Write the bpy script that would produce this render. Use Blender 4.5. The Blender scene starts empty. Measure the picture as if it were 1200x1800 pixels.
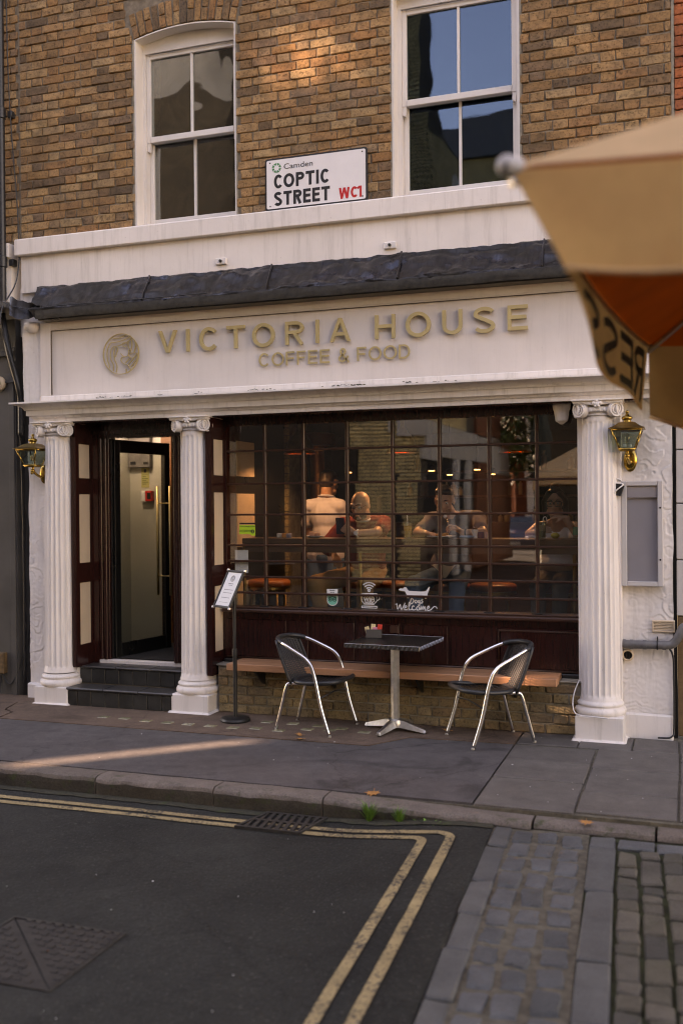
import bpy, bmesh, math, random
from mathutils import Vector, Matrix, noise as mnoise
R = math.radians
random.seed(7)
sc = bpy.context.scene
col = sc.collection

# ------------------------------------------------------------------ camera
def cam_axes(yaw, pitch, roll):
    y, p, r = R(yaw), R(pitch), R(roll)
    fwd = Vector((-math.sin(y)*math.cos(p), math.cos(y)*math.cos(p), -math.sin(p)))
    r0 = Vector((math.cos(y), math.sin(y), 0)); u0 = r0.cross(fwd)
    right = math.cos(r)*r0 - math.sin(r)*u0
    up = math.cos(r)*u0 + math.sin(r)*r0
    return right, up, fwd
CAM_POS = Vector((0, -7.5, 1.67))
RIGHT, UP, FWD = cam_axes(19.1, .4, .47)
cd = bpy.data.cameras.new('camera'); cam = bpy.data.objects.new('camera', cd); col.objects.link(cam)
m4 = Matrix.Identity(4)
for i in range(3):
    m4[i][0] = RIGHT[i]; m4[i][1] = UP[i]; m4[i][2] = -FWD[i]; m4[i][3] = CAM_POS[i]
cam.matrix_world = m4
cd.sensor_fit = 'VERTICAL'; cd.sensor_height = 36; cd.lens = 35
cd.clip_start = .05; cd.clip_end = 400
cd.dof.use_dof = True; cd.dof.focus_distance = 7.6; cd.dof.aperture_fstop = 1.4
sc.camera = cam

# ------------------------------------------------------------------ sky, sun, exposure
SUN_EL, SUN_AZ = 31.0, 222.2           # azimuth counter-clockwise from +X: the sun stands over the left of the street, behind the camera
SUN_DIR = Vector((math.cos(R(SUN_AZ))*math.cos(R(SUN_EL)), math.sin(R(SUN_AZ))*math.cos(R(SUN_EL)), math.sin(R(SUN_EL))))
world = bpy.data.worlds.new('World'); sc.world = world; world.use_nodes = True
wn = world.node_tree; bg = wn.nodes['Background']
sky = wn.nodes.new('ShaderNodeTexSky'); sky.sky_type = 'NISHITA'; sky.sun_disc = False
sky.sun_elevation = R(SUN_EL); sky.sun_rotation = R(90 - SUN_AZ)
sky.air_density = 1.0; sky.dust_density = 0.0; sky.ozone_density = 1.5
wn.links.new(sky.outputs[0], bg.inputs[0]); bg.inputs[1].default_value = .14
sd = bpy.data.lights.new('sun', 'SUN'); sd.energy = 3.2; sd.angle = R(.5); sd.color = (1, .985, .96)
sun = bpy.data.objects.new('sun', sd); col.objects.link(sun)
sun.rotation_euler = SUN_DIR.to_track_quat('Z', 'Y').to_euler(); sun.location = (0, 0, 30)
vs = sc.view_settings
vs.view_transform = 'Standard'; vs.look = 'None'; vs.gamma = 1; vs.use_curve_mapping = False
vs.exposure = 2.88
vs.use_white_balance = True; vs.white_balance_temperature = 13200; vs.white_balance_tint = 36
sc.render.engine = 'CYCLES'
cy = sc.cycles
cy.max_bounces = 7; cy.diffuse_bounces = 4; cy.glossy_bounces = 4; cy.transmission_bounces = 4; cy.transparent_max_bounces = 10
cy.filter_width = 1.1; cy.use_denoising = True; cy.caustics_reflective = False; cy.caustics_refractive = False
try: cy.sample_clamp_indirect = 6
except Exception: pass

# ------------------------------------------------------------------ helpers
OFF = {}
def tagobj(o, label=None, cat=None, group=None, kind=None):
    if label: o['label'] = label
    if cat: o['category'] = cat
    if group: o['group'] = group
    if kind: o['kind'] = kind
    return o
def thing(name, label, cat, loc=(0, 0, 0), rz=0, group=None, local=False):
    o = bpy.data.objects.new(name, None); col.objects.link(o); o.empty_display_size = .1
    o.location = loc; o.rotation_euler = (0, 0, rz)
    OFF[o.name] = Vector((0, 0, 0)) if local else Vector(loc)
    return tagobj(o, label, cat, group)
class MB:
    def __init__(s): s.v = []; s.f = []; s.mi = []; s.cur = 0
    def add(s, vs_, fs):
        b = len(s.v); s.v += [tuple(p) for p in vs_]
        for f in fs: s.f.append(tuple(i+b for i in f)); s.mi.append(s.cur)
        return s
    def box(s, x0, x1, y0, y1, z0, z1):
        return s.add([(x0,y0,z0),(x1,y0,z0),(x1,y1,z0),(x0,y1,z0),(x0,y0,z1),(x1,y0,z1),(x1,y1,z1),(x0,y1,z1)],
                     [(0,3,2,1),(4,5,6,7),(0,1,5,4),(1,2,6,5),(2,3,7,6),(3,0,4,7)])
    def cbox(s, x0, x1, y0, y1, z0, z1, c=.003, M=None, jit=0, rnd=random):
        """box with chamfered edges; M moves it; jit shakes the corners"""
        lo = (x0, y0, z0); hi = (x1, y1, z1); c = min(c, .45*min(x1-x0, y1-y0, z1-z0))
        idx = {}; vs_ = []
        for sx in (0, 1):
            for sy in (0, 1):
                for sz in (0, 1):
                    S = (sx, sy, sz)
                    j = [rnd.uniform(-jit, jit) for _ in range(3)]
                    for a in range(3):
                        p = []
                        for k in range(3):
                            e = hi[k] if S[k] else lo[k]
                            if k != a: e += -c if S[k] else c
                            p.append(e + j[k])
                        idx[(S, a)] = len(vs_); vs_.append(p)
        fs = []
        for a in range(3):
            b_, c_ = [(1, 2), (2, 0), (0, 1)][a]
            for sa in (0, 1):
                ring = []
                for (u, w) in ((0, 0), (1, 0), (1, 1), (0, 1)):
                    S = [0, 0, 0]; S[a] = sa; S[b_] = u; S[c_] = w; ring.append(idx[(tuple(S), a)])
                fs.append(tuple(ring if sa else ring[::-1]))
        for a in range(3):                       # edges along axis a
            b_, c_ = [(1, 2), (2, 0), (0, 1)][a]
            for u in (0, 1):
                for w in (0, 1):
                    S0 = [0, 0, 0]; S1 = [0, 0, 0]; S0[a] = 0; S1[a] = 1
                    for S in (S0, S1): S[b_] = u; S[c_] = w
                    q = [idx[(tuple(S0), b_)], idx[(tuple(S1), b_)], idx[(tuple(S1), c_)], idx[(tuple(S0), c_)]]
                    fs.append(tuple(q if (u == w) == False else q[::-1]))
        for S in [(x, y, z) for x in (0, 1) for y in (0, 1) for z in (0, 1)]:
            t = [idx[(S, 0)], idx[(S, 1)], idx[(S, 2)]]
            fs.append(tuple(t if sum(S) % 2 else t[::-1]))
        if M is not None: vs_ = [M @ Vector(p) for p in vs_]
        return s.add(vs_, fs)
    def obox(s, c, half, M3, ch=.002):
        M = Matrix.Translation(Vector(c)) @ M3.to_4x4()
        return s.cbox(-half[0], half[0], -half[1], half[1], -half[2], half[2], ch, M)
    def tube(s, pts, r, n=8, closed=False, caps=True):
        pts = [Vector(p) for p in pts]; m = len(pts)
        rs = r if isinstance(r, (list, tuple)) else [r]*m
        t = []
        for i in range(m):
            a = pts[(i-1) % m] if (closed or i > 0) else pts[0]
            b = pts[(i+1) % m] if (closed or i < m-1) else pts[-1]
            d = (b-a); t.append(d.normalized() if d.length > 1e-9 else Vector((0, 0, 1)))
        up = Vector((0, 0, 1)) if abs(t[0].z) < .9 else Vector((1, 0, 0))
        nrm = (up - t[0]*up.dot(t[0])).normalized(); vs_ = []
        for i in range(m):
            nrm = (nrm - t[i]*nrm.dot(t[i]))
            nrm = nrm.normalized() if nrm.length > 1e-6 else t[i].orthogonal().normalized()
            bi = t[i].cross(nrm)
            for k in range(n):
                a = 2*math.pi*k/n; vs_.append(pts[i] + (nrm*math.cos(a) + bi*math.sin(a))*rs[i])
        fs = []
        for i in range(m if closed else m-1):
            for k in range(n):
                j = (i+1) % m; fs.append((i*n+k, i*n+(k+1) % n, j*n+(k+1) % n, j*n+k))
        if caps and not closed:
            fs.append(tuple(range(n))[::-1]); fs.append(tuple((m-1)*n+k for k in range(n)))
        return s.add(vs_, fs)
    def lathe(s, prof, c=(0, 0), n=24, mod=None, caps=True, M=None):
        vs_ = []; m = len(prof)
        for i, (r, z) in enumerate(prof):
            for k in range(n):
                a = 2*math.pi*k/n; rr = r*(mod(a, i) if mod else 1)
                vs_.append((c[0]+rr*math.cos(a), c[1]+rr*math.sin(a), z))
        fs = []
        for i in range(m-1):
            for k in range(n): fs.append((i*n+k, i*n+(k+1) % n, (i+1)*n+(k+1) % n, (i+1)*n+k))
        if caps: fs.append(tuple(range(n))[::-1]); fs.append(tuple((m-1)*n+k for k in range(n)))
        if M is not None: vs_ = [M @ Vector(p) for p in vs_]
        return s.add(vs_, fs)
    def extr(s, poly, vec):
        """poly: 3-D points, counter-clockwise seen against vec; extruded by vec"""
        n = len(poly); P = [Vector(p) for p in poly]; v = Vector(vec)
        return s.add(P + [p+v for p in P], [tuple(range(n))[::-1], tuple(range(n, 2*n))] + [(i, (i+1) % n, n+(i+1) % n, n+i) for i in range(n)])
    def grid(s, fn, nu, nv):
        vs_ = [fn(i/nu, j/nv) for j in range(nv+1) for i in range(nu+1)]
        return s.add(vs_, [(j*(nu+1)+i, j*(nu+1)+i+1, (j+1)*(nu+1)+i+1, (j+1)*(nu+1)+i) for j in range(nv) for i in range(nu)])
    def ball(s, c, r, n=12, m=8, M3=None):
        rr = r if isinstance(r, (tuple, list)) else (r, r, r); vs_ = []
        c = Vector(c)
        vs_.append(Vector((0, 0, -rr[2])))
        for j in range(1, m):
            b = -math.pi/2 + math.pi*j/m
            for k in range(n):
                a = 2*math.pi*k/n; vs_.append(Vector((rr[0]*math.cos(b)*math.cos(a), rr[1]*math.cos(b)*math.sin(a), rr[2]*math.sin(b))))
        vs_.append(Vector((0, 0, rr[2]))); fs = []
        for k in range(n):
            fs.append((0, 1+(k+1) % n, 1+k)); fs.append((len(vs_)-1, 1+(m-2)*n+k, 1+(m-2)*n+(k+1) % n))
        for j in range(m-2):
            for k in range(n): fs.append((1+j*n+k, 1+j*n+(k+1) % n, 1+(j+1)*n+(k+1) % n, 1+(j+1)*n+k))
        if M3 is not None: vs_ = [M3 @ p for p in vs_]
        return s.add([p+c for p in vs_], fs)
    def mesh(s, name, mats, smooth=False, off=None):
        me = bpy.data.meshes.new(name)
        v = s.v if off is None else [(p[0]-off[0], p[1]-off[1], p[2]-off[2]) for p in s.v]
        me.from_pydata(v, [], s.f); me.update()
        for m in (mats if isinstance(mats, (list, tuple)) else [mats]): me.materials.append(m)
        if any(s.mi): me.polygons.foreach_set('material_index', s.mi)
        if smooth:
            me.polygons.foreach_set('use_smooth', [True]*len(me.polygons))
            if smooth != True:
                try: me.set_sharp_from_angle(angle=R(smooth))
                except Exception: pass
        return me
def part(name, mb, mat, parent=None, smooth=False, label=None):
    off = OFF.get(parent.name, Vector((0, 0, 0))) if parent else Vector((0, 0, 0))
    me = mb.mesh(name, mat, smooth, off) if isinstance(mb, MB) else mb
    o = bpy.data.objects.new(name, me); col.objects.link(o)
    if parent: o.parent = parent
    OFF[o.name] = off
    if label: o['label'] = label
    return o
def piece(name, me, parent, loc, rot=(0, 0, 0), scale=None):
    o = bpy.data.objects.new(name, me); col.objects.link(o); o.parent = parent
    o.location = Vector(loc) - OFF.get(parent.name, Vector((0, 0, 0))); o.rotation_euler = rot
    if scale: o.scale = scale
    OFF[o.name] = OFF.get(parent.name, Vector((0, 0, 0)))
    return o
def single(name, mb, mat, label, cat, group=None, kind=None, smooth=False):
    o = part(name, mb, mat, None, smooth); return tagobj(o, label, cat, group, kind)
def struct(name, mb, mat, smooth=False):
    o = part(name, mb, mat, None, smooth); o['kind'] = 'structure'; return o
def sstep(a, b, x):
    t = max(0, min(1, (x-a)/(b-a))); return t*t*(3-2*t)
def nz(x, y=0, z=0): return mnoise.noise((x, y, z))
def spline(pts, n=8, closed=False):
    P = [Vector(p) for p in pts]; m = len(P); out = []
    seg = m if closed else m-1
    for i in range(seg):
        p0 = P[(i-1) % m] if closed or i > 0 else P[0]*2-P[1]
        p1 = P[i]; p2 = P[(i+1) % m]
        p3 = P[(i+2) % m] if closed or i < m-2 else P[m-1]*2-P[m-2]
        for k in range(n):
            t = k/n
            out.append(.5*((2*p1)+(p2-p0)*t+(2*p0-5*p1+4*p2-p3)*t*t+(3*p1-p0-3*p2+p3)*t*t*t))
    if not closed: out.append(P[-1].copy())
    return out

# ------------------------------------------------------------------ materials
def lin(c):
    return tuple(((x/12.92) if x <= .04045 else ((x+.055)/1.055)**2.4) for x in c)
def newmat(name):
    m = bpy.data.materials.new(name); m.use_nodes = True; nt = m.node_tree
    return m, nt, nt.nodes['Principled BSDF']
def N(nt, typ, **kw):
    n = nt.nodes.new(typ)
    for k, v in kw.items():
        if k in n.inputs.keys() if isinstance(k, str) else False: n.inputs[k].default_value = v
        else: setattr(n, k, v)
    return n
def noise_node(nt, scale, detail=4, rough=.55, coord=None, dist=0):
    n = nt.nodes.new('ShaderNodeTexNoise'); n.inputs['Scale'].default_value = scale
    n.inputs['Detail'].default_value = detail; n.inputs['Roughness'].default_value = rough; n.inputs['Distortion'].default_value = dist
    if coord is not None: nt.links.new(coord, n.inputs['Vector'])
    return n
def ramp(nt, fac, stops):
    r = nt.nodes.new('ShaderNodeValToRGB'); e = r.color_ramp.elements
    while len(e) < len(stops): e.new(.5)
    for el, (p, c) in zip(e, stops):
        el.position = p; el.color = (*c, 1) if len(c) == 3 else c
    nt.links.new(fac, r.inputs[0]); return r
def mixc(nt, fac, a, b, mode='MIX'):
    n = nt.nodes.new('ShaderNodeMix'); n.data_type = 'RGBA'; n.blend_type = mode
    for sock, v in ((n.inputs[0], fac), (n.inputs[6], a), (n.inputs[7], b)):
        if hasattr(v, 'type') and hasattr(v, 'links'): nt.links.new(v, sock)
        elif isinstance(v, (int, float)): sock.default_value = v
        else: sock.default_value = (*v, 1)
    return n.outputs[2]
def posn(nt): return nt.nodes.new('ShaderNodeNewGeometry').outputs['Position']
def bump(nt, bs, h, strength=.3, dist=.01):
    b = nt.nodes.new('ShaderNodeBump'); b.inputs['Strength'].default_value = strength; b.inputs['Distance'].default_value = dist
    nt.links.new(h, b.inputs['Height']); nt.links.new(b.outputs[0], bs.inputs['Normal']); return b
def plain(name, c, rough=.5, metal=0, var=.12, vscale=6, bmp=0, bscale=60, spec=.5, coat=0, fine=0, rvar=0, obj=False):
    """painted / plain surface: base colour with soft uneven tone, optional fine relief"""
    m, nt, bs = newmat(name)
    p = posn(nt)
    if obj: p = nt.nodes.new('ShaderNodeTexCoord').outputs['Object']
    n1 = noise_node(nt, vscale, 6, .6, p)
    lo = tuple(x*(1-var) for x in c); hi = tuple(min(1, x*(1+var)) for x in c)
    r = ramp(nt, n1.outputs[0], [(.3, lo), (.7, hi)]); out = r.outputs[0]
    if fine:
        n2 = noise_node(nt, bscale*2, 3, .7, p)
        r2 = ramp(nt, n2.outputs[0], [(.35, (1-fine,)*3), (.65, (1+fine*.4,)*3)])
        out = mixc(nt, 1.0, out, r2.outputs[0], 'MULTIPLY')
    nt.links.new(out, bs.inputs['Base Color'])
    bs.inputs['Roughness'].default_value = rough; bs.inputs['Metallic'].default_value = metal
    bs.inputs['Specular IOR Level'].default_value = spec; bs.inputs['Coat Weight'].default_value = coat
    if rvar:
        r3 = ramp(nt, n1.outputs[0], [(.3, (rough-rvar,)*3), (.7, (rough+rvar,)*3)]); nt.links.new(r3.outputs[0], bs.inputs['Roughness'])
    if bmp:
        n3 = noise_node(nt, bscale, 5, .6, p); bump(nt, bs, n3.outputs[0], bmp, .004)
    return m
def rnd_value(nt):
    oi = nt.nodes.new('ShaderNodeObjectInfo'); g = nt.nodes.new('ShaderNodeNewGeometry')
    a = nt.nodes.new('ShaderNodeMath'); a.operation = 'ADD'
    nt.links.new(oi.outputs['Random'], a.inputs[0]); nt.links.new(g.outputs['Random Per Island'], a.inputs[1])
    f = nt.nodes.new('ShaderNodeMath'); f.operation = 'FRACT'; nt.links.new(a.outputs[0], f.inputs[0]); return f.outputs[0]
def brickmat(name, stops, blotch=.5, rough=.9, soot=(.05, .045, .04), bmp=.5):
    m, nt, bs = newmat(name); p = posn(nt); rv = rnd_value(nt)
    base = ramp(nt, rv, stops); base.color_ramp.interpolation = 'LINEAR'
    n1 = noise_node(nt, 14, 6, .65, p, .6)
    r1 = ramp(nt, n1.outputs[0], [(.30, (.40,)*3), (.47, (.95,)*3), (.70, (1.35, 1.28, 1.15))])
    c = mixc(nt, blotch, base.outputs[0], r1.outputs[0], 'MULTIPLY')
    n2 = noise_node(nt, 55, 5, .75, p)
    r2 = ramp(nt, n2.outputs[0], [(.36, (.22,)*3), (.47, (1,)*3), (.7, (1.25,)*3)])
    c = mixc(nt, .85, c, r2.outputs[0], 'MULTIPLY')
    n3 = noise_node(nt, 2.2, 5, .7, p)
    r3 = ramp(nt, n3.outputs[0], [(.46, (0,)*3), (.72, (.6,)*3)])
    c = mixc(nt, r3.outputs[0], c, soot)
    nt.links.new(c, bs.inputs['Base Color']); bs.inputs['Roughness'].default_value = rough
    bs.inputs['Specular IOR Level'].default_value = .25
    n4 = noise_node(nt, 45, 8, .7, p, .4); bump(nt, bs, n4.outputs[0], bmp, .012)
    return m
BRICK_STOPS = [(0, (.13, .085, .055)), (.12, (.25, .14, .07)), (.3, (.32, .17, .075)), (.45, (.38, .22, .11)), (.6, (.28, .135, .06)), (.75, (.41, .255, .13)), (.9, (.20, .125, .08)), (1, (.33, .165, .07))]
M_BRICK = brickmat('stock brick', BRICK_STOPS, .75, .9, (.085, .058, .036), .8)
M_BRICKLOW = brickmat('dirty stock brick', [(0, (.20, .145, .085)), (.3, (.27, .19, .10)), (.6, (.23, .15, .085)), (.8, (.30, .22, .125)), (1, (.17, .125, .08))], .5)
M_BRICKYEL = brickmat('yellow brick', [(0, (.42, .33, .18)), (.5, (.52, .41, .23)), (1, (.38, .29, .16))], .3)
M_REDBRICK = brickmat('red brick', [(0, (.33, .085, .035)), (.5, (.42, .12, .05)), (1, (.27, .07, .03))], .4)
M_MORTAR = plain('lime mortar', (.185, .145, .105), .95, var=.35, vscale=20, bmp=.6, bscale=120)
M_MORTARLOW = plain('grey mortar', (.24, .21, .165), .95, var=.35, vscale=14, bmp=.6, bscale=120)

def whitepaint(name, c=(.70, .645, .60), dirt=.35, streak=True, rough=.55):
    m, nt, bs = newmat(name); p = posn(nt)
    n1 = noise_node(nt, 1.6, 6, .62, p); r1 = ramp(nt, n1.outputs[0], [(.3, tuple(x*.88 for x in c)), (.65, c)])
    out = r1.outputs[0]
    mp = nt.nodes.new('ShaderNodeMapping'); nt.links.new(p, mp.inputs[0]); mp.inputs['Scale'].default_value = (18, 18, 1.3)
    n2 = noise_node(nt, 1.0, 6, .7, mp.outputs[0]); r2 = ramp(nt, n2.outputs[0], [(.5, (1,)*3), (.78, (1-dirt*.6, 1-dirt*.62, 1-dirt*.66))])
    out = mixc(nt, 1.0, out, r2.outputs[0], 'MULTIPLY')
    n3 = noise_node(nt, 38, 5, .75, p); r3 = ramp(nt, n3.outputs[0], [(.25, (1-dirt, 1-dirt, 1-dirt)), (.36, (1,)*3)])
    out = mixc(nt, 1.0, out, r3.outputs[0], 'MULTIPLY')
    nt.links.new(out, bs.inputs['Base Color']); bs.inputs['Roughness'].default_value = rough; bs.inputs['Specular IOR Level'].default_value = .35
    n4 = noise_node(nt, 30, 6, .65, p); bump(nt, bs, n4.outputs[0], .16, .006)
    return m
M_WHITE = whitepaint('white masonry paint', (.80, .735, .69), .45)
M_SASH = whitepaint('white gloss paint', (.74, .69, .65), .12, rough=.4)
M_STUCCO = whitepaint('rough stucco paint', (.76, .71, .68), .4, rough=.7)
M_FASCIA = whitepaint('fascia board paint', (.70, .63, .585), .18, rough=.45)

def woodpaint(name, c, rough=.28):
    m, nt, bs = newmat(name); p = posn(nt)
    mp = nt.nodes.new('ShaderNodeMapping'); nt.links.new(p, mp.inputs[0]); mp.inputs['Scale'].default_value = (30, 30, 2)
    n1 = noise_node(nt, 1.5, 5, .6, mp.outputs[0]); r1 = ramp(nt, n1.outputs[0], [(.3, tuple(x*.85 for x in c)), (.7, tuple(x*1.12 for x in c))])
    n2 = noise_node(nt, 5, 3, .5, p); r2 = ramp(nt, n2.outputs[0], [(.3, (rough*.9,)*3), (.7, (rough*1.15,)*3)])
    nt.links.new(r1.outputs[0], bs.inputs['Base Color']); nt.links.new(r2.outputs[0], bs.inputs['Roughness'])
    n3 = noise_node(nt, 25, 4, .6, mp.outputs[0]); bump(nt, bs, n3.outputs[0], .06, .004)
    return m
M_MAROON = woodpaint('dark maroon gloss paint', (.030, .0075, .006), .22)
M_BAR = woodpaint('brown glazing bar paint', (.050, .020, .013), .34)
M_BLACKWOOD = woodpaint('black door paint', (.010, .010, .009), .3)
def planks(name, c1, c2, rough=.5):
    m, nt, bs = newmat(name); p = posn(nt)
    mp = nt.nodes.new('ShaderNodeMapping'); nt.links.new(p, mp.inputs[0]); mp.inputs['Scale'].default_value = (1.2, 22, 22)
    n1 = noise_node(nt, 2, 8, .65, mp.outputs[0], 1.2); r1 = ramp(nt, n1.outputs[0], [(.3, c1), (.7, c2)])
    rv = rnd_value(nt); rr = ramp(nt, rv, [(0, (.75,)*3), (1, (1.15,)*3)])
    c = mixc(nt, 1.0, r1.outputs[0], rr.outputs[0], 'MULTIPLY')
    nt.links.new(c, bs.inputs['Base Color']); bs.inputs['Roughness'].default_value = rough
    bump(nt, bs, n1.outputs[0], .15, .004); return m
M_BENCH = planks('oiled hardwood', (.36, .15, .075), (.52, .245, .13), .45)
M_COUNTER = planks('dark counter wood', (.07, .035, .02), (.12, .06, .035), .3)

def glassmat(name, f0=.09, tint=(1, 1, 1), rough=0.0, wav=0.0, refl=(1, 1, 1)):
    m = bpy.data.materials.new(name); m.use_nodes = True; nt = m.node_tree; nt.nodes.clear()
    out = nt.nodes.new('ShaderNodeOutputMaterial'); mix = nt.nodes.new('ShaderNodeMixShader')
    tr = nt.nodes.new('ShaderNodeBsdfTransparent'); tr.inputs[0].default_value = (*tint, 1)
    gl = nt.nodes.new('ShaderNodeBsdfGlossy'); gl.inputs['Roughness'].default_value = rough; gl.inputs[0].default_value = (*refl, 1)
    lw = nt.nodes.new('ShaderNodeLayerWeight'); lw.inputs[0].default_value = .5
    pw = nt.nodes.new('ShaderNodeMath'); pw.operation = 'POWER'; pw.inputs[1].default_value = 5
    nt.links.new(lw.outputs['Facing'], pw.inputs[0])
    ma = nt.nodes.new('ShaderNodeMath'); ma.operation = 'MULTIPLY_ADD'; ma.inputs[1].default_value = 1-f0; ma.inputs[2].default_value = f0
    nt.links.new(pw.outputs[0], ma.inputs[0]); nt.links.new(ma.outputs[0], mix.inputs[0])
    nt.links.new(tr.outputs[0], mix.inputs[1]); nt.links.new(gl.outputs[0], mix.inputs[2]); nt.links.new(mix.outputs[0], out.inputs[0])
    if wav:
        n = noise_node(nt, 2.3, 1, .3, posn(nt)); b = nt.nodes.new('ShaderNodeBump'); b.inputs['Strength'].default_value = wav; b.inputs['Distance'].default_value = .02
        nt.links.new(n.outputs[0], b.inputs['Height']); nt.links.new(b.outputs[0], gl.inputs['Normal'])
    return m
M_GLASS = glassmat('shop window glass', .12, (.95, .96, .95), 0, .02)
M_GLASSUP = glassmat('sky-tinted sash glass', .055, (.6, .65, .6), 0, .10, (.42, .66, 1))  # reflection coloured blue to deepen the mirrored sky
M_GLASSUP2 = glassmat('wavy sash glass', .20, (.6, .65, .6), 0, .35)
M_GLASSDOOR = glassmat('door glass', .07, (.88, .90, .86), .0, .05)
M_GLASSSMALL = glassmat('lamp glass', .10, (.8, .85, .8), .02)

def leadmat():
    m, nt, bs = newmat('sky-tinted weathered lead'); p = posn(nt)
    n1 = noise_node(nt, 2.6, 7, .68, p, .5); r1 = ramp(nt, n1.outputs[0], [(.36, (.034, .029, .023)), (.55, (.038, .038, .042)), (.78, (.055, .066, .10))])  # blue patches paint in the sky's reflection; brown ones are weathering
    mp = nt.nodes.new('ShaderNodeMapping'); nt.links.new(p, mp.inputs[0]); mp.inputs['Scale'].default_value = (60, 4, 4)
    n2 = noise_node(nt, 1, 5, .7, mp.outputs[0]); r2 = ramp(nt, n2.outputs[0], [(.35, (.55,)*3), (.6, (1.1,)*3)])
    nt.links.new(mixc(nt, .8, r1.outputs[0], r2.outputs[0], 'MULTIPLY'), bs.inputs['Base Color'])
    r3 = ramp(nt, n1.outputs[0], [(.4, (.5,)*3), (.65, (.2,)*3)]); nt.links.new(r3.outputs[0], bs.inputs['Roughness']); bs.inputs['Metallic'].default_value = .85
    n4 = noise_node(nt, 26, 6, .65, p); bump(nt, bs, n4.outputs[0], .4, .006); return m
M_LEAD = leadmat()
M_BRASS = plain('polished brass', (.42, .25, .065), .2, 1, var=.25, vscale=25, bmp=.05, bscale=40)
M_BRASSDULL = plain('brushed brass', (.36, .235, .095), .32, 1, var=.2, vscale=25)
M_HANDLE = plain('satin brass handle', (.66, .50, .26), .42, .8, var=.1)
M_GOLD = plain('gold sign metal', (.60, .47, .24), .42, .6, var=.08, vscale=8)
M_COPPER = plain('copper', (.62, .22, .09), .3, 1, var=.2, vscale=15)
M_STEEL = plain('aluminium tube', (.72, .71, .70), .2, 1, var=.08, vscale=30, bmp=.04, bscale=80)
M_CASTALU = plain('cast aluminium', (.55, .54, .52), .38, 1, var=.15, vscale=30, bmp=.1, bscale=120)
M_WICKER = plain('black woven plastic', (.018, .019, .020), .42, var=.3, vscale=60)
M_BLACK = plain('black powder coat', (.012, .012, .012), .45, var=.2, vscale=40)
M_BLACKPL = plain('black plastic pipe', (.015, .016, .018), .4, var=.3, vscale=12)
M_GREYPL = plain('grey plastic pipe', (.13, .125, .125), .5, var=.25, vscale=14, bmp=.1)
M_GREYWALL = plain('grey painted shopfront', (.075, .07, .065), .5, var=.2, vscale=3, bmp=.15, bscale=40)
M_PAPER = plain('white paper', (.72, .72, .72), .7, var=.03)
M_SIGNW = plain('white enamel', (.76, .735, .735), .25, var=.04, vscale=5, spec=.5)
M_INK = plain('black enamel ink', (.022, .024, .028), .3, var=.1)
M_RED = plain('red enamel ink', (.62, .03, .03), .3, var=.05)
M_GREEN = plain('green enamel ink', (.02, .22, .09), .3, var=.05)
M_LIME = plain('lime sticker', (.35, .60, .05), .4, var=.04)
M_TEAL = plain('teal sticker', (.10, .52, .40), .4, var=.04)
M_DECAL = plain('white vinyl decal', (.75, .75, .75), .5, var=.03)
M_GREYCASE = plain('grey powder coat', (.50, .475, .465), .4, var=.06, vscale=5)
M_CREAM = plain('cream panel', (.62, .47, .33), .5, var=.08, vscale=4)
M_TILE = plain('black glazed tile', (.028, .028, .026), .28, var=.5, vscale=9, bmp=.1, bscale=30)
M_GROUT = plain('tile grout', (.20, .17, .13), .9, var=.3, vscale=20)
M_SLATE = plain('slate tread', (.045, .042, .04), .4, var=.4, vscale=8, bmp=.15)

def asphalt(name, c, speck=(.2, .19, .18), sp=.62, rough=.85, patch=.3, grain=240, bmp=.5):
    m, nt, bs = newmat(name); p = posn(nt)
    n1 = noise_node(nt, 1.1, 7, .65, p); r1 = ramp(nt, n1.outputs[0], [(.3, tuple(x*(1-patch) for x in c)), (.7, tuple(x*(1+patch) for x in c))])
    v = nt.nodes.new('ShaderNodeTexVoronoi'); v.inputs['Scale'].default_value = grain; nt.links.new(p, v.inputs['Vector'])
    rs = ramp(nt, v.outputs['Color'], [(0, (.5,)*3), (.5, (1,)*3), (1, (1.5,)*3)])
    o = mixc(nt, .75, r1.outputs[0], rs.outputs[0], 'MULTIPLY')
    n2 = noise_node(nt, 75, 3, .6, p); r2 = ramp(nt, n2.outputs[0], [(sp, (0,)*3), (sp+.07, (.8,)*3)])
    o = mixc(nt, r2.outputs[0], o, speck)
    n5 = noise_node(nt, 9, 6, .7, p); r5 = ramp(nt, n5.outputs[0], [(.35, (.72,)*3), (.6, (1.08,)*3)])
    o = mixc(nt, .8, o, r5.outputs[0], 'MULTIPLY')
    mp = nt.nodes.new('ShaderNodeMapping'); nt.links.new(p, mp.inputs[0])
    nd = noise_node(nt, 2.5, 5, .7, p); va = nt.nodes.new('ShaderNodeVectorMath'); va.operation = 'MULTIPLY_ADD'; va.inputs[1].default_value = (.35, .35, 0); nt.links.new(nd.outputs['Color'], va.inputs[0]); nt.links.new(p, va.inputs[2])
    vc = nt.nodes.new('ShaderNodeTexVoronoi'); vc.feature = 'DISTANCE_TO_EDGE'; vc.inputs['Scale'].default_value = .75; nt.links.new(va.outputs[0], vc.inputs['Vector'])
    rc = ramp(nt, vc.outputs['Distance'], [(0, (.45,)*3), (.006, (1,)*3)]); o = mixc(nt, .8, o, rc.outputs[0], 'MULTIPLY')
    ns = noise_node(nt, 1.7, 3, .5, p, 1.5); rs_ = ramp(nt, ns.outputs[0], [(.62, (1,)*3), (.72, (.62,)*3)]); o = mixc(nt, 1.0, o, rs_.outputs[0], 'MULTIPLY')
    nt.links.new(o, bs.inputs['Base Color']); bs.inputs['Roughness'].default_value = rough; bs.inputs['Specular IOR Level'].default_value = .3
    n3 = noise_node(nt, grain*.6, 4, .6, p); bump(nt, bs, n3.outputs[0], bmp, .006); return m
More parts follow.
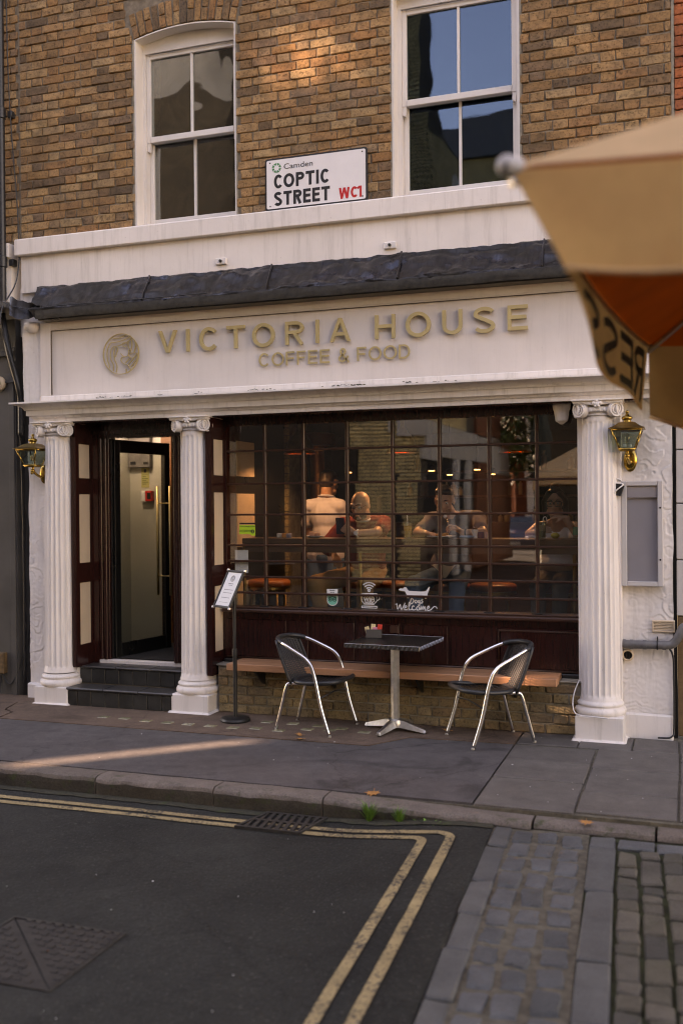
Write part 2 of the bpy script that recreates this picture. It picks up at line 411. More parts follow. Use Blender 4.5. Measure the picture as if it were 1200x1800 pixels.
M_ROAD = asphalt('road asphalt', (.0158, .0168, .0145), (.085, .085, .072), .62, .85, .55, 95, .9)
M_PAVE = asphalt('smooth pavement asphalt', (.085, .075, .073), (.17, .155, .15), .74, .8, .25, 320, .18)
M_PAVEOLD = asphalt('brown mastic pavement', (.135, .086, .062), (.24, .19, .15), .66, .85, .3, 260, .25)
def stone(name, stops, rough=.8, sc_=120, bmp=.4, moss=0, edge=None):
    m, nt, bs = newmat(name); p = posn(nt); rv = rnd_value(nt)
    b = ramp(nt, rv, stops)
    n1 = noise_node(nt, 6, 7, .68, p); r1 = ramp(nt, n1.outputs[0], [(.3, (.68,)*3), (.7, (1.2,)*3)])
    c = mixc(nt, .9, b.outputs[0], r1.outputs[0], 'MULTIPLY')
    n2 = noise_node(nt, sc_, 4, .7, p); r2 = ramp(nt, n2.outputs[0], [(.33, (.55,)*3), (.5, (1,)*3), (.68, (1.35,)*3)])
    c = mixc(nt, .65, c, r2.outputs[0], 'MULTIPLY')
    if moss:
        n3 = noise_node(nt, 11, 6, .7, p); r3 = ramp(nt, n3.outputs[0], [(.55, (0,)*3), (.7, (moss,)*3)]); c = mixc(nt, r3.outputs[0], c, (.035, .05, .015))
    nt.links.new(c, bs.inputs['Base Color']); bs.inputs['Roughness'].default_value = rough; bs.inputs['Specular IOR Level'].default_value = .35
    n4 = noise_node(nt, sc_*.4, 7, .65, p); bump(nt, bs, n4.outputs[0], bmp, .008); return m
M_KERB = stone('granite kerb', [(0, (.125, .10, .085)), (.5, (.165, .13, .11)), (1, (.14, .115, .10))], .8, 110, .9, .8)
M_KERBFACE = stone('dark granite kerb face', [(0, (.045, .037, .028)), (.5, (.06, .048, .036)), (1, (.05, .042, .03))], .9, 90, 1.0, .9)  # front face of the kerb, darker than its top
M_SLAB = stone('york stone slab', [(0, (.10, .087, .078)), (.5, (.125, .11, .098)), (1, (.11, .096, .086))], .75, 160, .25)
M_GRANSTRIP = stone('grey granite strip', [(0, (.082, .084, .083)), (.5, (.10, .102, .10)), (1, (.072, .074, .073))], .7, 200, .35)
M_SETT = stone('blue granite sett', [(0, (.078, .084, .088)), (.5, (.108, .114, .117)), (1, (.062, .068, .071))], .62, 150, .7)
M_PAVER = stone('worn paver', [(0, (.085, .075, .055)), (.35, (.115, .10, .08)), (.7, (.058, .055, .048)), (1, (.10, .088, .065))], .85, 170, .5, .3)
M_JOINT = plain('sandy joint', (.105, .09, .065), .95, var=.4, vscale=25, bmp=.8, bscale=150)
M_MOSS = plain('mossy joint', (.028, .034, .012), .95, var=.6, vscale=18, bmp=.9, bscale=160)
M_IRON = plain('cast iron', (.032, .028, .024), .7, .3, var=.4, vscale=20, bmp=.3, bscale=120)
M_PIT = plain('dark drain pit and portico shade', (.006, .006, .006), .95)
def linepaint():
    m, nt, bs = newmat('worn yellow line'); p = posn(nt)
    n1 = noise_node(nt, 60, 6, .75, p); nw = noise_node(nt, 5, 4, .65, p)
    mw = nt.nodes.new('ShaderNodeMath'); mw.operation = 'MULTIPLY_ADD'; mw.inputs[1].default_value = .55; nt.links.new(nw.outputs[0], mw.inputs[0])
    ms_ = nt.nodes.new('ShaderNodeMath'); ms_.operation = 'ADD'; ms_.inputs[1].default_value = -.255; nt.links.new(n1.outputs[0], ms_.inputs[0]); nt.links.new(ms_.outputs[0], mw.inputs[2])
    r1 = ramp(nt, mw.outputs[0], [(.41, (.035, .033, .031)), (.52, (.37, .265, .13))])
    n2 = noise_node(nt, 6, 5, .65, p); r2 = ramp(nt, n2.outputs[0], [(.3, (.6,)*3), (.65, (1.05,)*3)])
    nt.links.new(mixc(nt, 1.0, r1.outputs[0], r2.outputs[0], 'MULTIPLY'), bs.inputs['Base Color']); bs.inputs['Roughness'].default_value = .8
    n3 = noise_node(nt, 150, 4, .6, p); bump(nt, bs, n3.outputs[0], .5, .004)
    return m
M_LINE = linepaint()
M_PLIGHT = plain('pavement light glass', (.22, .20, .12), .25, var=.4, vscale=15)
M_LEAF = plain('dry plane leaf', (.42, .17, .05), .7, var=.35, vscale=60)
M_WEED = plain('weed leaf', (.08, .20, .03), .55, var=.4, vscale=60)
M_CLOTHP = plain('printed letters', (.012, .02, .012), .7, var=.2)
def cloth(name, c, c2=None, trans=.35, scale=400):
    m, nt, bs = newmat(name); p = posn(nt)
    n1 = noise_node(nt, 5, 5, .6, p); r1 = ramp(nt, n1.outputs[0], [(.3, tuple(x*.85 for x in c)), (.7, tuple(min(1, x*1.1) for x in c))])
    nt.links.new(r1.outputs[0], bs.inputs['Base Color']); bs.inputs['Roughness'].default_value = .85; bs.inputs['Specular IOR Level'].default_value = .15
    if trans:
        t = nt.nodes.new('ShaderNodeBsdfTranslucent'); nt.links.new(r1.outputs[0], t.inputs[0])
        mx = nt.nodes.new('ShaderNodeMixShader'); mx.inputs[0].default_value = trans
        nt.links.new(bs.outputs[0], mx.inputs[1]); nt.links.new(t.outputs[0], mx.inputs[2])
        nt.links.new(mx.outputs[0], nt.nodes['Material Output'].inputs[0])
    return m
M_CANVAS = cloth('beige canvas', (.72, .48, .27), trans=.42)
M_CANVASV = cloth('orange beige canvas', (.99, .57, .25), trans=.6)
M_CANVASRED = cloth('rust canvas lining', (.45, .10, .02), trans=.3)
M_CANVASDK = cloth('tan canvas band', (.34, .20, .08), trans=.25)
def emit(name, c, s):
    m, nt, bs = newmat(name); bs.inputs['Emission Color'].default_value = (*c, 1); bs.inputs['Emission Strength'].default_value = s
    bs.inputs['Base Color'].default_value = (*c, 1); return m
M_BULB = emit('warm bulb', (1, .50, .16), 2.2)
M_SPOT = emit('warm downlight', (1, .55, .22), 2.5)
M_SKIN = plain('skin', (.60, .34, .235), .5, var=.12, vscale=30)
M_SKIN2 = plain('tanned skin', (.54, .29, .19), .48, var=.12, vscale=30)
M_TSHIRT = cloth('pinkish white cotton', (.66, .62, .66), trans=0)
M_TAUPE = cloth('taupe cotton', (.22, .20, .205), trans=0)
M_REDKNIT = cloth('dark red cotton', (.24, .045, .04), trans=0)
M_WHITECL = cloth('white cotton', (.82, .80, .79), trans=0)
M_JEANS = cloth('blue denim', (.09, .16, .27), trans=0)
M_CHINO = cloth('tan chino cotton', (.42, .26, .14), trans=0)
M_GREYCL = cloth('grey cotton', (.16, .15, .15), trans=0)
M_HAIR = plain('dark brown hair', (.035, .022, .015), .5, var=.4, vscale=80)
M_HAIRB = plain('black hair', (.008, .007, .007), .38, var=.3, vscale=80)
M_EYEW = plain('eye white', (.6, .58, .55), .25, var=.02)
M_LEATHER = plain('tan leather', (.40, .125, .05), .4, var=.2, vscale=14, bmp=.1, bscale=60)
M_JUICE = plain('orange juice', (.80, .33, .02), .3, var=.05)
M_COFFEE = plain('milky coffee', (.52, .33, .20), .4, var=.1)
M_DARKROOM = plain('dark brown interior paint', (.013, .010, .007), .6, var=.2, vscale=3)
M_LOBBY = plain('lobby wall paint', (.50, .50, .45), .6, var=.05, vscale=3)
M_FLOORIN = plain('dark floor boards', (.025, .017, .012), .4, var=.3, vscale=6)
M_MAT = plain('ribbed entrance mat', (.02, .019, .017), .95, var=.3, vscale=30, bmp=.5, bscale=200)
M_CONC = plain('pale concrete', (.28, .268, .26), .75, var=.15, vscale=2, bmp=.1)
M_DARKGLASS = plain('dark window', (.02, .024, .03), .08, var=.2, vscale=2, spec=.8)
M_SLATEROOF = plain('slate roof', (.09, .09, .095), .6, var=.3, vscale=5)
M_CREAMWALL = plain('cream render', (.80, .73, .62), .7, var=.1, vscale=2)
M_FOLIAGE = plain('plane tree leaf', (.06, .10, .02), .6, var=.5, vscale=8)
M_BARK = plain('tree bark', (.07, .055, .04), .9, var=.4, vscale=10, bmp=.5)
M_CARPAINT = plain('blue car paint', (.03, .06, .13), .12, var=.05, coat=1)

# ------------------------------------------------------------------ where a line of sight meets a plane of the place
def ray(px, py): return RIGHT*((px-600)/1750) + UP*(-(py-900)/1750) + FWD
def at_y(px, py, Y): d = ray(px, py); return CAM_POS + d*((Y-CAM_POS.y)/d.y)
def at_z(px, py, Z): d = ray(px, py); return CAM_POS + d*((Z-CAM_POS.z)/d.z)
def proj(p):
    d = Vector(p)-CAM_POS; w = d.dot(FWD); return 600+1750*d.dot(RIGHT)/w, 900-1750*d.dot(UP)/w, w

# ------------------------------------------------------------------ ground
def skew(x0, y): return x0 - .055*(y+2.2)
TABLE_Z = -.06
def road_z(x, y):
    xs = x + .055*(y+2.2)
    z = -.12 + .06*sstep(-1.95, -1.06, xs)
    z += .006*nz(x*1.1, y*1.1) + .003*nz(x*4, y*4, 3)
    if xs > -.985: z = -.17
    if y > -2.16: z = -.17
    return z
xs = [-70, -40, -25, -16, -11, -8, -6.5] + [-5.6+.1*i for i in range(46)] + [-1.08, -1.04, -1.01, -.99, -.975, -.95, -.5, 0, .6, 1.5, 3, 6, 12, 25, 45, 70]
ys = [-90, -60, -40, -28, -20, -15, -12, -10, -8.5, -7.5, -6.5, -5.9] + [-5.4+.1*i for i in range(31)] + [-2.3, -2.25, -2.215, -2.19, -2.175, -2.15, -1.9, 0, 3, 8, 20, 60]
mb = MB(); nx, ny = len(xs), len(ys)
def roadpt(x, y):
    w = sstep(-5.0, -2.2, x)*(1-sstep(-.5, .6, x))*(1 if y > -7 else max(0, 1+(y+7)/6))
    X = x-.055*(y+2.2)*w
    return (X, y, road_z(X, y))
mb.add([roadpt(x, y) for y in ys for x in xs],
       [(j*nx+i, j*nx+i+1, (j+1)*nx+i+1, (j+1)*nx+i) for j in range(ny-1) for i in range(nx-1)])
struct('road', mb, M_ROAD, True)

pavement = struct('pavement', MB().box(-14, 14, -2.03, -.05, -.4, -.014), M_JOINT)
def flat(name, poly, z0, z1, mat, parent=pavement, kind=None):
    o = part(name, MB().extr([(x, y, z0) for x, y in poly], (0, 0, z1-z0)), mat, parent)
    if kind: o['kind'] = kind
    return o
flat('asphalt_strip', [(-14, -2.02), (-1.142, -2.02), (-1.142, -.60), (-1.875, -.625), (-2.09, -.945), (-14, -.945)], -.1, 0, M_PAVE)
flat('mastic_strip', [(-5.16, -.932), (-2.10, -.932), (-1.885, -.61), (-1.142, -.585), (-1.142, -.06), (-5.30, -.06), (-5.42, -.35), (-5.33, -.62), (-5.20, -.70)], -.1, .003, M_PAVEOLD)
flat('mastic_strip', [(-14, -.932), (-5.185, -.932), (-5.22, -.71), (-5.345, -.635), (-5.435, -.35), (-5.32, -.06), (-14, -.06)], -.1, .001, M_PAVEOLD)
rs = random.Random(3)
def slab(x0, x1, y0, y1, z=0, mat=M_SLAB, name='paving_slab', parent=pavement, th=.08, c=.006, g=.005, jit=.003, sk=False):
    cx, cy = (x0+x1)/2, (y0+y1)/2
    m_ = MB().cbox(-(x1-x0)/2+g, (x1-x0)/2-g, -(y1-y0)/2+g, (y1-y0)/2-g, -th, 0, c, None, jit, rs).mesh(name, mat)
    return piece(name, m_, parent, (cx, cy, z+rs.uniform(-.003, .003)), (rs.uniform(-.004, .004), rs.uniform(-.004, .004), R(3.1) if sk else 0))
for (x0, x1, rows) in ((-1.138, -.585, (-.585, -.978, -1.44, -2.03)), (-.58, -.052, (-.53, -1.06, -1.595, -2.0)), (-.047, .50, (-.53, -.76, -1.30, -2.0)), (.505, 1.05, (-.53, -1.06, -1.6, -2.0)), (1.055, 1.7, (-.53, -1.2, -2.0)), (1.705, 2.3, (-.53, -.9, -1.5, -2.0)), (2.305, 2.9, (-.53, -1.1, -2.0)), (2.905, 3.5, (-.53, -1.3, -2.0))):
    for a, b in zip(rows[1:], rows[:-1]): slab(x0, x1, a, b)
xx = -1.138
for w in (.42, .36, .30, .34, .5, .5, .5): slab(xx, xx+w, -.535, -.16, .001); xx += w
# kerb: rough granite blocks with a worn front edge
def kerb(x0, x1, zt0, zt1, y0=-2.187, y1=-2.03, zb=-.16):
    mb = MB(); n = max(3, int((x1-x0)/.07)); prof = 7
    def fn(u, v):
        x = x0+.004+(x1-x0-.008)*u; zt = zt0+(zt1-zt0)*u
        P = [(y0+.004, zb), (y0+.004, zt-.07), (y0, zt-.032), (y0+.010, zt-.010), (y0+.032, zt), ((y0+y1)/2, zt+.002), (y1-.004, zt)]
        y, z = P[int(round(v*6))]
        e = 1 if 0 < u < 1 else .4
        k = .010*nz(x*9, z*14, y*5)+.010*nz(x*27, z*31, 5)
        return (x, y+k*.8*e if v < .6 else y, z + (.004*nz(x*6, y*8, 1) + (.6*k if .3 < v < .7 else 0))*e)
    mb.grid(fn, n, 6)
    for u in (0, 1):
        e = [fn(u, k/6) for k in range(7)] + [(fn(u, 0)[0], y1-.004, zb)]
        mb.add(e, [tuple(range(8)) if u else tuple(range(8))[::-1]])
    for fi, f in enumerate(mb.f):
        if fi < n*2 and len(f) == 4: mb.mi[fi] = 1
    cx = (x0+x1)/2
    mb.v = [(p[0]-cx, p[1], p[2]) for p in mb.v]
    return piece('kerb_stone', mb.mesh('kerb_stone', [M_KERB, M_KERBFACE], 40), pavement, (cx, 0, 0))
ks = [-8.2, -7.1, -6.2, -5.2, -4.35, -3.47, -2.66, -1.97, -.79]
for a, b in zip(ks[:-1], ks[1:]): kerb(a, b, -.002, -.002 if b < -1 else -.034)
for a, b in ((-.785, -.16), (-.155, .55), (.555, 1.2), (1.205, 1.9), (1.905, 2.7), (2.705, 3.5)): kerb(a, b, -.034, -.036, -2.16, -2.01)
# square glass pavement lights set into the mastic
lm = MB().cbox(-.044, .044, -.034, .034, -.02, 0, .004); lme = lm.mesh('pavement_light', M_PLIGHT)
for p in ((183,1261),(220,1263.5),(257,1268),(295,1271),(331,1274),(370,1277),(410,1280),(450,1281),(490,1285),(540,1283),(580,1284),(470,1270),(515,1273),(560,1277),(600,1282),(640,1288)):
    q = at_z(p[0], p[1], 0); piece('pavement_light', lme, pavement, (q.x, q.y, .007), (0, 0, rs.uniform(-.06, .06)))

# raised table on the right: edging slabs, granite setts, granite strip, worn pavers
tbed = MB()
def bedquad(xa, xb, ya, yb, z): tbed.add([(skew(xa, ya), ya, z), (skew(xb, ya), ya, z), (skew(xb, yb), yb, z), (skew(xa, yb), yb, z)], [(3, 2, 1, 0) if False else (0, 1, 2, 3)])
bedquad(-.99, -.487, -6.9, -2.16, TABLE_Z-.0105)
crossing = struct('crossing', tbed, M_JOINT)
mossbed = MB(); mossbed.add([(skew(-.487, -6.9), -6.9, TABLE_Z-.018), (2.6, -6.9, TABLE_Z-.018), (2.6, -2.16, TABLE_Z-.018), (skew(-.487, -2.16), -2.16, TABLE_Z-.018)], [(0, 1, 2, 3)])
mo = part('moss_joint', mossbed, M_MOSS, crossing); mo['kind'] = 'stuff'
def tstone(name, x0, x1, y0, y1, mat, th=.07, c=.008, g=.004, jit=.004, dz=0, dome=0):
    yc = (y0+y1)/2; xc = skew((x0+x1)/2, yc); hx, hy = (x1-x0)/2-g, (y1-y0)/2-g
    mb = MB().cbox(-hx, hx, -hy, hy, -th, 0, c, None, jit, rs)
    return piece(name, mb.mesh(name, mat), crossing, (xc, yc, TABLE_Z+dz+rs.uniform(-.004, .003)), (rs.uniform(-.012, .012), rs.uniform(-.012, .012), R(3.1)+rs.uniform(-.01, .01)))
e = [-2.19, -2.50, -2.98, -3.37, -3.70, -4.12, -4.75, -5.4, -6.1, -6.9]
for a, b in zip(e[1:], e[:-1]): tstone('edging_slab', -.99+rs.uniform(-.012, .008), -.882, a, b, M_GRANSTRIP, jit=.006)
def setts(x0, x1, y0, y1):
    y = y1
    while y > y0:
        L = rs.uniform(.15, .225); w = rs.uniform(-.006, .006)
        hx = (x1-x0)/2; mb = MB()
        n = 9; out = []
        for k in range(n*4):                       # a rounded uneven block
            pass
        xc = (x0+x1)/2; yc = y-L/2
        def top(u, v):
            a, b = u*2-1, v*2-1
            ex = 1-.07*abs(b)**3; ey = 1-.07*abs(a)**3
            px_, py_ = a*(hx+.004)*ex, b*(L/2+.002)*ey
            d = max(abs(a), abs(b))
            z = -.013*d**5 - (.03 if d > .999 else 0) + .0035*nz(px_*40+xc*9, py_*40+yc*9, 2)
            return (px_+.012*nz(yc*30+a*1.3, b*1.3, 1), py_+.014*nz(yc*30+b*1.3, a*1.3, 7), z)
        mb.grid(top, 8, 8)
        piece('sett', mb.mesh('sett', M_SETT, 50), crossing, (skew(xc, yc)+w, yc, TABLE_Z+rs.uniform(-.003, .006)), (rs.uniform(-.02, .02), rs.uniform(-.02, .02), R(3.1)+rs.uniform(-.09, .09)))
        y -= L+.006
for a, b in ((-.874, -.766), (-.752, -.643), (-.628, -.515)): setts(a, b, -5.4, -2.21)
e = [-2.19, -2.36, -2.94, -3.66, -4.12, -4.8, -5.5, -6.3]
for a, b in zip(e[1:], e[:-1]): tstone('granite_strip', -.485, -.352, a, b, M_GRANSTRIP)
x = -.346
for c_ in range(26):
    y = -2.36 + rs.uniform(-.05, .03)
    if c_ > 1: y = -2.33
    while y > (-5.2 if c_ < 9 else -4.6):
        L = rs.choice((.105, .12, .205, .15, .21)) if c_ < 6 else .21
        tstone('paver', x, x+.1, y-L, y, M_PAVER, g=.006, jit=.006, c=.008, dz=rs.uniform(-.004, .004)); y -= L+.003
    x += .106
for k in range(14): tstone('granite_sett', -.346+k*.19, -.346+k*.19+.185, -2.335, -2.20, M_SETT, jit=.006)

# yellow no-parking lines, laid over the road surface
def line(path, w, name):
    mb = MB(); P = [Vector((a, b, 0)) for a, b in path]; n = len(P); vs_ = []
    for i, p in enumerate(P):
        t = (P[min(n-1, i+1)]-P[max(0, i-1)]).normalized(); nn = Vector((-t.y, t.x, 0))
        for s_ in (-1, 0, 1):
            q = p+nn*s_*(w/2+.003*nz(p.x*14, p.y*14, s_*3)); vs_.append((q.x, q.y, road_z(q.x, q.y)+.006))
    mb.add(vs_, [(i*3+k+1, i*3+k, i*3+3+k, i*3+4+k) for i in range(n-1) for k in (0, 1)])
    o = part(name, mb, M_LINE); o['kind'] = 'structure'; return o
def corner_path(yo, xo, r):
    pts = [(-12+i*.3, yo-.02+.02*min(1, i/30)) for i in range(33)]
    x = -2.1
    while x < xo-r: pts.append((x, yo)); x += .1
    for k in range(9):
        a = R(90-90*k/8*1.0); pts.append((xo-r+r*math.cos(a), yo-r+r*math.sin(a)))
    y = yo-r-.08
    while y > -6.9: pts.append((skew(xo, y)-skew(xo, yo-r), 0) if False else (xo-.055*(y-(yo-r)), y)); y -= .1
    return pts
line(corner_path(-2.375, -1.165, .10), .05, 'yellow_line')
line(corner_path(-2.462, -1.30, .07), .05, 'yellow_line')

# drain grate in the gutter
g0 = thing('drain_grate', 'cast iron gutter grate with slanted bars set in road against the kerb', 'drain grate', (-2.15, -2.35, -.118))
A_, B_, C_, D_ = Vector((-2.375, -2.50, 0)), Vector((-1.985, -2.50, 0)), Vector((-1.93, -2.205, 0)), Vector((-2.30, -2.205, 0))
def gp(u, v, z): p = A_.lerp(B_, u).lerp(D_.lerp(C_, u), v); return (p.x, p.y, z)
mb = MB().add([gp(0,0,-.112), gp(1,0,-.112), gp(1,1,-.112), gp(0,1,-.112)], [(0,1,2,3)]); part('pit', mb, M_PIT, g0)
def bar4(mb, q): mb.extr([(p[0], p[1], -.13) for p in q], (0, 0, .028+.002))
mb = MB()
for (u0, v0, u1, v1) in ((0, 0, 1, .07), (0, .93, 1, 1), (0, .075, .045, .925), (.955, .075, 1, .925), (.05, .46, .95, .54)):
    bar4(mb, [gp(u0, v0, 0), gp(u1, v0, 0), gp(u1, v1, 0), gp(u0, v1, 0)])
part('grate_frame', mb, M_IRON, g0)
for k in range(8):
    for v0, v1, s_ in ((.075, .455, 1), (.545, .925, 1)):
        u = .06+k*.118; w = .055; sh = -.10
        q = [gp(min(.95, max(.05, u-sh/2)), v0, 0), gp(min(.95, max(.05, u+w-sh/2)), v0, 0), gp(min(.95, max(.05, u+w+sh/2)), v1, 0), gp(min(.95, max(.05, u+sh/2)), v1, 0)]
        mb = MB(); bar4(mb, q); part('grate_bar', mb, M_IRON, g0)
# manhole cover, two triangular halves with raised studs
m0 = thing('manhole_cover', 'square cast iron manhole cover split into two studded triangles in the road', 'manhole cover', (-2.49, -4.13, -.11))
rx0, rx1, ry0, ry1 = -2.77, -2.235, -4.39, -3.885
part('cover_frame', MB().box(rx0-.012, rx1+.012, ry0-.012, ry0, -.13, -.1125).box(rx0-.012, rx1+.012, ry1, ry1+.012, -.13, -.1125).box(rx0-.012, rx0, ry0+.0005, ry1-.0005, -.13, -.113).box(rx1, rx1+.012, ry0+.0005, ry1-.0005, -.13, -.113), M_IRON, m0)
part('cover_half', MB().extr([(rx0+.006, ry0+.012, -.13), (rx1-.012, ry0+.006, -.13), (rx0+.006, ry1-.012, -.13)], (0, 0, .0145)), M_IRON, m0)
part('cover_half', MB().extr([(rx1-.006, ry0+.012, -.13), (rx1-.006, ry1-.006, -.13), (rx0+.012, ry1-.006, -.13)], (0, 0, .0145)), M_IRON, m0)
st = MB()
for i in range(11):
    for j in range(11):
        x_, y_ = rx0+.035+i*.048, ry0+.035+j*.046
        dgl = ((x_-rx0)/(rx1-rx0)+(y_-ry0)/(ry1-ry0))
        if abs(dgl-1) < .06: continue
        st.cbox(x_-.016, x_+.016, y_-.009 if (i+j) % 2 else y_-.015, y_+.009 if (i+j) % 2 else y_+.015, -.117, -.1105, .003)
so = part('raised_stud', st, M_IRON, m0); so['kind'] = 'stuff'

# dirt and moss gathered in the gutter
gm = MB(); P = []
for k in range(171):
    x = -6.2+.031*k; w = .045+.05*max(0, nz(x*2.2, 3))+.02*nz(x*11, 5); P += [(x, -2.186, road_z(x, -2.2)+.010), (x, -2.20-w*.5, road_z(x, -2.22)+.009+.003*nz(x*20, 1)), (x, -2.20-w, road_z(x, -2.2-w)+.0055)]
gm.add(P, [(3*i+j+1, 3*i+j, 3*i+3+j, 3*i+4+j) for i in range(170) for j in (0, 1)])
go = single('gutter_dirt', gm, stone('mossy gutter dirt', [(0, (.035, .033, .022)), (1, (.045, .042, .028))], .95, 60, 1.0, .9), 'dark mossy dirt gathered along the foot of the kerb', 'dirt', None, 'stuff')

# ------------------------------------------------------------------ the café building
cafe = thing('cafe_building', 'brick terrace building with white shopfront, fluted columns and large paned window', 'building', (-2.85, 0, 0))
W1 = (-4.44, -3.488); W2 = (-2.155, -1.163)
SPR = 5.655
wall = part('brick_wall', MB().box(-5.62, W1[0], .006, .34, 4.0, 6.7).box(W1[1], W2[0], .006, .34, 4.0, 6.7).box(W2[1], -.085, .006, .34, 4.0, 6.7)
            .box(W1[0]-.001, W1[1]+.001, .0062, .3398, 5.72, 6.7).box(W2[0]-.001, W2[1]+.001, .0062, .3398, 5.72, 6.7), M_MORTAR, cafe)
shell = MB().box(-5.62, -.085, .003, .5, 6.7, 11.5).box(-5.62, -.085, 7.0, 7.2, 0, 11.5).box(-5.619, -5.3, .5, 7.0, 0, 11.5).box(-.40, -.086, .5, 7.0, 0, 11.5).box(-5.3, -.4, .5, 7.0, 11.0, 11.2)
part('outer_shell', shell, M_BRICKYEL, cafe)
part('upper_room', MB().box(-5.3, -.40, 2.0, 2.1, 3.0, 6.9).box(-5.3, -.4, .35, 2.0, 2.80, 2.98).box(-5.3, -.4, .35, 2.0, 6.6, 6.69).box(-3.0, -2.9, .35, 2.0, 2.98, 6.6), M_DARKROOM, cafe)
# bricks, Flemish bond
SB = [MB().cbox(-.1075, .1075, -.004, .05, -.034, .034, .0055, None, .0045, rs).mesh('brick', M_BRICK) for _ in range(12)]
HB = [MB().cbox(-.052, .052, -.004, .05, -.034, .034, .0055, None, .0045, rs).mesh('brick', M_BRICK) for _ in range(5)]
def flemish(x0, x1, row, z):
    """(x_from, x_to) of the bricks of one course between x0 and x1"""
    out = []; x = .3375*math.floor(x0/.3375)-.3375 + (.169 if row % 2 else 0) + .04; k = 0
    while x < x1:
        for L in (.215, .1025):
            a, b = max(x, x0), min(x+L, x1)
            if b-a > .035: out.append((a, b))
            x += L+.010
    return out
cand = []
for i in range(35):
    z = 4.06+.0325+.075*i
    segs = [(-5.6, W1[0]-.004), (W1[1]+.004, W2[0]-.004), (W2[1]+.004, -.088)]
    if z > SPR+.0:
        e = .25*(z-SPR)
        if z < 5.97: segs = [(-5.6, W1[0]-.02-e), (W1[1]+.02+e, W2[0]-.02-e), (W2[1]+.02+e, -.088)]
        else: segs = [(-5.6, -.088)]
    for s_ in segs:
        for a, b in flemish(s_[0], s_[1], i, z): cand.append((a, b, z))
vis = []; rest = []
for (a, b, z) in cand:
    p = proj(((a+b)/2, 0, z))
    ok = -5 < p[0] < 1205 and -6 < p[1] and not (p[0] > 900 and p[1] > 283-(p[0]-895)*.32)
    q0, q1 = proj((a, 0, z)), proj((b, 0, z))
    (vis if ok else rest).append(((q1[0]-q0[0])*1750*.065/p[2], a, b, z))
vis.sort(reverse=True)
vis, rest = vis[:205], vis[205:]+rest
for (_, a, b, z) in vis:
    L = b-a; base, full = (rs.choice(SB), .215) if L > .13 else (rs.choice(HB), .102)
    piece('brick', base, wall, ((a+b)/2, rs.uniform(-.005, .004), z+rs.uniform(-.002, .002)), (rs.uniform(-.015, .015), rs.uniform(-.008, .008), rs.uniform(-.012, .012)), (L/full, 1, 1))
mb = MB()
for (_, a, b, z) in rest:
    dy = rs.uniform(-.003, .003)
    mb.cbox(a-.0005, b+.0005, -.004+dy, .05, z-.034, z+.034, .0055, None, .0045, rs)
o = part('brickwork', mb, M_BRICK, wall); o['kind'] = 'stuff'
# gauged arch over the sash windows
def arch_z(W, x): t = (x-(W[0]+W[1])/2)/((W[1]-W[0])/2); return SPR+.062*(1-t*t)
for W in (W1, W2):
    n = 15; cx = (W[0]+W[1])/2; cz = SPR-1.9
    for k in range(n):
        x = W[0]+(W[1]-W[0])*(k+.5)/n; zb = arch_z(W, x); ang = math.atan2(x-cx, zb-cz)
        for (o0, o1) in (((.012, .225),) if k % 2 else ((.012, .115), (.122, .225))):
            me = MB().cbox(-.027, .027, -.004, .05, o0, o1, .004, None, .003, rs).mesh('arch_brick', M_BRICK)
            piece('arch_brick', me, wall, (x, rs.uniform(-.003, .002), zb), (0, ang, 0))

# white bands, with the two little fixing boxes
def band(y0, z0, z1, x0, x1, c=.008, n=40, amp=.003):
    return MB().cbox(x0, x1, y0, .012, z0, z1, c)
part('sill_band', MB().cbox(-5.63, -.088, -.075, .30, 3.902, 4.052, .010), M_WHITE, cafe)
part('stucco_band', MB().box(-5.585, -.088, -.028, .30, 3.58, 3.9015), M_WHITE, cafe)
for px, py in ((390, 460), (686, 432)):
    q = at_y(px, py, -.03); mb = MB().cbox(q.x-.05, q.x+.05, -.05, -.028, q.z-.028, q.z+.028, .006); part('fixing_block', mb, M_STUCCO, cafe)
    part('rust_stub', MB().tube([(q.x, -.05, q.z), (q.x, -.066, q.z)], .012, 8), M_IRON, cafe)

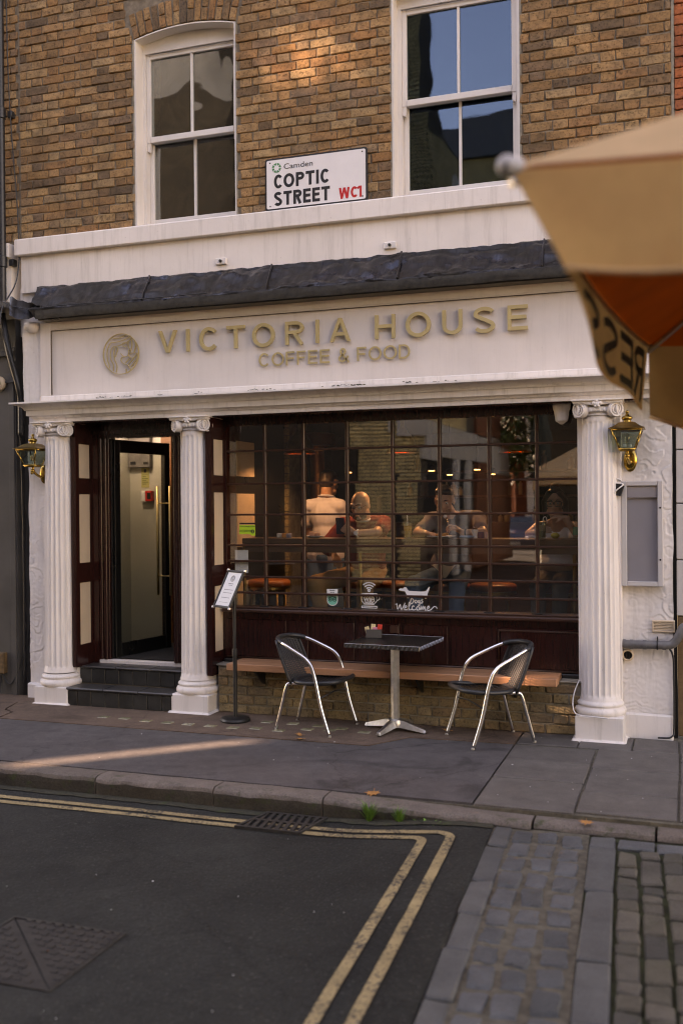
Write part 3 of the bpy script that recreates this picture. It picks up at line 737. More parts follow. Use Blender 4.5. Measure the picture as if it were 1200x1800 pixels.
# sash windows
def sash_window(W, gl, gr):
    xl, xr = W; xm = (gl+gr)/2
    fr = MB()
    fr.box(xl, xl+.014, .004, .12, 4.053, SPR).box(xr-.014, xr, .004, .12, 4.053, SPR)
    fr.box(xl, gl-.038, .12, .27, 4.053, SPR-.05).box(gr+.038, xr, .12, .27, 4.053, SPR-.05)
    fr.box(gl-.038, gr+.038, .125, .27, 4.053, 4.115)
    n = 16                                            # curved head board and its soffit
    top = [(xl+(xr-xl)*k/n, 0) for k in range(n+1)]
    poly = [(xl+.0005, .121, 5.585), (xr-.0005, .121, 5.585)] + [(x, .121, arch_z(W, x)-.003) for x, _ in top[::-1]]
    poly = [(max(xl+.0005, min(xr-.0005, p[0])), p[1], p[2]) for p in poly]
    fr.extr(poly, (0, .15, 0))
    for k in range(n):
        x0, x1 = top[k][0], top[k+1][0]
        fr.add([(x0, .004, arch_z(W, x0)-.004), (x1, .004, arch_z(W, x1)-.004), (x1, .12, arch_z(W, x1)-.004), (x0, .12, arch_z(W, x0)-.004),
                (x0, .004, arch_z(W, x0)+.006), (x1, .004, arch_z(W, x1)+.006), (x1, .12, arch_z(W, x1)+.006), (x0, .12, arch_z(W, x0)+.006)],
               [(0, 1, 2, 3), (0, 4, 5, 1)])
    f = part('sash_window', fr, M_SASH, cafe)
    part('head_bead', MB().cbox(gl-.037, gr+.037, .108, .1205, 5.572, 5.584, .004), M_SASH, f)
    for a in (xl-.013, xr+.0005): part('reveal_pointing', MB().box(a, a+.0125, -.002, .05, 4.06, SPR), M_MORTARLOW, f)
    for nm, y, z0, z1, rb, rt in (('upper_sash', .135, 4.865, 5.535, .052, .046), ('lower_sash', .185, 4.165, 4.825, .05, .04)):
        s = MB()
        d = .045
        s.cbox(gl-.0375, gl, y, y+d, z0-rb, z1+rt, .004).cbox(gr, gr+.0375, y, y+d, z0-rb, z1+rt, .004)
        s.cbox(gl+.0003, gr-.0003, y+.001, y+d-.001, z1, z1+rt-.001, .004).cbox(gl+.0003, gr-.0003, y-.006 if nm == 'upper_sash' else y+.001, y+d-.001, z0-rb+.001, z0, .004)
        s.cbox(xm-.011, xm+.011, y+.006, y+d-.006, z0-.002, z1+.002, .003)
        if nm == 'upper_sash':
            for hx in (gl-.019, gr+.019): s.extr([(hx-.016, y+.005, z0-rb-.06), (hx+.010, y+.005, z0-rb-.075), (hx+.016, y+.005, z0-rb+.001), (hx-.016, y+.005, z0-rb+.001)], (0, .03, 0))
        part(nm, s, M_SASH, f)
        for a, b in ((gl, xm-.011), (xm+.011, gr)):
            me = MB().cbox(-(b-a)/2, (b-a)/2, -.002, .002, -(z1-z0)/2, (z1-z0)/2, .0005).mesh('pane', M_GLASSUP if W is W2 else M_GLASSUP2)
            piece('pane', me, f, ((a+b)/2, y+.024, (z0+z1)/2), (rs.uniform(-.006, .006), 0, rs.uniform(-.006, .006)))
    return f
sash_window(W1, -4.36, -3.573); sash_window(W2, -2.07, -1.243)

# lead roof of the shopfront
def leadpt(u, v):
    x = (-5.42+.2*v)*(1-u)-.09*u
    P = [(-.029, 3.620), (-.07, 3.575), (-.17, 3.485), (-.26, 3.400), (-.325, 3.362), (-.338, 3.35), (-.336, 3.315), (-.328, 3.272)]
    t = v*(len(P)-1); i = min(int(t), len(P)-2); f = t-i
    y = P[i][0]+(P[i+1][0]-P[i][0])*f; z = P[i][1]+(P[i+1][1]-P[i][1])*f
    a = .018*nz(x*3.1, v*3, 1)+.020*nz(x*7, v*7, 4)+.012*nz(x*17, v*14, 8)+.006*nz(x*37, v*25, 2)
    if t > 4.5: a *= .35; y += .006*nz(x*24, 0, 3)
    if t < .5: a *= .4; z += .006*nz(x*9, 2, 2)
    return (x, y-a*.7, z+a*.7)
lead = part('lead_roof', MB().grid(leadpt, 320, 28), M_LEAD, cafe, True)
part('lead_drip', MB().box(-5.2, -.09, -.325, -.18, 3.262, 3.275), M_BLACKWOOD, lead)
mb = MB().grid(lambda u, v: (-5.215+5.12*u, -.341-.004*math.sin(v*3)+.004*nz(u*40, v*2), 3.345-.075*v+.006*nz(u*16, 2)+.003*nz(u*90, 3)), 300, 3)
part('lead_apron', mb, plain('dark lead edge', (.028, .024, .018), .6, .3, var=.6, vscale=30), lead, True)  # edge strip darker than the lead sheet above
for x in (-4.13, -3.05, -2.0, -.95):
    u = (x+5.22)/5.13; mb = MB()
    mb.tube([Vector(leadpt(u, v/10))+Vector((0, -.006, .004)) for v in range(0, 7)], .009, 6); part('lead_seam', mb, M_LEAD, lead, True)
mb = MB().grid(lambda u, v: (-5.50+.30*u+.03*v, -.30+.05*u*v-.02*math.sin(u*7)-.05*v*(1-u), 3.49-.10*u-v*(.05+.13*math.sin(1.2+2.2*u))+.02*nz(u*5, v*5)), 14, 8)
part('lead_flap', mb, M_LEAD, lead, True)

# cornice over the columns
PROF = [(-.19, 2.398), (-.27, 2.398), (-.27, 2.430), (-.283, 2.433), (-.289, 2.444), (-.300, 2.452), (-.315, 2.455), (-.315, 2.498), (-.326, 2.501), (-.332, 2.514), (-.345, 2.526), (-.368, 2.537), (-.402, 2.545), (-.420, 2.549), (-.420, 2.563), (-.19, 2.585)]
mb = MB(); xsC = [None] + [-4.8+.3*i for i in range(15)] + [-.06]
n = len(PROF)
for k, x in enumerate(xsC):
    for (y, z) in PROF:
        xx_ = (-5.045+.93*y) if x is None else x
        mb.v.append((xx_, y, z+(0 if x is None else .003*nz(x*1.3, 0))))
for k in range(len(xsC)-1):
    for j in range(n): mb.f.append((k*n+j, k*n+(j+1) % n, (k+1)*n+(j+1) % n, (k+1)*n+j)); mb.mi.append(0)
mb.f.append(tuple(range(n))[::-1]); mb.mi.append(0)
for j in range(n-1):                       # return along the left end
    pass
cornice = part('cornice', mb, M_WHITE, cafe)
part('cornice_soffit', MB().box(-5.02, -.30, -.24, .10, 2.386, 2.3985), M_MAROON, cafe)
part('mossy_fillet', MB().cbox(-5.25, -.09, -.235, -.1, 2.58, 2.628, .006), M_WHITE, cornice)
mm = MB()
for k in range(170):
    x = rs.choice((rs.uniform(-4.7, -3.6), rs.uniform(-3.3, -1.6), rs.uniform(-2.6, -1.9)))
    if nz(x*3, 5) < -.02: continue
    mm.ball((x, -.238-rs.uniform(0, .03), 2.583+rs.uniform(0, .012)), (rs.uniform(.005, .012), .006, rs.uniform(.0015, .0035)), 6, 4)
o = part('moss', mm, M_MOSS, cornice); o['kind'] = 'stuff'

# fluted columns with Ionic capitals on plinths
def flute(n_, depth, z0, z1):
    def f(r, z, a):
        k = max(0, min(1, (z-z0)/.03))*max(0, min(1, (z1-z)/.03)); k = math.sqrt(k)
        t = abs(math.sin(a*n_/2)); return r*(1-depth*k*max(0, (t-.25)/.75)**.6)
    return f
FL = flute(20, .085, .30, 2.245)
def volute(mb, c, ang, s):
    """scroll standing in a vertical plane turned by ang; s = +1/-1 winds outwards"""
    ex = Vector((math.cos(ang), math.sin(ang), 0)); c = Vector(c); pts = []; rr = []
    for k in range(46):
        t = k/45; a = math.pi*.5 + s*t*2.6*2*math.pi*-1; r = .050*(1-t)**.9+.006
        pts.append(c+ex*(math.cos(a)*r)+Vector((0, 0, math.sin(a)*r))); rr.append(.0085*(1-.5*t))
    mb.tube(pts, rr, 6)
    nrm = Vector((-math.sin(ang), math.cos(ang), 0)); Rm = Matrix((ex, nrm, Vector((0, 0, 1)))).transposed()
    mb.ball(c, (.013, .013, .013), 8, 6)
    seg = 20
    ring = [(c+ex*(math.cos(2*math.pi*k/seg)*.052)+Vector((0, 0, math.sin(2*math.pi*k/seg)*.052))) for k in range(seg)]
    mb.add([p+nrm*.004 for p in ring]+[p+nrm*.045 for p in ring], [tuple(range(seg))]+[(k, seg+k, seg+(k+1) % seg, (k+1) % seg) for k in range(seg)]+[tuple(range(seg, 2*seg))[::-1]])
def column(cx, zp, lab):
    cyy = -.185
    c0 = part('column', MB().cbox(cx-.152, cx+.150, -.175, .02, zp, 2.397, .004), M_WHITE, cafe, label=lab)
    rows = [.262, .285, .30, .306, .315, .33, .7, 1.1, 1.5, 1.9, 2.2, 2.225, 2.238, 2.245, 2.26, 2.285]
    n_ = 160
    def rad(z): t = (z-.26)/2.02; return .137-.022*t**1.4+(.010*max(0, 1-(z-.262)/.03) if z < .29 else 0)
    mb = MB(); vs_ = []
    for z in rows:
        for k in range(n_):
            a = 2*math.pi*k/n_+.08; r = FL(rad(z), z, a); vs_.append((cx+r*math.cos(a), cyy+r*math.sin(a), z))
    mb.add(vs_, [(i*n_+k, i*n_+(k+1) % n_, (i+1)*n_+(k+1) % n_, (i+1)*n_+k) for i in range(len(rows)-1) for k in range(n_)])
    part('shaft', mb, M_WHITE, c0, 38)
    mb = MB().lathe([(.168, zp), (.176, zp+.012), (.178, zp+.028), (.172, zp+.046), (.158, zp+.052), (.155, zp+.060), (.160, zp+.066), (.163, zp+.074), (.160, zp+.084), (.148, zp+.092), (.142, zp+.1035)], (cx, cyy), 48)
    part('base', mb, M_WHITE, c0, 50)
    mb = MB().cbox(cx-.166, cx+.166, -.345, -.03, -.03, zp-.0005, .008, None, .003, rs); part('plinth', mb, M_STUCCO, c0)
    part('skirting', MB().cbox(cx-.19, cx+.19, -.37, -.04, -.02, .012, .012, None, .006, rs), M_WHITE, c0)
    cap = MB().lathe([(.116, 2.283), (.126, 2.288), (.126, 2.296), (.118, 2.300), (.118, 2.305), (.138, 2.312), (.142, 2.33), (.135, 2.345)], (cx, cyy), 40)
    for k in range(14): a = math.pi+math.pi*(k+.5)/14; cap.ball((cx+.135*math.cos(a), cyy+.135*math.sin(a), 2.323), (.012, .012, .015), 6, 5)
    for s in (-1, 1):
        volute(cap, (cx+s*.125, cyy-.125, 2.325), s*.62, s)
        volute(cap, (cx+s*.150, cyy-.085, 2.325), s*1.15, -s)
        cap.tube(spline([(cx+s*.02, cyy-.142, 2.362), (cx+s*.07, cyy-.138, 2.368), (cx+s*.12, cyy-.135, 2.376)], 4), .009, 6)
    cap.cbox(cx-.168, cx+.168, cyy-.150, cyy+.14, 2.366, 2.384, .006).cbox(cx-.178, cx+.178, cyy-.165, cyy+.14, 2.3842, 2.3975, .004)
    for dx, dz, r in ((0, .0, .020), (-.022, .006, .014), (.022, .006, .014), (0, .022, .013), (-.012, -.014, .010), (.012, -.014, .010)): cap.ball((cx+dx, cyy-.155, 2.362+dz), (r, .014, r), 8, 6)
    part('capital', cap, M_WHITE, c0, 45)
    return c0
column(-5.098, .15, 'left fluted column beside the entrance steps')
column(-3.785, .155, 'middle fluted column between entrance and window')
column(-.588, .172, 'right fluted column beside the menu case')

# rough stucco strips at both ends
def stucco(x0, x1, z0, z1, y, nx_, nz_, seed):
    def fn(u, v):
        x, z = x0+(x1-x0)*u, z0+(z1-z0)*v
        w1 = .25*nz(x*6, z*6, 4); a = abs(nz(x*9+seed+w1, z*13, 1)); b = abs(nz(x*15+w1, z*8+seed, 6)); g1 = max(0, nz(x*3, z*3, seed)+.25); q1 = 2.6*nz(x*6+w1, z*9, seed)+1.2*nz(x*14, z*10, 3); r = ((q1-math.floor(q1))*.005)*min(1, g1*2.5)+.0018*nz(x*40, z*40, seed)+.004*nz(x*5, z*5, 2)
        if u in (0, 1): r += .004*nz(z*8, seed)
        return (x+(.012*nz(z*4, seed, 2) if u in (0, 1) else 0), y-r, z)
    return MB().grid(fn, nx_, nz_)
s1 = part('stucco_pilaster', stucco(-5.475, -5.02, .12, 2.40, -.10, 70, 330, 3), M_STUCCO, cafe, 60, 'rough white stucco strip at left end of shopfront')
part('stucco_core', MB().box(-5.468, -5.0, -.095, .3, 0, 3.30), M_STUCCO, s1)
part('end_core', MB().box(-5.62, -5.2, .004, .3, 3.2, 3.63), M_STUCCO, s1)
part('stucco_foot', MB().cbox(-5.49, -5.26, -.135, 0, -.02, .125, .012, None, .004, rs), M_STUCCO, s1)
part('stucco_end', stucco(-5.468, -5.27, 2.56, 3.30, -.17, 20, 60, 8), M_STUCCO, s1, 60)
part('corbel', MB().lathe([(.03, 3.19), (.06, 3.21), (.07, 3.235), (.072, 3.27)], (-5.36, -.18), 20), M_STUCCO, s1, True)
s2 = part('stucco_pilaster', stucco(-.46, -.095, .17, 2.40, -.10, 64, 340, 11), M_STUCCO, cafe, 60, 'rough white stucco strip behind menu case')
part('stucco_core', MB().box(-.47, -.097, -.095, .5, .0, 3.30), M_STUCCO, s2)
part('stucco_foot', MB().cbox(-.445, -.10, -.118, 0, -.02, .172, .014, None, .006, rs), M_STUCCO, s2)

part('corner_joint', MB().box(-.0865, -.0685, -.004, .1, 2.45, 6.9), M_MORTARLOW, s2)
part('corner_gap', MB().box(-.0945, -.0685, .006, .1, -.02, 2.449), M_PIT, s2)
# entrance: steps, reveals, frame, open glazed door
stp = part('entrance_step', MB().box(-4.95, -3.93, -.325, .1, -.05, .143), M_GROUT, cafe, label='lower tiled entrance step')
stp2 = part('entrance_step', MB().box(-4.95, -3.93, -.122, .3, .144, .298), M_GROUT, cafe, label='upper tiled entrance step')
def tiles(par, y, z0, z1, xoff):
    x = -4.948+xoff
    xa = -4.948
    while xa < -3.96:
        xb = min(x, -3.945)
        if xb-xa > .03:
            w = (xb-xa)/2-.003; me = MB().cbox(-w, w, -.009, .006, -(z1-z0)/2, (z1-z0)/2, .003, None, .0012, rs).mesh('tile', M_TILE)
            piece('tile', me, par, ((xa+xb)/2, y, (z0+z1)/2), (0, rs.uniform(-.006, .006), rs.uniform(-.006, .006)))
        xa = xb; x += .133
tiles(stp, -.328, .004, .128, .11); tiles(stp2, -.125, .160, .284, .12)
for par, y0, y1, z in ((stp, -.348, -.128, .132), (stp2, -.145, .06, .286)):
    xa = -4.95
    for w in (.36, .33, .33):
        me = MB().cbox(-w/2+.002, w/2-.002, y0, y1, 0, .020, .007, None, .001, rs).mesh('tread', M_SLATE); piece('tread', me, par, (xa+w/2, 0, z)); xa += w
part('threshold', MB().cbox(-4.93, -3.9, .045, .10, .299, .338, .006), M_WHITE, cafe)
part('entrance_head', MB().box(-4.95, -3.86, .03, .16, 2.27, 2.395).box(-4.95, -3.86, .015, .0299, 2.30, 2.33), M_MAROON, cafe)
jb = MB().box(-4.93, -4.862, .04, .16, .3, 2.269)
for x, r in ((-4.845, .020), (-4.80, .022), (-4.768, .012)): jb.lathe([(r, .338), (r, 2.268)], (x, .06), 16)
jb.box(-4.862, -4.758, .062, .16, .338, 2.269)
part('door_frame', jb, M_MAROON, cafe, 40)
jb = MB().box(-4.13, -3.90, .04, .16, .338, 2.269)
for x, r in ((-4.105, .022), (-4.06, .018), (-4.0, .02)): jb.lathe([(r, .338), (r, 2.268)], (x, .05), 16)
part('door_frame', jb, M_MAROON, cafe, 40)
def reveal(x, y0, y1, back, lab, skip=False):
    """a panelled board facing right, with three cream insets"""
    zs = [(2.217, 1.917), (1.785, 1.185), (1.022, .482)]
    b = MB().box(x-.05, x-.012, y0-.05, y1+.04, .3, 2.397)
    ins = []
    st_ = [(.3, .482), (1.022, 1.185), (1.785, 1.917), (2.217, 2.397)]
    b.box(x-.012, x, y0-.05, y0, .3, 2.397).box(x-.012, x, y1, y1+.04, .3, 2.397)
    for a, c in st_: b.box(x-.012, x-.0005, y0, y1, a, c)
    rp = part('side_panel', b, M_MAROON, cafe, label=lab)
    for a, c in zs: part('cream_inset', MB().cbox(x-.0125, x-.008, y0+.004, y1-.004, c+.004, a-.004, .001), M_CREAM, rp)
    return rp
reveal(-4.922, -.155, .018, 1, 'panelled reveal left of the door')
reveal(-3.612, -.215, -.03, 1, 'panelled reveal left of the window')
part('reveal_core', MB().box(-3.93, -3.664, -.15, .3, .0, 2.397), M_MAROON, cafe)
# door leaf
door = part('door', MB().box(0, .001, 0, .001, 0, .001), M_BLACKWOOD, cafe); bpy.data.objects.remove(door)
DA = R(79)
def dmb():
    mb = MB(); T = .045
    for (a, b, z0, z1) in ((0, .07, .348, 2.262), (.67, .74, .348, 2.262)): mb.cbox(a, b, -T/2, T/2, z0, z1, .003)
    mb.cbox(.0703, .6697, -T/2+.001, T/2-.001, 2.15, 2.261, .003).cbox(.0703, .6697, -T/2+.001, T/2-.001, .349, .468, .003); return mb
DM = Matrix.Translation((-4.748, .10, 0)) @ Matrix.Rotation(DA, 4, 'Z')
def xf(mb, M): mb.v = [tuple(M @ Vector(p)) for p in mb.v]; return mb
door = part('door', xf(dmb(), DM), M_BLACKWOOD, cafe, label='open glazed entrance door')
part('pane', xf(MB().box(.0705, .6695, -.003, .003, .4685, 2.1495), DM), M_GLASSDOOR, door)
for s in (-1, 1):
    y = s*.075
    part('handle', xf(MB().tube([(.675, y, .84), (.675, y, 1.86)], .012, 10).tube([(.675, 0, 1.02), (.675, y, 1.02)], .007, 8).tube([(.675, 0, 1.70), (.675, y, 1.70)], .007, 8), DM), M_HANDLE, door, True)
part('lock_plate', xf(MB().cbox(.69, .715, -.03, .03, 1.28, 1.52, .004), DM), M_BLACK, door)
part('hinge_post', MB().tube([(-4.752, .085, .348), (-4.752, .085, 2.262)], .010, 8), M_BLACKWOOD, door)

# lobby behind the door, and the coffee room
LY = 1.12
part('room_floor', MB().box(-5.29, -.41, .1, 6.99, .2, .338), M_FLOORIN, cafe)
part('door_mat', MB().cbox(-4.72, -4.0, .115, 1.35, .3385, .348, .003), M_MAT, cafe)
part('room_ceiling', MB().box(-5.29, -.41, .17, 6.99, 2.62, 2.79), M_DARKROOM, cafe)
part('room_wall', MB().box(-5.29, -.41, 5.6, 5.75, .338, 2.62).box(-5.29, -5.2, LY+.102, 5.6, .338, 2.62).box(-.42, -.405, .17, 5.6, .338, 2.62), M_DARKROOM, cafe)
LY = 1.12; lw_ = at_y(284, 900, LY).x
part('lobby_wall', MB().box(-5.289, lw_, LY, LY+.1, .338, 2.62).box(-5.289, -5.19, .165, LY-.001, .338, 2.62), M_LOBBY, cafe)
part('lobby_trim', MB().cbox(lw_+.002, lw_+.12, LY-.01, LY+.11, .338, 2.62, .005), planks('orange wood', (.16, .06, .02), (.24, .10, .035)), cafe)
part('partition', MB().box(-3.98, -3.75, .16, 3.0, .338, 2.62), M_MAROON, cafe)

# ------------------------------------------------------------------ the large paned window, its sill, panels and low brick wall
VX = [-3.58, -3.256, -2.918, -2.547, -2.173, -1.797, -1.411, -1.054, -.757]
HZ = [.845, .955, 1.085, 1.215, 1.345, 1.597, 1.85, 2.12, 2.335]
win = part('shop_window', MB().box(-3.66, -3.5925, -.02, .06, .80, 2.397).box(-.7445, -.66, -.02, .06, .80, 2.397).box(-3.592, -.745, -.03, .07, 2.345, 2.397).box(-3.592, -.745, -.022, .0699, 2.331, 2.3449), M_MAROON, cafe)
part('sill', MB().cbox(-3.60, -.70, -.125, .08, .802, .832, .008).cbox(-3.60, -.70, -.075, .079, .8325, .8445, .003), M_BAR, win)
for i, x in enumerate(VX[1:-1]):
    mb = MB().cbox(x-.0125, x+.0125, -.014, .026, .845, 2.335, .004)
    part('glazing_bar', mb, M_BAR, win)
    part('bar_foot', MB().cbox(x-.04, x+.04, -.045, -.0141, .8448, .852, .002), M_BLACK, win)
for z in HZ[1:-1]:
    part('glazing_bar', MB().cbox(-3.592, -.745, -.0175, .0275, z-.008, z+.008, .003), M_BAR, win)
rp_ = random.Random(21)
for i in range(8):
    for j in range(8):
        w, h = VX[i+1]-VX[i], HZ[j+1]-HZ[j]
        me = MB().box(-w/2, w/2, -.0015, .0015, -h/2, h/2).mesh('pane', M_GLASS)
        piece('pane', me, win, ((VX[i]+VX[i+1])/2, .012, (HZ[j]+HZ[j+1])/2), (rp_.uniform(-.004, .004), 0, rp_.uniform(-.004, .004)+(.010 if i == 7 else 0)))
# painted boards under the window
sp = part('stall_board', MB().box(-3.66, -.70, -.055, .2, .38, .8019), M_MAROON, cafe)
for a, b in ((-3.60, -3.05), (-3.035, -2.86), (-2.845, -2.47), (-2.455, -2.10), (-2.085, -1.72), (-1.705, -1.345), (-1.33, -.72)):
    part('board_panel', MB().cbox(a+.006, b-.006, -.068, -.0552, .44, .745, .004), M_MAROON, sp)
part('panel_moulding', MB().tube([(-1.335, -.072, .50), (-1.335, -.072, .722), (-.73, -.072, .722)], .007, 6).tube([(-3.58, -.068, .43), (-.73, -.068, .43)], .010, 6), M_BAR, sp, True)
part('black_rail', MB().cbox(-3.60, -.71, -.09, -.056, .386, .418, .006), M_BLACK, sp)
q = at_y(693, 1106, -.07); part('latch', MB().cbox(q.x-.032, q.x+.032, -.085, -.0685, q.z-.03, q.z+.03, .004), M_BAR, sp)
# low brick wall
lw = part('low_wall', MB().box(-3.60, -.72, -.188, .0, -.05, .372), M_MORTARLOW, cafe)
part('wall_cap', MB().cbox(-3.615, -.715, -.205, -.05, .3725, .388, .006, None, .003, rs), M_MORTARLOW, lw)
SBL = [MB().cbox(-.1075, .1075, -.002, .05, -.031, .031, .005, None, .003, rs).mesh('brick', M_BRICKLOW) for _ in range(6)]
for i in range(5):
    z = .033+.0735*i
    for a, b in flemish(-3.59, -.73, i, z):
        L = b-a; piece('brick', rs.choice(SBL), lw, ((a+b)/2, -.2+rs.uniform(-.003, .003), z), (rs.uniform(-.01, .01), rs.uniform(-.008, .008), rs.uniform(-.012, .012)), (L/.215, 1, 1))
# bench boards on the wall
bn = thing('bench', 'long oiled wooden bench board fixed along the low brick wall under the window', 'bench', (-2.15, -.3, .375))
part('seat_board', MB().cbox(-3.425, -.87, -.405, -.262, .376, .430, .004), M_BENCH, bn)
part('seat_board', MB().cbox(-3.425, -.87, -.259, -.10, .3885, .4295, .003), M_BENCH, bn)
for x in (-3.2, -2.6, -1.9, -1.2):
    part('bracket', MB().extr([(x, -.202, .375), (x, -.202, .25), (x, -.215, .25), (x, -.38, .365), (x, -.38, .375)], (.02, 0, 0)), M_BLACK, bn)

# ------------------------------------------------------------------ lettering made of strokes with square ends
def arc(cx, cz, rx, rz, a0, a1, n=18): return [(cx+rx*math.cos(R(a0+(a1-a0)*k/n)), cz+rz*math.sin(R(a0+(a1-a0)*k/n))) for k in range(n+1)]
def glyph(ch, w, t):
    """strokes (list of polylines, or ('poly', points)) in a box w wide and 1 tall; t = stroke"""
    h = t/2; m = w/2
    if ch == 'I': return [[(m, 0), (m, 1)]]
    if ch == 'V': return [('poly', [(0, 1), (t*1.06, 1), (m+t*.5, 0), (m-t*.5, 0)]), ('poly', [(w-t*1.06, 1), (w, 1), (m+t*.5, 0), (m-t*.5, 0)])]
    if ch == 'A': return [('poly', [(0, 0), (t*1.06, 0), (m+t*.5, 1), (m-t*.5, 1)]), ('poly', [(w-t*1.06, 0), (w, 0), (m+t*.5, 1), (m-t*.5, 1)]), [(w*.22, .32), (w*.78, .32)]]
    if ch == 'W':
        q = w/4; return [('poly', [(0, 1), (t, 1), (q+t*.5, 0), (q-t*.5, 0)]), ('poly', [(m-t*.5, 1), (m+t*.5, 1), (q+t*.5, 0), (q-t*.5, 0)]), ('poly', [(m-t*.5, 1), (m+t*.5, 1), (3*q+t*.5, 0), (3*q-t*.5, 0)]), ('poly', [(w-t, 1), (w, 1), (3*q+t*.5, 0), (3*q-t*.5, 0)])]
    if ch == 'C': return [arc(m, .5, m-h, .5-h, 42, 318, 30)]
    if ch == 'G': return [arc(m, .5, m-h, .5-h, 42, 300, 30), [(m, .44), (w-h, .44), (w-h, .1)]]
    if ch == 'O': return [('loop', arc(m, .5, m-h, .5-h, 0, 360, 36)[:-1])]
    if ch == 'T': return [[(0, 1-h), (w, 1-h)], [(m, 0), (m, 1-t)]]
    if ch == 'H': return [[(h, 0), (h, 1)], [(w-h, 0), (w-h, 1)], [(t, .52), (w-t, .52)]]
    if ch == 'E': return [[(h, 0), (h, 1)], [(t, 1-h), (w, 1-h)], [(t, .52), (w*.93, .52)], [(t, h), (w, h)]]
    if ch == 'F': return [[(h, 0), (h, 1)], [(t, 1-h), (w, 1-h)], [(t, .50), (w*.9, .50)]]
    if ch == 'U': return [[(h, 1), (h, .36)]+arc(m, .36, m-h, .36-h, 180, 360, 16)+[(w-h, .36), (w-h, 1)]]
    if ch == 'D': return [[(h, 0), (h, 1)], [(t, 1-h), (w*.45, 1-h)]+arc(w*.45, .5, w*.55-h, .5-h, 90, -90, 18)+[(w*.45, h), (t, h)]]
    if ch == 'P': return [[(h, 0), (h, 1)], [(t, 1-h), (w*.55, 1-h)]+arc(w*.55, .72, w*.45-h, .28-h, 90, -90, 14)+[(t, .44+h)]]
    if ch == 'R': return [[(h, 0), (h, 1)], [(t, 1-h), (w*.55, 1-h)]+arc(w*.55, .73, w*.45-h, .27-h, 90, -90, 14)+[(t, .46+h)], [(w*.55, .46), (w*.80, .40), (w-h*1.3, .25), (w-h, 0)] if False else [(w*.52, .47), (w-h*1.1, 0)]]
    if ch == 'S':
        return [arc(m, .735, m-h, .265-h, 25, 200, 16)+[(m*.75, .555), (m*1.2, .475)]+arc(m, .265, m-h, .275-h, 30, -155, 18)]
    if ch == '&': return [[(w, 0), (w*.22, .66)]+arc(w*.43, .78, w*.21, .20-h*.5, 200, -20, 14)+[(w*.5, .56), (w*.2, .42)]+arc(w*.36, .25, w*.30, .25-h, 140, 300, 14)+[(w*.75, .2), (w*.93, .45)]]
    if ch == '1': return [[(m, 0), (m, 1)], [(m-t*.4, .93), (m-t*1.5, .78)]]
    return []
def ribbon(poly, t, loop=False):
    P = [Vector((a, b)) for a, b in poly]; n = len(P); L = []; Rr = []
    for i in range(n):
        a = P[i-1] if (i > 0 or loop) else None; b = P[(i+1) % n] if (i < n-1 or loop) else None
        d0 = (P[i]-a).normalized() if a is not None and (P[i]-a).length > 1e-7 else None; d1 = (b-P[i]).normalized() if b is not None and (b-P[i]).length > 1e-7 else None
        d = (d0 or d1)+(d1 or d0); d = d.normalized() if d.length > 1e-6 else (d0 or d1)
        nn = Vector((-d.y, d.x)); k = 1/max(.6, nn.dot(Vector((-(d0 or d1).y, (d0 or d1).x))))
        L.append(P[i]+nn*t/2*k); Rr.append(P[i]-nn*t/2*k)
    return L, Rr
def strokes_to(mb, strokes, t, f, d0, d1, stagger=.0003):
    """strokes in letter space; f maps (a, b, depth) into the place; d0 back depth, d1 front depth"""
    for si, s in enumerate(strokes):
        dd = d1+si*stagger
        if s and s[0] == 'poly':
            p = s[1]; n = len(p); b0 = [f(a, b, d0) for a, b in p]; b1 = [f(a, b, dd) for a, b in p]
            mb.add(b0+b1, [tuple(range(n)), tuple(range(n, 2*n))]+[(i, (i+1) % n, n+(i+1) % n, n+i) for i in range(n)]); continue
        loop = bool(s) and s[0] == 'loop'
        L, Rr = ribbon(s[1] if loop else s, t, loop); n = len(L); vs_ = []
        for i in range(n): vs_ += [f(L[i].x, L[i].y, d0), f(Rr[i].x, Rr[i].y, d0), f(Rr[i].x, Rr[i].y, dd), f(L[i].x, L[i].y, dd)]
        fs = []
        for i in range(n if loop else n-1):
            a, b = i*4, ((i+1) % n)*4
            for k in range(4): fs.append((a+k, a+(k+1) % 4, b+(k+1) % 4, b+k))
        if not loop: fs += [(0, 1, 2, 3), ((n-1)*4+3, (n-1)*4+2, (n-1)*4+1, (n-1)*4)]
        mb.add(vs_, fs)
    return mb

# ------------------------------------------------------------------ shop sign
sign = thing('shop_sign', 'long white fascia sign with raised gold lettering and round woman emblem', 'shop sign', (-2.7, -.2, 2.63))
part('sign_board', MB().box(-5.262, -.30, -.190, .0, 2.632, 3.268), M_FASCIA, sign)
part('sign_border', MB().cbox(-5.266, -5.160, -.207, -.1905, 2.630, 3.270, .003).cbox(-5.1597, -.30, -.207, -.1905, 3.203, 3.2699, .003), M_FASCIA, sign)
part('border_shadow_strip', MB().box(-5.1592, -.30, -.2055, -.1903, 3.1875, 3.1912).box(-5.1592, -5.1555, -.2055, -.1903, 2.64, 3.1872), plain('painted shadow line', (.10, .075, .06), .9), sign)  # dark strip painted in for the shadow line inside the border
part('border_bead', MB().cbox(-5.1595, -.30, -.2035, -.1905, 3.191, 3.2025, .002), M_FASCIA, sign)
BIG = [('V', -4.104, -3.937), ('I', -3.853, -3.819), ('C', -3.729, -3.558), ('T', -3.487, -3.326), ('O', -3.261, -3.069), ('R', -2.977, -2.823), ('I', -2.725, -2.692), ('A', -2.605, -2.437),
       ('H', -2.239, -2.081), ('O', -1.996, -1.803), ('U', -1.714, -1.564), ('S', -1.477, -1.32), ('E', -1.228, -1.081)]
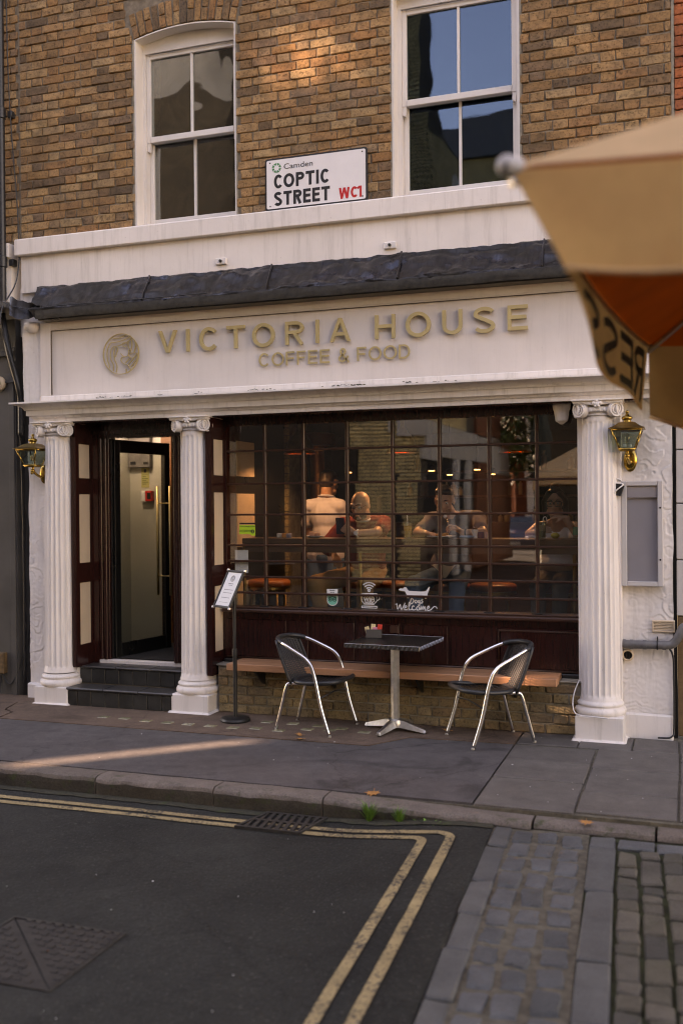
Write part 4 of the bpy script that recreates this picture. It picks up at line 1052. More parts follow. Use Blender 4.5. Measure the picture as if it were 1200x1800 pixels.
for ch, a, b in BIG:
    z0, H = 2.934, .182
    if ch in 'COS': z0, H = 2.930, .190
    mb = MB(); strokes_to(mb, glyph(ch, (b-a)/H, .145), .145, lambda u, v, d: (a+u*H, -.205-d, z0+v*H), -.002, .020)
    part('letter', mb, M_GOLD, sign)
SMALL = [('C', -3.211, -3.117), ('O', -3.1, -2.994), ('F', -2.979, -2.906), ('F', -2.885, -2.813), ('E', -2.792, -2.714), ('E', -2.693, -2.612), ('&', -2.54, -2.455), ('F', -2.389, -2.316), ('O', -2.296, -2.193), ('O', -2.177, -2.07), ('D', -2.056, -1.967)]
for ch, a, b in SMALL:
    z0, H = 2.776, .108
    mb = MB(); strokes_to(mb, glyph(ch, (b-a)/H, .13), .13, lambda u, v, d: (a+u*H, -.203-d, z0+v*H), -.002, .007)
    part('letter', mb, M_GOLD, sign)
EM = [[(462,352),(510,361),(560,352),(615,330)], [(440,628),(430,590),(412,535),(415,460),(450,400),(500,395),(560,386),(620,368),(657,343)],
      [(475,655),(478,600),(450,545),(447,485),(475,438),(520,430),(580,415),(640,392),(670,368)], [(505,672),(515,610),(490,548),(484,490),(490,455),(504,440),(521,447),(522,470),(510,498),(499,530)],
      [(638,395),(630,430),(648,470),(634,478),(640,497),(628,524),(600,530),(575,520),(555,500)], [(573,432),(595,443),(616,436)], [(575,410),(600,405),(622,412)],
      [(668,372),(671,430),(655,495)], [(704,392),(709,440),(694,500)], [(634,505),(716,505),(706,535),(686,548),(660,545),(642,530),(635,507)],
      [(602,530),(566,540),(560,570),(590,597),(630,612),(660,652)], [(600,592),(645,552)], [(635,606),(690,550)], [(662,628),(720,560),(739,500)], [(610,645),(613,684)]]
def emblem(mb, f, t, d0, d1):
    pts = [[((a-558)/187, (505-b)/187) for a, b in s] for s in EM]
    sm = [[(p.x, p.y) for p in spline([(a, b, 0) for a, b in s], 5)] for s in pts]
    sm.append(('loop', arc(0, 0, 1-t/2, 1-t/2, 0, 360, 48)[:-1])); return strokes_to(mb, sm, t, f, d0, d1)
part('emblem', emblem(MB(), lambda u, v, d: (-4.466+u*.172, -.203-d, 2.951+v*.172), .034, -.002, .007), M_GOLD, sign)

# ------------------------------------------------------------------ writing with the built-in font
def text_mesh(body, size, ex=.001, bold=0, shear=0, align='LEFT', space=1.0):
    c = bpy.data.curves.new('t', 'FONT'); c.body = body; c.size = size; c.extrude = ex; c.offset = bold; c.shear = shear; c.align_x = align; c.space_character = space; c.resolution_u = 3
    o = bpy.data.objects.new('t', c); col.objects.link(o)
    dg = bpy.context.evaluated_depsgraph_get(); me = bpy.data.meshes.new_from_object(o.evaluated_get(dg)); bpy.data.objects.remove(o); bpy.data.curves.remove(c)
    return me
def text(name, body, size, mat, parent, M, ex=.001, bold=0, shear=0, align='LEFT', space=1.0):
    """M places the text plane (x right, y up) in the parent's own coordinates of the place"""
    me = text_mesh(body, size, ex, bold, shear, align, space); me.transform(M)
    off = OFF.get(parent.name, Vector((0, 0, 0))); me.transform(Matrix.Translation(-off)); me.name = name
    me.materials.clear(); me.materials.append(mat); return part(name, me, mat, parent) if False else _tp(name, me, parent)
def _tp(name, me, parent):
    o = bpy.data.objects.new(name, me); col.objects.link(o); o.parent = parent; OFF[o.name] = OFF.get(parent.name, Vector((0, 0, 0))); return o
def wallM(x, y, z): return Matrix.Translation((x, y, z)) @ Matrix.Rotation(R(90), 4, 'X')

# street name plate
ss = thing('street_sign', 'white enamel street name plate with black border on the brick above the band', 'street sign', (-2.787, -.02, 4.06))
def rrect(x0, x1, z0, z1, r, y, n=5):
    out = []
    for cx, cz, a in ((x1-r, z1-r, 0), (x0+r, z1-r, 90), (x0+r, z0+r, 180), (x1-r, z0+r, 270)):
        for k in range(n+1): t = R(a+90*k/n); out.append((cx+r*math.cos(t), y, cz+r*math.sin(t)))
    return out
sx0, sx1, sz0, sz1 = -3.222, -2.352, 4.064, 4.484
part('plate_edge', MB().extr(rrect(sx0, sx1, sz0, sz1, .018, -.022), (0, .018, 0)), M_INK, ss)
part('plate', MB().extr(rrect(sx0+.014, sx1-.014, sz0+.014, sz1-.014, .014, -.0245), (0, .003, 0)), M_SIGNW, ss)
def signword(word, x0, x1, z0, H, t, mat, gap=.11):
    wd = {'I': .2, 'T': .62, 'E': .56, 'S': .60, 'R': .62, 'P': .60, 'C': .66, 'O': .78, 'W': 1.0, '1': .42}
    tot = sum(wd[c] for c in word)+gap*(len(word)-1)-.65*gap*word[:-1].count('C'); k = (x1-x0)/(tot*H); x = x0
    for ch in word:
        mb = MB(); strokes_to(mb, glyph(ch, wd[ch]*k, t), t, lambda u, v, d: (x+u*H, -.0245-d, z0+v*H), 0, .0012, .0002); part('letter', mb, mat, ss); x += (wd[ch]+(gap*.35 if ch == 'C' else gap))*k*H
q0 = at_y(482, 331, -.02); q1 = at_y(580, 322, -.02)
signword('COPTIC', q0.x, q1.x, 4.238, .112, .21, M_INK); signword('STREET', q0.x, q1.x, 4.098, .112, .21, M_INK)
q0 = at_y(596, 345, -.02); q1 = at_y(638, 340, -.02); signword('WC1', q0.x, q1.x, 4.095, .088, .2, M_RED)
text('council_name', 'Camden', .062, M_INK, ss, wallM(-3.06, -.0255, 4.388) @ Matrix.Scale(1.22, 4, (1, 0, 0)), .0006)
lg = MB(); cx, cz = -3.12, 4.405
for k in range(8):
    a = R(45*k+22); r0_, r1_ = .022, .041
    P = [(cx+r0_*math.cos(a-.30), cz+r0_*math.sin(a-.30)), (cx+r1_*math.cos(a-.34), cz+r1_*math.sin(a-.34)), (cx+r1_*math.cos(a+.30), cz+r1_*math.sin(a+.30)), (cx+r0_*math.cos(a+.18), cz+r0_*math.sin(a+.18))]
    lg.extr([(p[0], -.0255, p[1]) for p in P], (0, .001, 0))
part('council_logo', lg, M_GREEN, ss)
for x in (sx0+.045, sx1-.04):
    for z in (sz0+.035, sz1-.035): part('screw', MB().tube([(x, -.0265, z), (x, -.024, z)], .006, 8), M_IRON, ss)

# stickers on the glass
def strokes_sticker(par, strokes, t, mat, f, name='lines'):
    mb = MB(); strokes_to(mb, strokes, t, f, 0, .0006, .0001); return part(name, mb, mat, par)
GY = .0095
def on_glass(x, z, s): return lambda u, v, d: (x+u*s, GY-d, z+v*s)
t1 = thing('owl_sticker', 'white and teal review sticker with owl eyes on the lower window', 'sticker', (-2.685, GY, .93))
f_ = on_glass(-2.729, .862, 1)
part('sticker_top', MB().box(-2.729, -2.637, GY-.0006, GY, .948, .998), M_DECAL, t1)
part('sticker_base', MB().extr([(-2.729, GY-.0006, .944), (-2.729, GY-.0006, .905)]+[(-2.683-.046*math.cos(R(a)), GY-.0006, .905-.042*math.sin(R(a))) for a in range(15, 180, 15)]+[(-2.637, GY-.0006, .905), (-2.637, GY-.0006, .944)], (0, .0006, 0)), M_DECAL, t1)
part('sticker_badge', MB().extr([(-2.722, GY-.0012, .941), (-2.722, GY-.0012, .905)]+[(-2.683-.039*math.cos(R(a)), GY-.0012, .905-.036*math.sin(R(a))) for a in range(15, 180, 15)]+[(-2.644, GY-.0012, .905), (-2.644, GY-.0012, .941)], (0, .0005, 0)), M_TEAL, t1)
strokes_sticker(t1, [('loop', arc(-.018, 0, .014, .014, 0, 360, 14)[:-1]), ('loop', arc(.018, 0, .014, .014, 0, 360, 14)[:-1]), arc(-.018, 0, .004, .004, 0, 350, 8), arc(.018, 0, .004, .004, 0, 350, 8), [(-.034, .017), (0, .024), (.034, .017)]], .005, M_INK, lambda u, v, d: (-2.683+u, GY-.0013-d, .914+v))
for k, tx in enumerate(('Review', 'us on', 'Tripadvisor')): text('sticker_print', tx, .0145, M_INK, t1, wallM(-2.683, GY-.0012, .982-.0145*k), .0002, .0004, align='CENTER')
t2 = thing('wifi_sticker', 'white coffee cup and wifi waves sticker reading free wifi inside', 'sticker', (-2.37, GY, .85))
fw = lambda u, v, d: (-2.375+u, GY-d, .85+v)
strokes_sticker(t2, [arc(0, .135, r, r, 45, 135, 10) for r in (.030, .050, .070)]+[arc(0, .143, .008, .008, 0, 359, 12)], .010, M_DECAL, fw, 'wifi_waves')
strokes_sticker(t2, [[(-.062, .118), (-.062, .06), (-.04, .034), (.04, .034), (.062, .06), (.062, .118), (-.062, .118)], arc(.064, .085, .022, .02, 80, -80, 8), ('loop', [(-.062, .004), (-.062, .018), (.062, .018), (.062, .004)])], .006, M_DECAL, fw, 'cup_outline')
for tx, sz, z, b in (('FREE', .036, .089, .001), ('WIFI', .044, .056, .0016), ('INSIDE', .022, .039, .0007)): text('sticker_print', tx, sz, M_DECAL, t2, wallM(-2.375, GY-.001, .85+z), .0003, b, align='CENTER', space=1.05)
t3 = thing('dog_sticker', 'white sausage dog sticker reading dogs welcome', 'sticker', (-2.0, GY, .82))
fd = lambda u, v, d: (-2.0+u, GY-d, .82+v)
dogp = [(-.132,.186),(-.118,.196),(-.10,.193),(-.085,.206),(-.07,.203),(-.062,.188),(-.05,.176),(.05,.172),(.085,.176),(.10,.195),(.112,.212),(.118,.209),(.110,.180),(.10,.160),(.098,.135),(.092,.118),(.076,.118),(.078,.135),(.06,.140),(-.04,.138),(-.05,.118),(-.066,.118),(-.064,.140),(-.075,.158),(-.082,.172),(-.10,.174),(-.128,.178)]
mb = MB(); mb.extr([fd(a, b, .0006) for a, b in dogp], (0, .0006, 0)); part('dog_outline', mb, M_DECAL, t3)
W = [[(-.16,.075),(-.148,.085),(-.142,.04),(-.122,.078),(-.112,.038),(-.085,.085),(-.08,.09)], [(-.09,.05),(-.07,.062),(-.074,.072),(-.086,.062),(-.084,.04),(-.06,.044)], [(-.055,.05),(-.038,.09),(-.045,.10),(-.052,.08),(-.048,.04),(-.03,.046)],
     [(-.005,.068),(-.02,.07),(-.026,.05),(-.012,.038),(.004,.048)], [(.022,.07),(.010,.055),(.020,.038),(.034,.05),(.024,.07)], [(.04,.04),(.046,.07),(.05,.045),(.062,.07),(.064,.045),(.076,.068),(.08,.04),(.09,.044)],
     [(.09,.05),(.112,.062),(.106,.073),(.096,.06),(.10,.04),(.125,.046),(.15,.07),(.168,.066),(.175,.054)],
     [(-.04,.09),(-.03,.13),(-.012,.112),(-.028,.088),(-.043,.095)], [(.004,.118),(-.004,.105),(.006,.094),(.016,.106),(.006,.118)], [(.034,.117),(.022,.11),(.028,.096),(.038,.112),(.034,.078),(.022,.08)], [(.062,.124),(.05,.118),(.06,.106),(.052,.094),(.044,.098)]]
strokes_sticker(t3, [[(p.x, p.y) for p in spline([(a, b-.012, 0) for a, b in s], 4)] for s in W], .0075, M_DECAL, fd, 'handwriting')
t4 = thing('hygiene_sticker', 'lime green food hygiene rating sticker on the left pane', 'sticker', (-3.425, GY, 1.47))
part('sticker_card', MB().extr([(-3.494, GY-.0006, 1.512), (-3.494, GY-.0006, 1.436), (-3.40, GY-.0006, 1.436), (-3.385, GY-.0006, 1.424), (-3.352, GY-.0006, 1.424), (-3.352, GY-.0006, 1.512)], (0, .0006, 0)), M_LIME, t4)
part('sticker_band', MB().box(-3.492, -3.354, GY-.0006, GY, 1.518, 1.53), M_INK, t4)
text('sticker_print', 'FOOD HYGIENE RATING', .0125, M_INK, t4, wallM(-3.423, GY-.001, 1.496), .0002, .0003, align='CENTER')
strokes_sticker(t4, [arc(-.055+.022*k, 0, .008, .008, 0, 355, 10) for k in range(5)], .002, M_INK, lambda u, v, d: (-3.43+u, GY-.001-d, 1.462+v))
part('rating_disc', MB().tube([(-3.375, GY-.001, 1.458), (-3.375, GY-.0006, 1.458)], .016, 16), M_INK, t4)
text('rating_number', '5', .026, M_LIME, t4, wallM(-3.375, GY-.0014, 1.449), .0002, .0006, align='CENTER')
single('notice', MB().box(-3.540, -3.420, .018, .0186, 1.115, 1.305), M_PAPER, 'blank white paper notice stuck inside the left window pane', 'notice')

# ------------------------------------------------------------------ neighbours, pipes, lamps, cases
nb = thing('grey_building', 'dark grey painted shopfront of the neighbouring building at left edge', 'building', (-7.2, 0, 0))
part('front_board', MB().box(-9.6, -5.632, -.06, .3, -.05, 3.35), M_GREYWALL, nb)
part('side_return', MB().box(-5.6315, -5.476, .06, .3, -.05, 3.55), M_GREYWALL, nb)
for z0, z1, y in ((3.02, 3.06, -.09), (3.06, 3.10, -.075), (2.78, 2.80, -.085), (2.80, 2.86, -.072)): part('moulding', MB().cbox(-9.6, -5.64, y, -.059, z0+.0005, z1, .004), M_GREYWALL, nb)
part('cover_strip', MB().cbox(-5.70, -5.645, -.075, -.0605, -.04, 2.84, .003), M_GREYWALL, nb)
part('eaves_board', MB().cbox(-9.6, -5.55, -.30, .3, 3.40, 3.46, .006), M_GREYWALL, nb)
part('white_band', MB().box(-9.6, -5.69, -.03, .3, 3.46, 3.9).cbox(-9.6, -5.69, -.07, .3, 3.9005, 4.03, .006), M_WHITE, nb)
part('brick_wall', MB().box(-9.6, -5.622, .012, .34, 4.03, 11), M_MORTAR, nb)
mb = MB()
for i in range(31):
    z = 4.06+.0325+.075*i
    for a, b in flemish(-9.6, -5.624, i, z): mb.cbox(a, b, -.002, .05, z-.0325, z+.0325, .005, None, .0035, rs)
o = part('brickwork', mb, M_BRICK, nb); o['kind'] = 'stuff'
q = at_y(2, 675, -.06)
wl = thing('bulkhead_lamp', 'round cream bulkhead lamp on the grey shopfront', 'lamp', (q.x, -.06, q.z))
RX = Matrix.Rotation(R(90), 4, 'X')
part('lamp_ring', MB().lathe([(.062, 0), (.066, .02), (.058, .045), (.04, .05)], (0, 0), 24, None, True, Matrix.Translation((q.x, -.06, q.z)) @ RX), M_CREAM, wl, True)
part('lens', MB().lathe([(.036, .0505), (.030, .06), (.01, .066)], (0, 0), 20, None, True, Matrix.Translation((q.x, -.06, q.z)) @ RX), M_BLACK, wl, True)
q = at_y(5, 1164, -.075)
eb = thing('meter_box', 'rusty brown meter box with cables on the grey shopfront near the ground', 'meter box', (q.x, -.075, q.z))
part('box_body', MB().cbox(q.x-.09, q.x+.045, -.12, -.06, q.z-.095, q.z+.09, .006), plain('rusty brown metal', (.16, .095, .045), .7, .2, var=.5, vscale=18), eb)
part('box_label', MB().box(q.x-.05, q.x-.02, -.1212, -.1203, q.z-.06, q.z-.045), M_PAPER, eb)
mb = MB(); 
for dx in (-.04, -.005): mb.tube(spline([(q.x+dx, -.09, q.z-.095), (q.x+dx-.01, -.09, q.z-.2), (q.x+dx*2, -.1, .02)], 6), .010, 6)
part('box_cable', mb, M_BLACKPL, eb, True)
dp = thing('downpipe', 'black cast downpipe with collars running down the brick at left', 'downpipe', (-5.74, -.08, 3.5))
part('pipe', MB().tube([(-5.742, -.085, 6.9), (-5.742, -.085, 3.46)], .034, 16), M_BLACKPL, dp, 40)
for z in (5.18, 3.86): part('collar', MB().lathe([(.036, z-.05), (.044, z-.045), (.044, z+.045), (.036, z+.05)], (-5.742, -.085), 20).cbox(-5.70, -5.655, -.05, .012, z-.03, z+.03, .004), M_BLACKPL, dp, 40)
part('pipe_shoe', MB().tube(spline([(-5.742, -.085, 3.47), (-5.73, -.10, 3.36), (-5.64, -.14, 3.05), (-5.555, -.13, 2.75), (-5.55, -.10, 2.6), (-5.55, -.1, 2.3)], 8), .028, 12), M_BLACKPL, dp, True)
cbz = thing('wall_cable', 'thin black cables hanging down between grey shopfront and white stucco', 'cable', (-5.56, -.08, 0))
part('cable_strand', MB().tube(spline([(-5.70, -.06, 6.9), (-5.68, -.05, 5.4), (-5.61, -.03, 4.2), (-5.585, -.09, 3.7), (-5.57, -.34, 3.3), (-5.565, -.15, 2.8), (-5.57, -.08, 2.2), (-5.56, -.07, 1.0), (-5.565, -.07, .12)], 10), .006, 6), M_BLACKPL, cbz, True)
part('cable_strand', MB().tube(spline([(-5.545, .03, 2.6), (-5.55, .03, 1.9), (-5.55, .02, .9), (-5.58, .0, .45), (-5.66, -.07, .16), (-5.72, -.09, .10), (-5.79, -.09, .22), (-5.80, -.09, .34)], 10), .0065, 6), M_BLACKPL, cbz, True)
part('cable_strand', MB().tube(spline([(-5.9, -.32, 3.49), (-5.6, -.34, 3.46), (-5.45, -.345, 3.40), (-5.25, -.35, 3.36), (-4.9, -.345, 3.37), (-4.3, -.34, 3.365), (-3.6, -.335, 3.37)], 8), .004, 6), M_BLACKPL, cbz, True)

rb = thing('red_building', 'red brick building with pale stone base at the right edge', 'building', (1.8, 0, 0))
part('brick_wall', MB().box(-.070, 4.2, .012, .4, 2.25, 11), M_MORTAR, rb)
mb = MB()
for i in range(52):
    z = 2.29+.0325+.075*i
    for a, b in flemish(-.066, 4.1, i, z): mb.cbox(a, b, -.004, .05, z-.0325, z+.0325, .004, None, .003, rs)
o = part('brickwork', mb, M_REDBRICK, rb); o['kind'] = 'stuff'
part('stone_backing', MB().box(-.068, 4.2, .301, .42, -.05, 2.24), M_MORTAR, rb)
z = .86
for k, h in enumerate((.40, .40, .38, .36, .36)):
    for x0, x1 in ((-.070, .62), (.623, 1.6), (1.603, 2.6), (2.603, 4.1)): part('stone_block', MB().cbox(x0, x1, -.02, .3, z+.002, z+h-.003, .006), M_GREYCASE, rb)
    z += h+.002
part('timber_door', MB().cbox(-.066, 4.1, -.01, .3, .0, .855, .006), planks('brown weathered wood', (.15, .085, .04), (.22, .13, .06), .6), rb)

def lantern(px, py, lab):
    q = at_y(px, py, -.26); x, y, z = q.x, -.26, q.z       # px,py: middle of the glass body
    L = thing('wall_lantern', lab, 'lantern', (x, -.1, z), group='brass lanterns on the stucco')
    zt, zb = z+.062, z-.066; rt, rb_ = .098, .052
    def ring(r, zz): return [Vector((x+r*sx, y+r*sy, zz)) for sx, sy in ((-1, -1), (1, -1), (1, 1), (-1, 1))]
    mb = MB()
    T, B = ring(rt, zt), ring(rb_, zb)
    for k in range(4): mb.tube([B[k], T[k]], .0055, 6)
    mb.tube(ring(rb_+.002, zb-.004), .007, 6, True); mb.tube(ring(rt+.001, zt), .006, 6, True)
    mb.cbox(x-rb_, x+rb_, y-rb_, y+rb_, zb-.018, zb-.008, .003)
    part('lantern_frame', mb, M_BRASS, L, True)
    for k in range(4):
        a, b, c, d = B[k], B[(k+1) % 4], T[(k+1) % 4], T[k]
        cc = (a+b+c+d)/4; nrm = (b-a).cross(d-a).normalized()*.001
        part('pane', MB().extr([cc+(p-cc)*.96-nrm for p in (a, b, c, d)], nrm*2), M_GLASSSMALL, L)
    mb = MB(); P = [(rt+.022, zt+.006), (rt+.022, zt+.012), (rt-.01, zt+.026), (.055, zt+.052), (.034, zt+.058)]
    for i in range(len(P)-1):
        a, b = ring(P[i][0], P[i][1]), ring(P[i+1][0], P[i+1][1]); mb.add(a+b, [(k, (k+1) % 4, 4+(k+1) % 4, 4+k) for k in range(4)])
    mb.add(ring(P[0][0], P[0][1]), [(3, 2, 1, 0)])
    part('lantern_roof', mb, M_BRASSDULL, L)
    part('finial', MB().lathe([(.028, zt+.056), (.026, zt+.07), (.036, zt+.078), (.038, zt+.088), (.03, zt+.098), (.014, zt+.104), (.008, zt+.118), (.012, zt+.124), (.012, zt+.132), (.004, zt+.14)], (x, y), 20), M_BRASS, L, 50)
    part('candle_sleeve', MB().lathe([(.012, zb), (.012, zb+.032)], (x-.018, y), 10).lathe([(.012, zb), (.012, zb+.032)], (x+.018, y), 10), M_WHITECL, L, True)
    part('bulb', MB().lathe([(.010, zb+.033), (.014, zb+.05), (.022, zb+.075), (.016, zb+.098), (.003, zb+.108)], (x, y), 14), M_GLASSSMALL, L, True)
    part('filament', MB().tube(spline([(x-.004, y, zb+.04), (x-.008, y, zb+.08), (x, y, zb+.095), (x+.008, y, zb+.08), (x+.004, y, zb+.04)], 5), .0015, 5), M_COPPER, L)
    wy = -.118
    mb = MB().lathe([(.062, 0), (.060, .008), (.046, .013), (.044, .018), (.03, .022)], (0, 0), 24, None, True, Matrix.Translation((x+.012, wy+.006, zb-.075)) @ Matrix.Diagonal((.75, 1, 1.35, 1)) @ RX)
    part('back_plate', mb, M_BRASS, L, 50)
    mb = MB().tube(spline([(x+.012, wy-.012, zb-.085), (x+.01, wy-.05, zb-.10), (x+.004, y+.03, zb-.075), (x, y, zb-.045), (x, y, zb-.016)], 7), [.011]*29, 10)
    mb.ball((x, y-.004, zb-.05), .019, 12, 8).ball((x+.012, wy-.03, zb-.09), .016, 12, 8).ball((x+.002, y-.02, zb-.07), .012, 10, 7)
    part('arm', mb, M_BRASS, L, True)
lantern(58.5, 804, 'left brass wall lantern beside the entrance column')
lantern(1101.5, 772, 'right brass wall lantern above the empty menu case')

mc = thing('menu_case', 'empty grey wall mounted menu display case on the right stucco', 'menu case', (-.295, -.12, 1.08))
x0, x1, z0, z1 = -.438, -.158, 1.078, 1.822
part('case_back', MB().box(x0+.01, x1-.01, -.135, -.095, z0+.01, z1-.01), M_GREYCASE, mc)
part('case_frame', MB().cbox(x0, x0+.036, -.178, -.1, z0, z1, .004).cbox(x1-.036, x1, -.178, -.1, z0, z1, .004).cbox(x0+.0363, x1-.0363, -.176, -.1, z0+.001, z0+.034, .004).cbox(x0+.0363, x1-.0363, -.176, -.1, z1-.034, z1-.001, .004), M_GREYCASE, mc)
part('header_strip', MB().cbox(x0+.037, x1-.037, -.160, -.1352, z1-.118, z1-.036, .003), M_GREYCASE, mc)
part('case_glass', MB().box(x0+.037, x1-.037, -.1685, -.1655, z0+.035, z1-.035), glassmat('case glass', .06, (.9, .9, .92), .08), mc)
for zz in (z0+.19, z0+.555): part('lock', MB().tube([(x1-.018, -.183, zz), (x1-.018, -.177, zz)], .007, 10), M_BLACK, mc)
q = at_y(1085, 860, -.19)
sn = thing('floodlight', 'small black floodlight cube tied with white cable beside the right column', 'floodlight', (q.x, -.15, q.z))
part('light_body', MB().obox((q.x, -.185, q.z), (.036, .034, .04), Matrix.Rotation(.35, 3, 'Y'), .006), M_BLACK, sn)
part('bracket', MB().cbox(q.x-.012, q.x+.012, -.16, -.09, q.z-.012, q.z+.012, .003), M_BLACK, sn)
part('cable_tie', MB().tube(spline([(q.x-.03, -.10, q.z+.05), (q.x-.045, -.2, q.z+.045), (q.x+.038, -.228, q.z+.035), (q.x-.01, -.228, q.z-.01), (q.x-.032, -.222, q.z-.05)], 6), .005, 6).tube(spline([(q.x-.04, -.15, q.z+.05), (q.x, -.19, q.z+.075), (q.x+.04, -.15, q.z+.04)], 6), .004, 6), M_WHITECL, sn, True)
vb = thing('air_brick', 'cream slotted air vent low on the right stucco', 'vent', (-.16, -.12, .79))
part('vent_frame', MB().cbox(-.237, -.083, -.122, -.09, .752, .765, .003).cbox(-.237, -.083, -.122, -.09, .822, .836, .003).cbox(-.237, -.226, -.1215, -.09, .7653, .8217, .002).cbox(-.094, -.083, -.1215, -.09, .7653, .8217, .002), M_CREAM, vb)
for k in range(5): part('slat', MB().cbox(-.2257, -.0943, -.118, -.098, .768+.011*k, .774+.011*k, .002), M_CREAM, vb)
part('vent_back', MB().box(-.226, -.094, -.100, -.096, .765, .822), M_PIT, vb)
wp = thing('waste_pipe', 'grey plastic waste pipe bracketed across the right stucco', 'pipe', (-.2, -.16, .665))
part('pipe', MB().tube(spline([(-.43, -.06, .662), (-.425, -.13, .663), (-.39, -.155, .664), (-.30, -.155, .665), (-.13, -.155, .668), (-.085, -.158, .69), (-.055, -.16, .74), (-.02, -.16, .80), (.06, -.16, .82)], 8), .030, 14), M_GREYPL, wp, True)
for x in (-.375, -.285, -.155): part('pipe_joint', MB().tube([(x-.012, -.155, .665), (x+.012, -.155, .665)], .0335, 14), M_GREYPL, wp, 40)
part('pipe_clip', MB().tube([(-.205, -.155, .666), (-.195, -.155, .666)], .036, 14).cbox(-.204, -.196, -.15, -.09, .70, .72, .002), M_BLACK, wp, 40)
rv_ = thing('flue_vent', 'small round cream flue vent under the grey waste pipe', 'vent', (-.40, -.11, .585))
Mv = Matrix.Translation((-.402, -.10, .582)) @ RX
part('vent_ring', MB().lathe([(.030, 0), (.042, 0), (.042, .04), (.034, .044), (.030, .04), (.030, .004)], (0, 0), 20, None, False, Mv), M_CREAM, rv_, 50)
part('vent_grille', MB().lathe([(.030, .006), (.001, .006)], (0, 0), 20, None, False, Mv), M_PIT, rv_)
mb = MB()
for k in range(-2, 3): mb.tube([(-.402+k*.011, -.132, .582-.026), (-.402+k*.011, -.132, .582+.026)], .002, 5)
part('grille_bar', mb, M_IRON, rv_)
wc = thing('white_cable', 'thin white cable looping beside the foot of the right column', 'cable', (-.74, -.22, .2))
part('cable_strand', MB().tube(spline([(-.735, -.20, .40), (-.765, -.24, .32), (-.775, -.26, .24), (-.76, -.30, .19), (-.72, -.352, .178), (-.64, -.372, .178), (-.52, -.372, .172)], 8), .0045, 6), M_WHITECL, wc, True)
bc = thing('drain_cable', 'black cable running down the corner by the right stucco', 'cable', (-.085, -.12, 0))
part('cable_strand', MB().tube(spline([(-.12, -.13, .64), (-.10, -.13, .60), (-.092, -.125, .5), (-.092, -.12, .1), (-.11, -.14, .02), (-.2, -.16, .012)], 8), .007, 6), M_BLACKPL, bc, True)
q = at_y(987, 735, -.10)
cb_ = thing('plaster_bracket', 'broken white plaster bracket hanging under the cornice beside the right capital', 'bracket', (q.x, -.1, 2.3))
part('bracket_body', MB().lathe([(.010, 2.245), (.045, 2.27), (.052, 2.32), (.056, 2.345), (.062, 2.352), (.066, 2.385)], (q.x, -.12), 20), M_WHITE, cb_, 40)

# ------------------------------------------------------------------ table, chairs, menu stand
tb = thing('cafe_table', 'square aluminium café table with dark ribbed top between the two chairs', 'table', (-2.04, -.43, 0), R(-4), local=True)
S = .287; ZT = .668
M_TOP = plain('dark brushed table top', (.10, .095, .09), .28, .9, var=.3, vscale=20)
M_TOPEDGE = plain('dull table edge', (.20, .19, .18), .35, 1, var=.2, vscale=20)
part('tabletop', MB().cbox(-S+.008, S-.008, -S+.008, S-.008, ZT-.02, ZT, .003), M_TOP, tb)
rg = MB()
for k in range(26): x = -S+.03+k*(2*S-.06)/25; rg.cbox(x-.003, x+.003, -S+.012, S-.012, ZT-.001, ZT+.0012, .001)
o = part('top_rib', rg, M_TOP, tb); o['kind'] = 'stuff'
part('top_edge', MB().cbox(-S, S, -S, -S+.0078, ZT-.030, ZT+.003, .003).cbox(-S, S, S-.0078, S, ZT-.030, ZT+.003, .003).cbox(-S, -S+.0078, -S+.008, S-.008, ZT-.0295, ZT+.0025, .003).cbox(S-.0078, S, -S+.008, S-.008, ZT-.0295, ZT+.0025, .003), M_TOPEDGE, tb)
em = MB()
for k in range(16):
    c = -S+.02+k*(2*S-.04)/15
    for (px_, py_, ax) in ((c, -S-.0005, 0), (S+.0005, c, 1)):
        P = [(-.014, -.026), (.004, -.026), (.015, .0), (.006, .0)]
        em.extr([((px_+a) if ax == 0 else px_, py_ if ax == 0 else py_+a, ZT+b) for a, b in P], (0, -.002, 0) if ax == 0 else (.002, 0, 0))
o = part('edge_emboss', em, M_STEEL, tb); o['kind'] = 'stuff'
part('pole', MB().lathe([(.031, .075), (.034, .10), (.034, .60), (.031, ZT-.022)], (0, 0), 8), M_CASTALU, tb)
part('top_plate', MB().cbox(-.1, .1, -.1, .1, ZT-.028, ZT-.0205, .002), M_CASTALU, tb)
part('base_hub', MB().lathe([(.055, .03), (.060, .06), (.052, .085), (.038, .092)], (0, 0), 20), M_CASTALU, tb, 40)
for k in range(4):
    a = R(-10+90*k); u = Vector((math.cos(a), math.sin(a), 0)); v = Vector((-u.y, u.x, 0)); mb = MB(); rows = []
    for (d, w, zb_, zt_) in ((.03, .036, .035, .088), (.09, .032, .030, .078), (.17, .026, .020, .055), (.245, .021, .013, .036), (.255, .018, .014, .030)):
        rows.append([u*d-v*w+Vector((0, 0, zb_)), u*d+v*w+Vector((0, 0, zb_)), u*d+v*w*.55+Vector((0, 0, zt_)), u*d-v*w*.55+Vector((0, 0, zt_))])
    n = len(rows); mb.add([p for r_ in rows for p in r_], [(i*4+j, i*4+(j+1) % 4, i*4+4+(j+1) % 4, i*4+4+j) for i in range(n-1) for j in range(4)]+[(3, 2, 1, 0), (n*4-4, n*4-3, n*4-2, n*4-1)])
    ft = part('base_foot', mb, M_CASTALU, tb); p = u*.235
    part('foot_pad', MB().lathe([(.014, 0), (.014, .0165)], (p.x, p.y), 10), M_BLACK, ft)
q = at_z(657, 1120, ZT+.003)
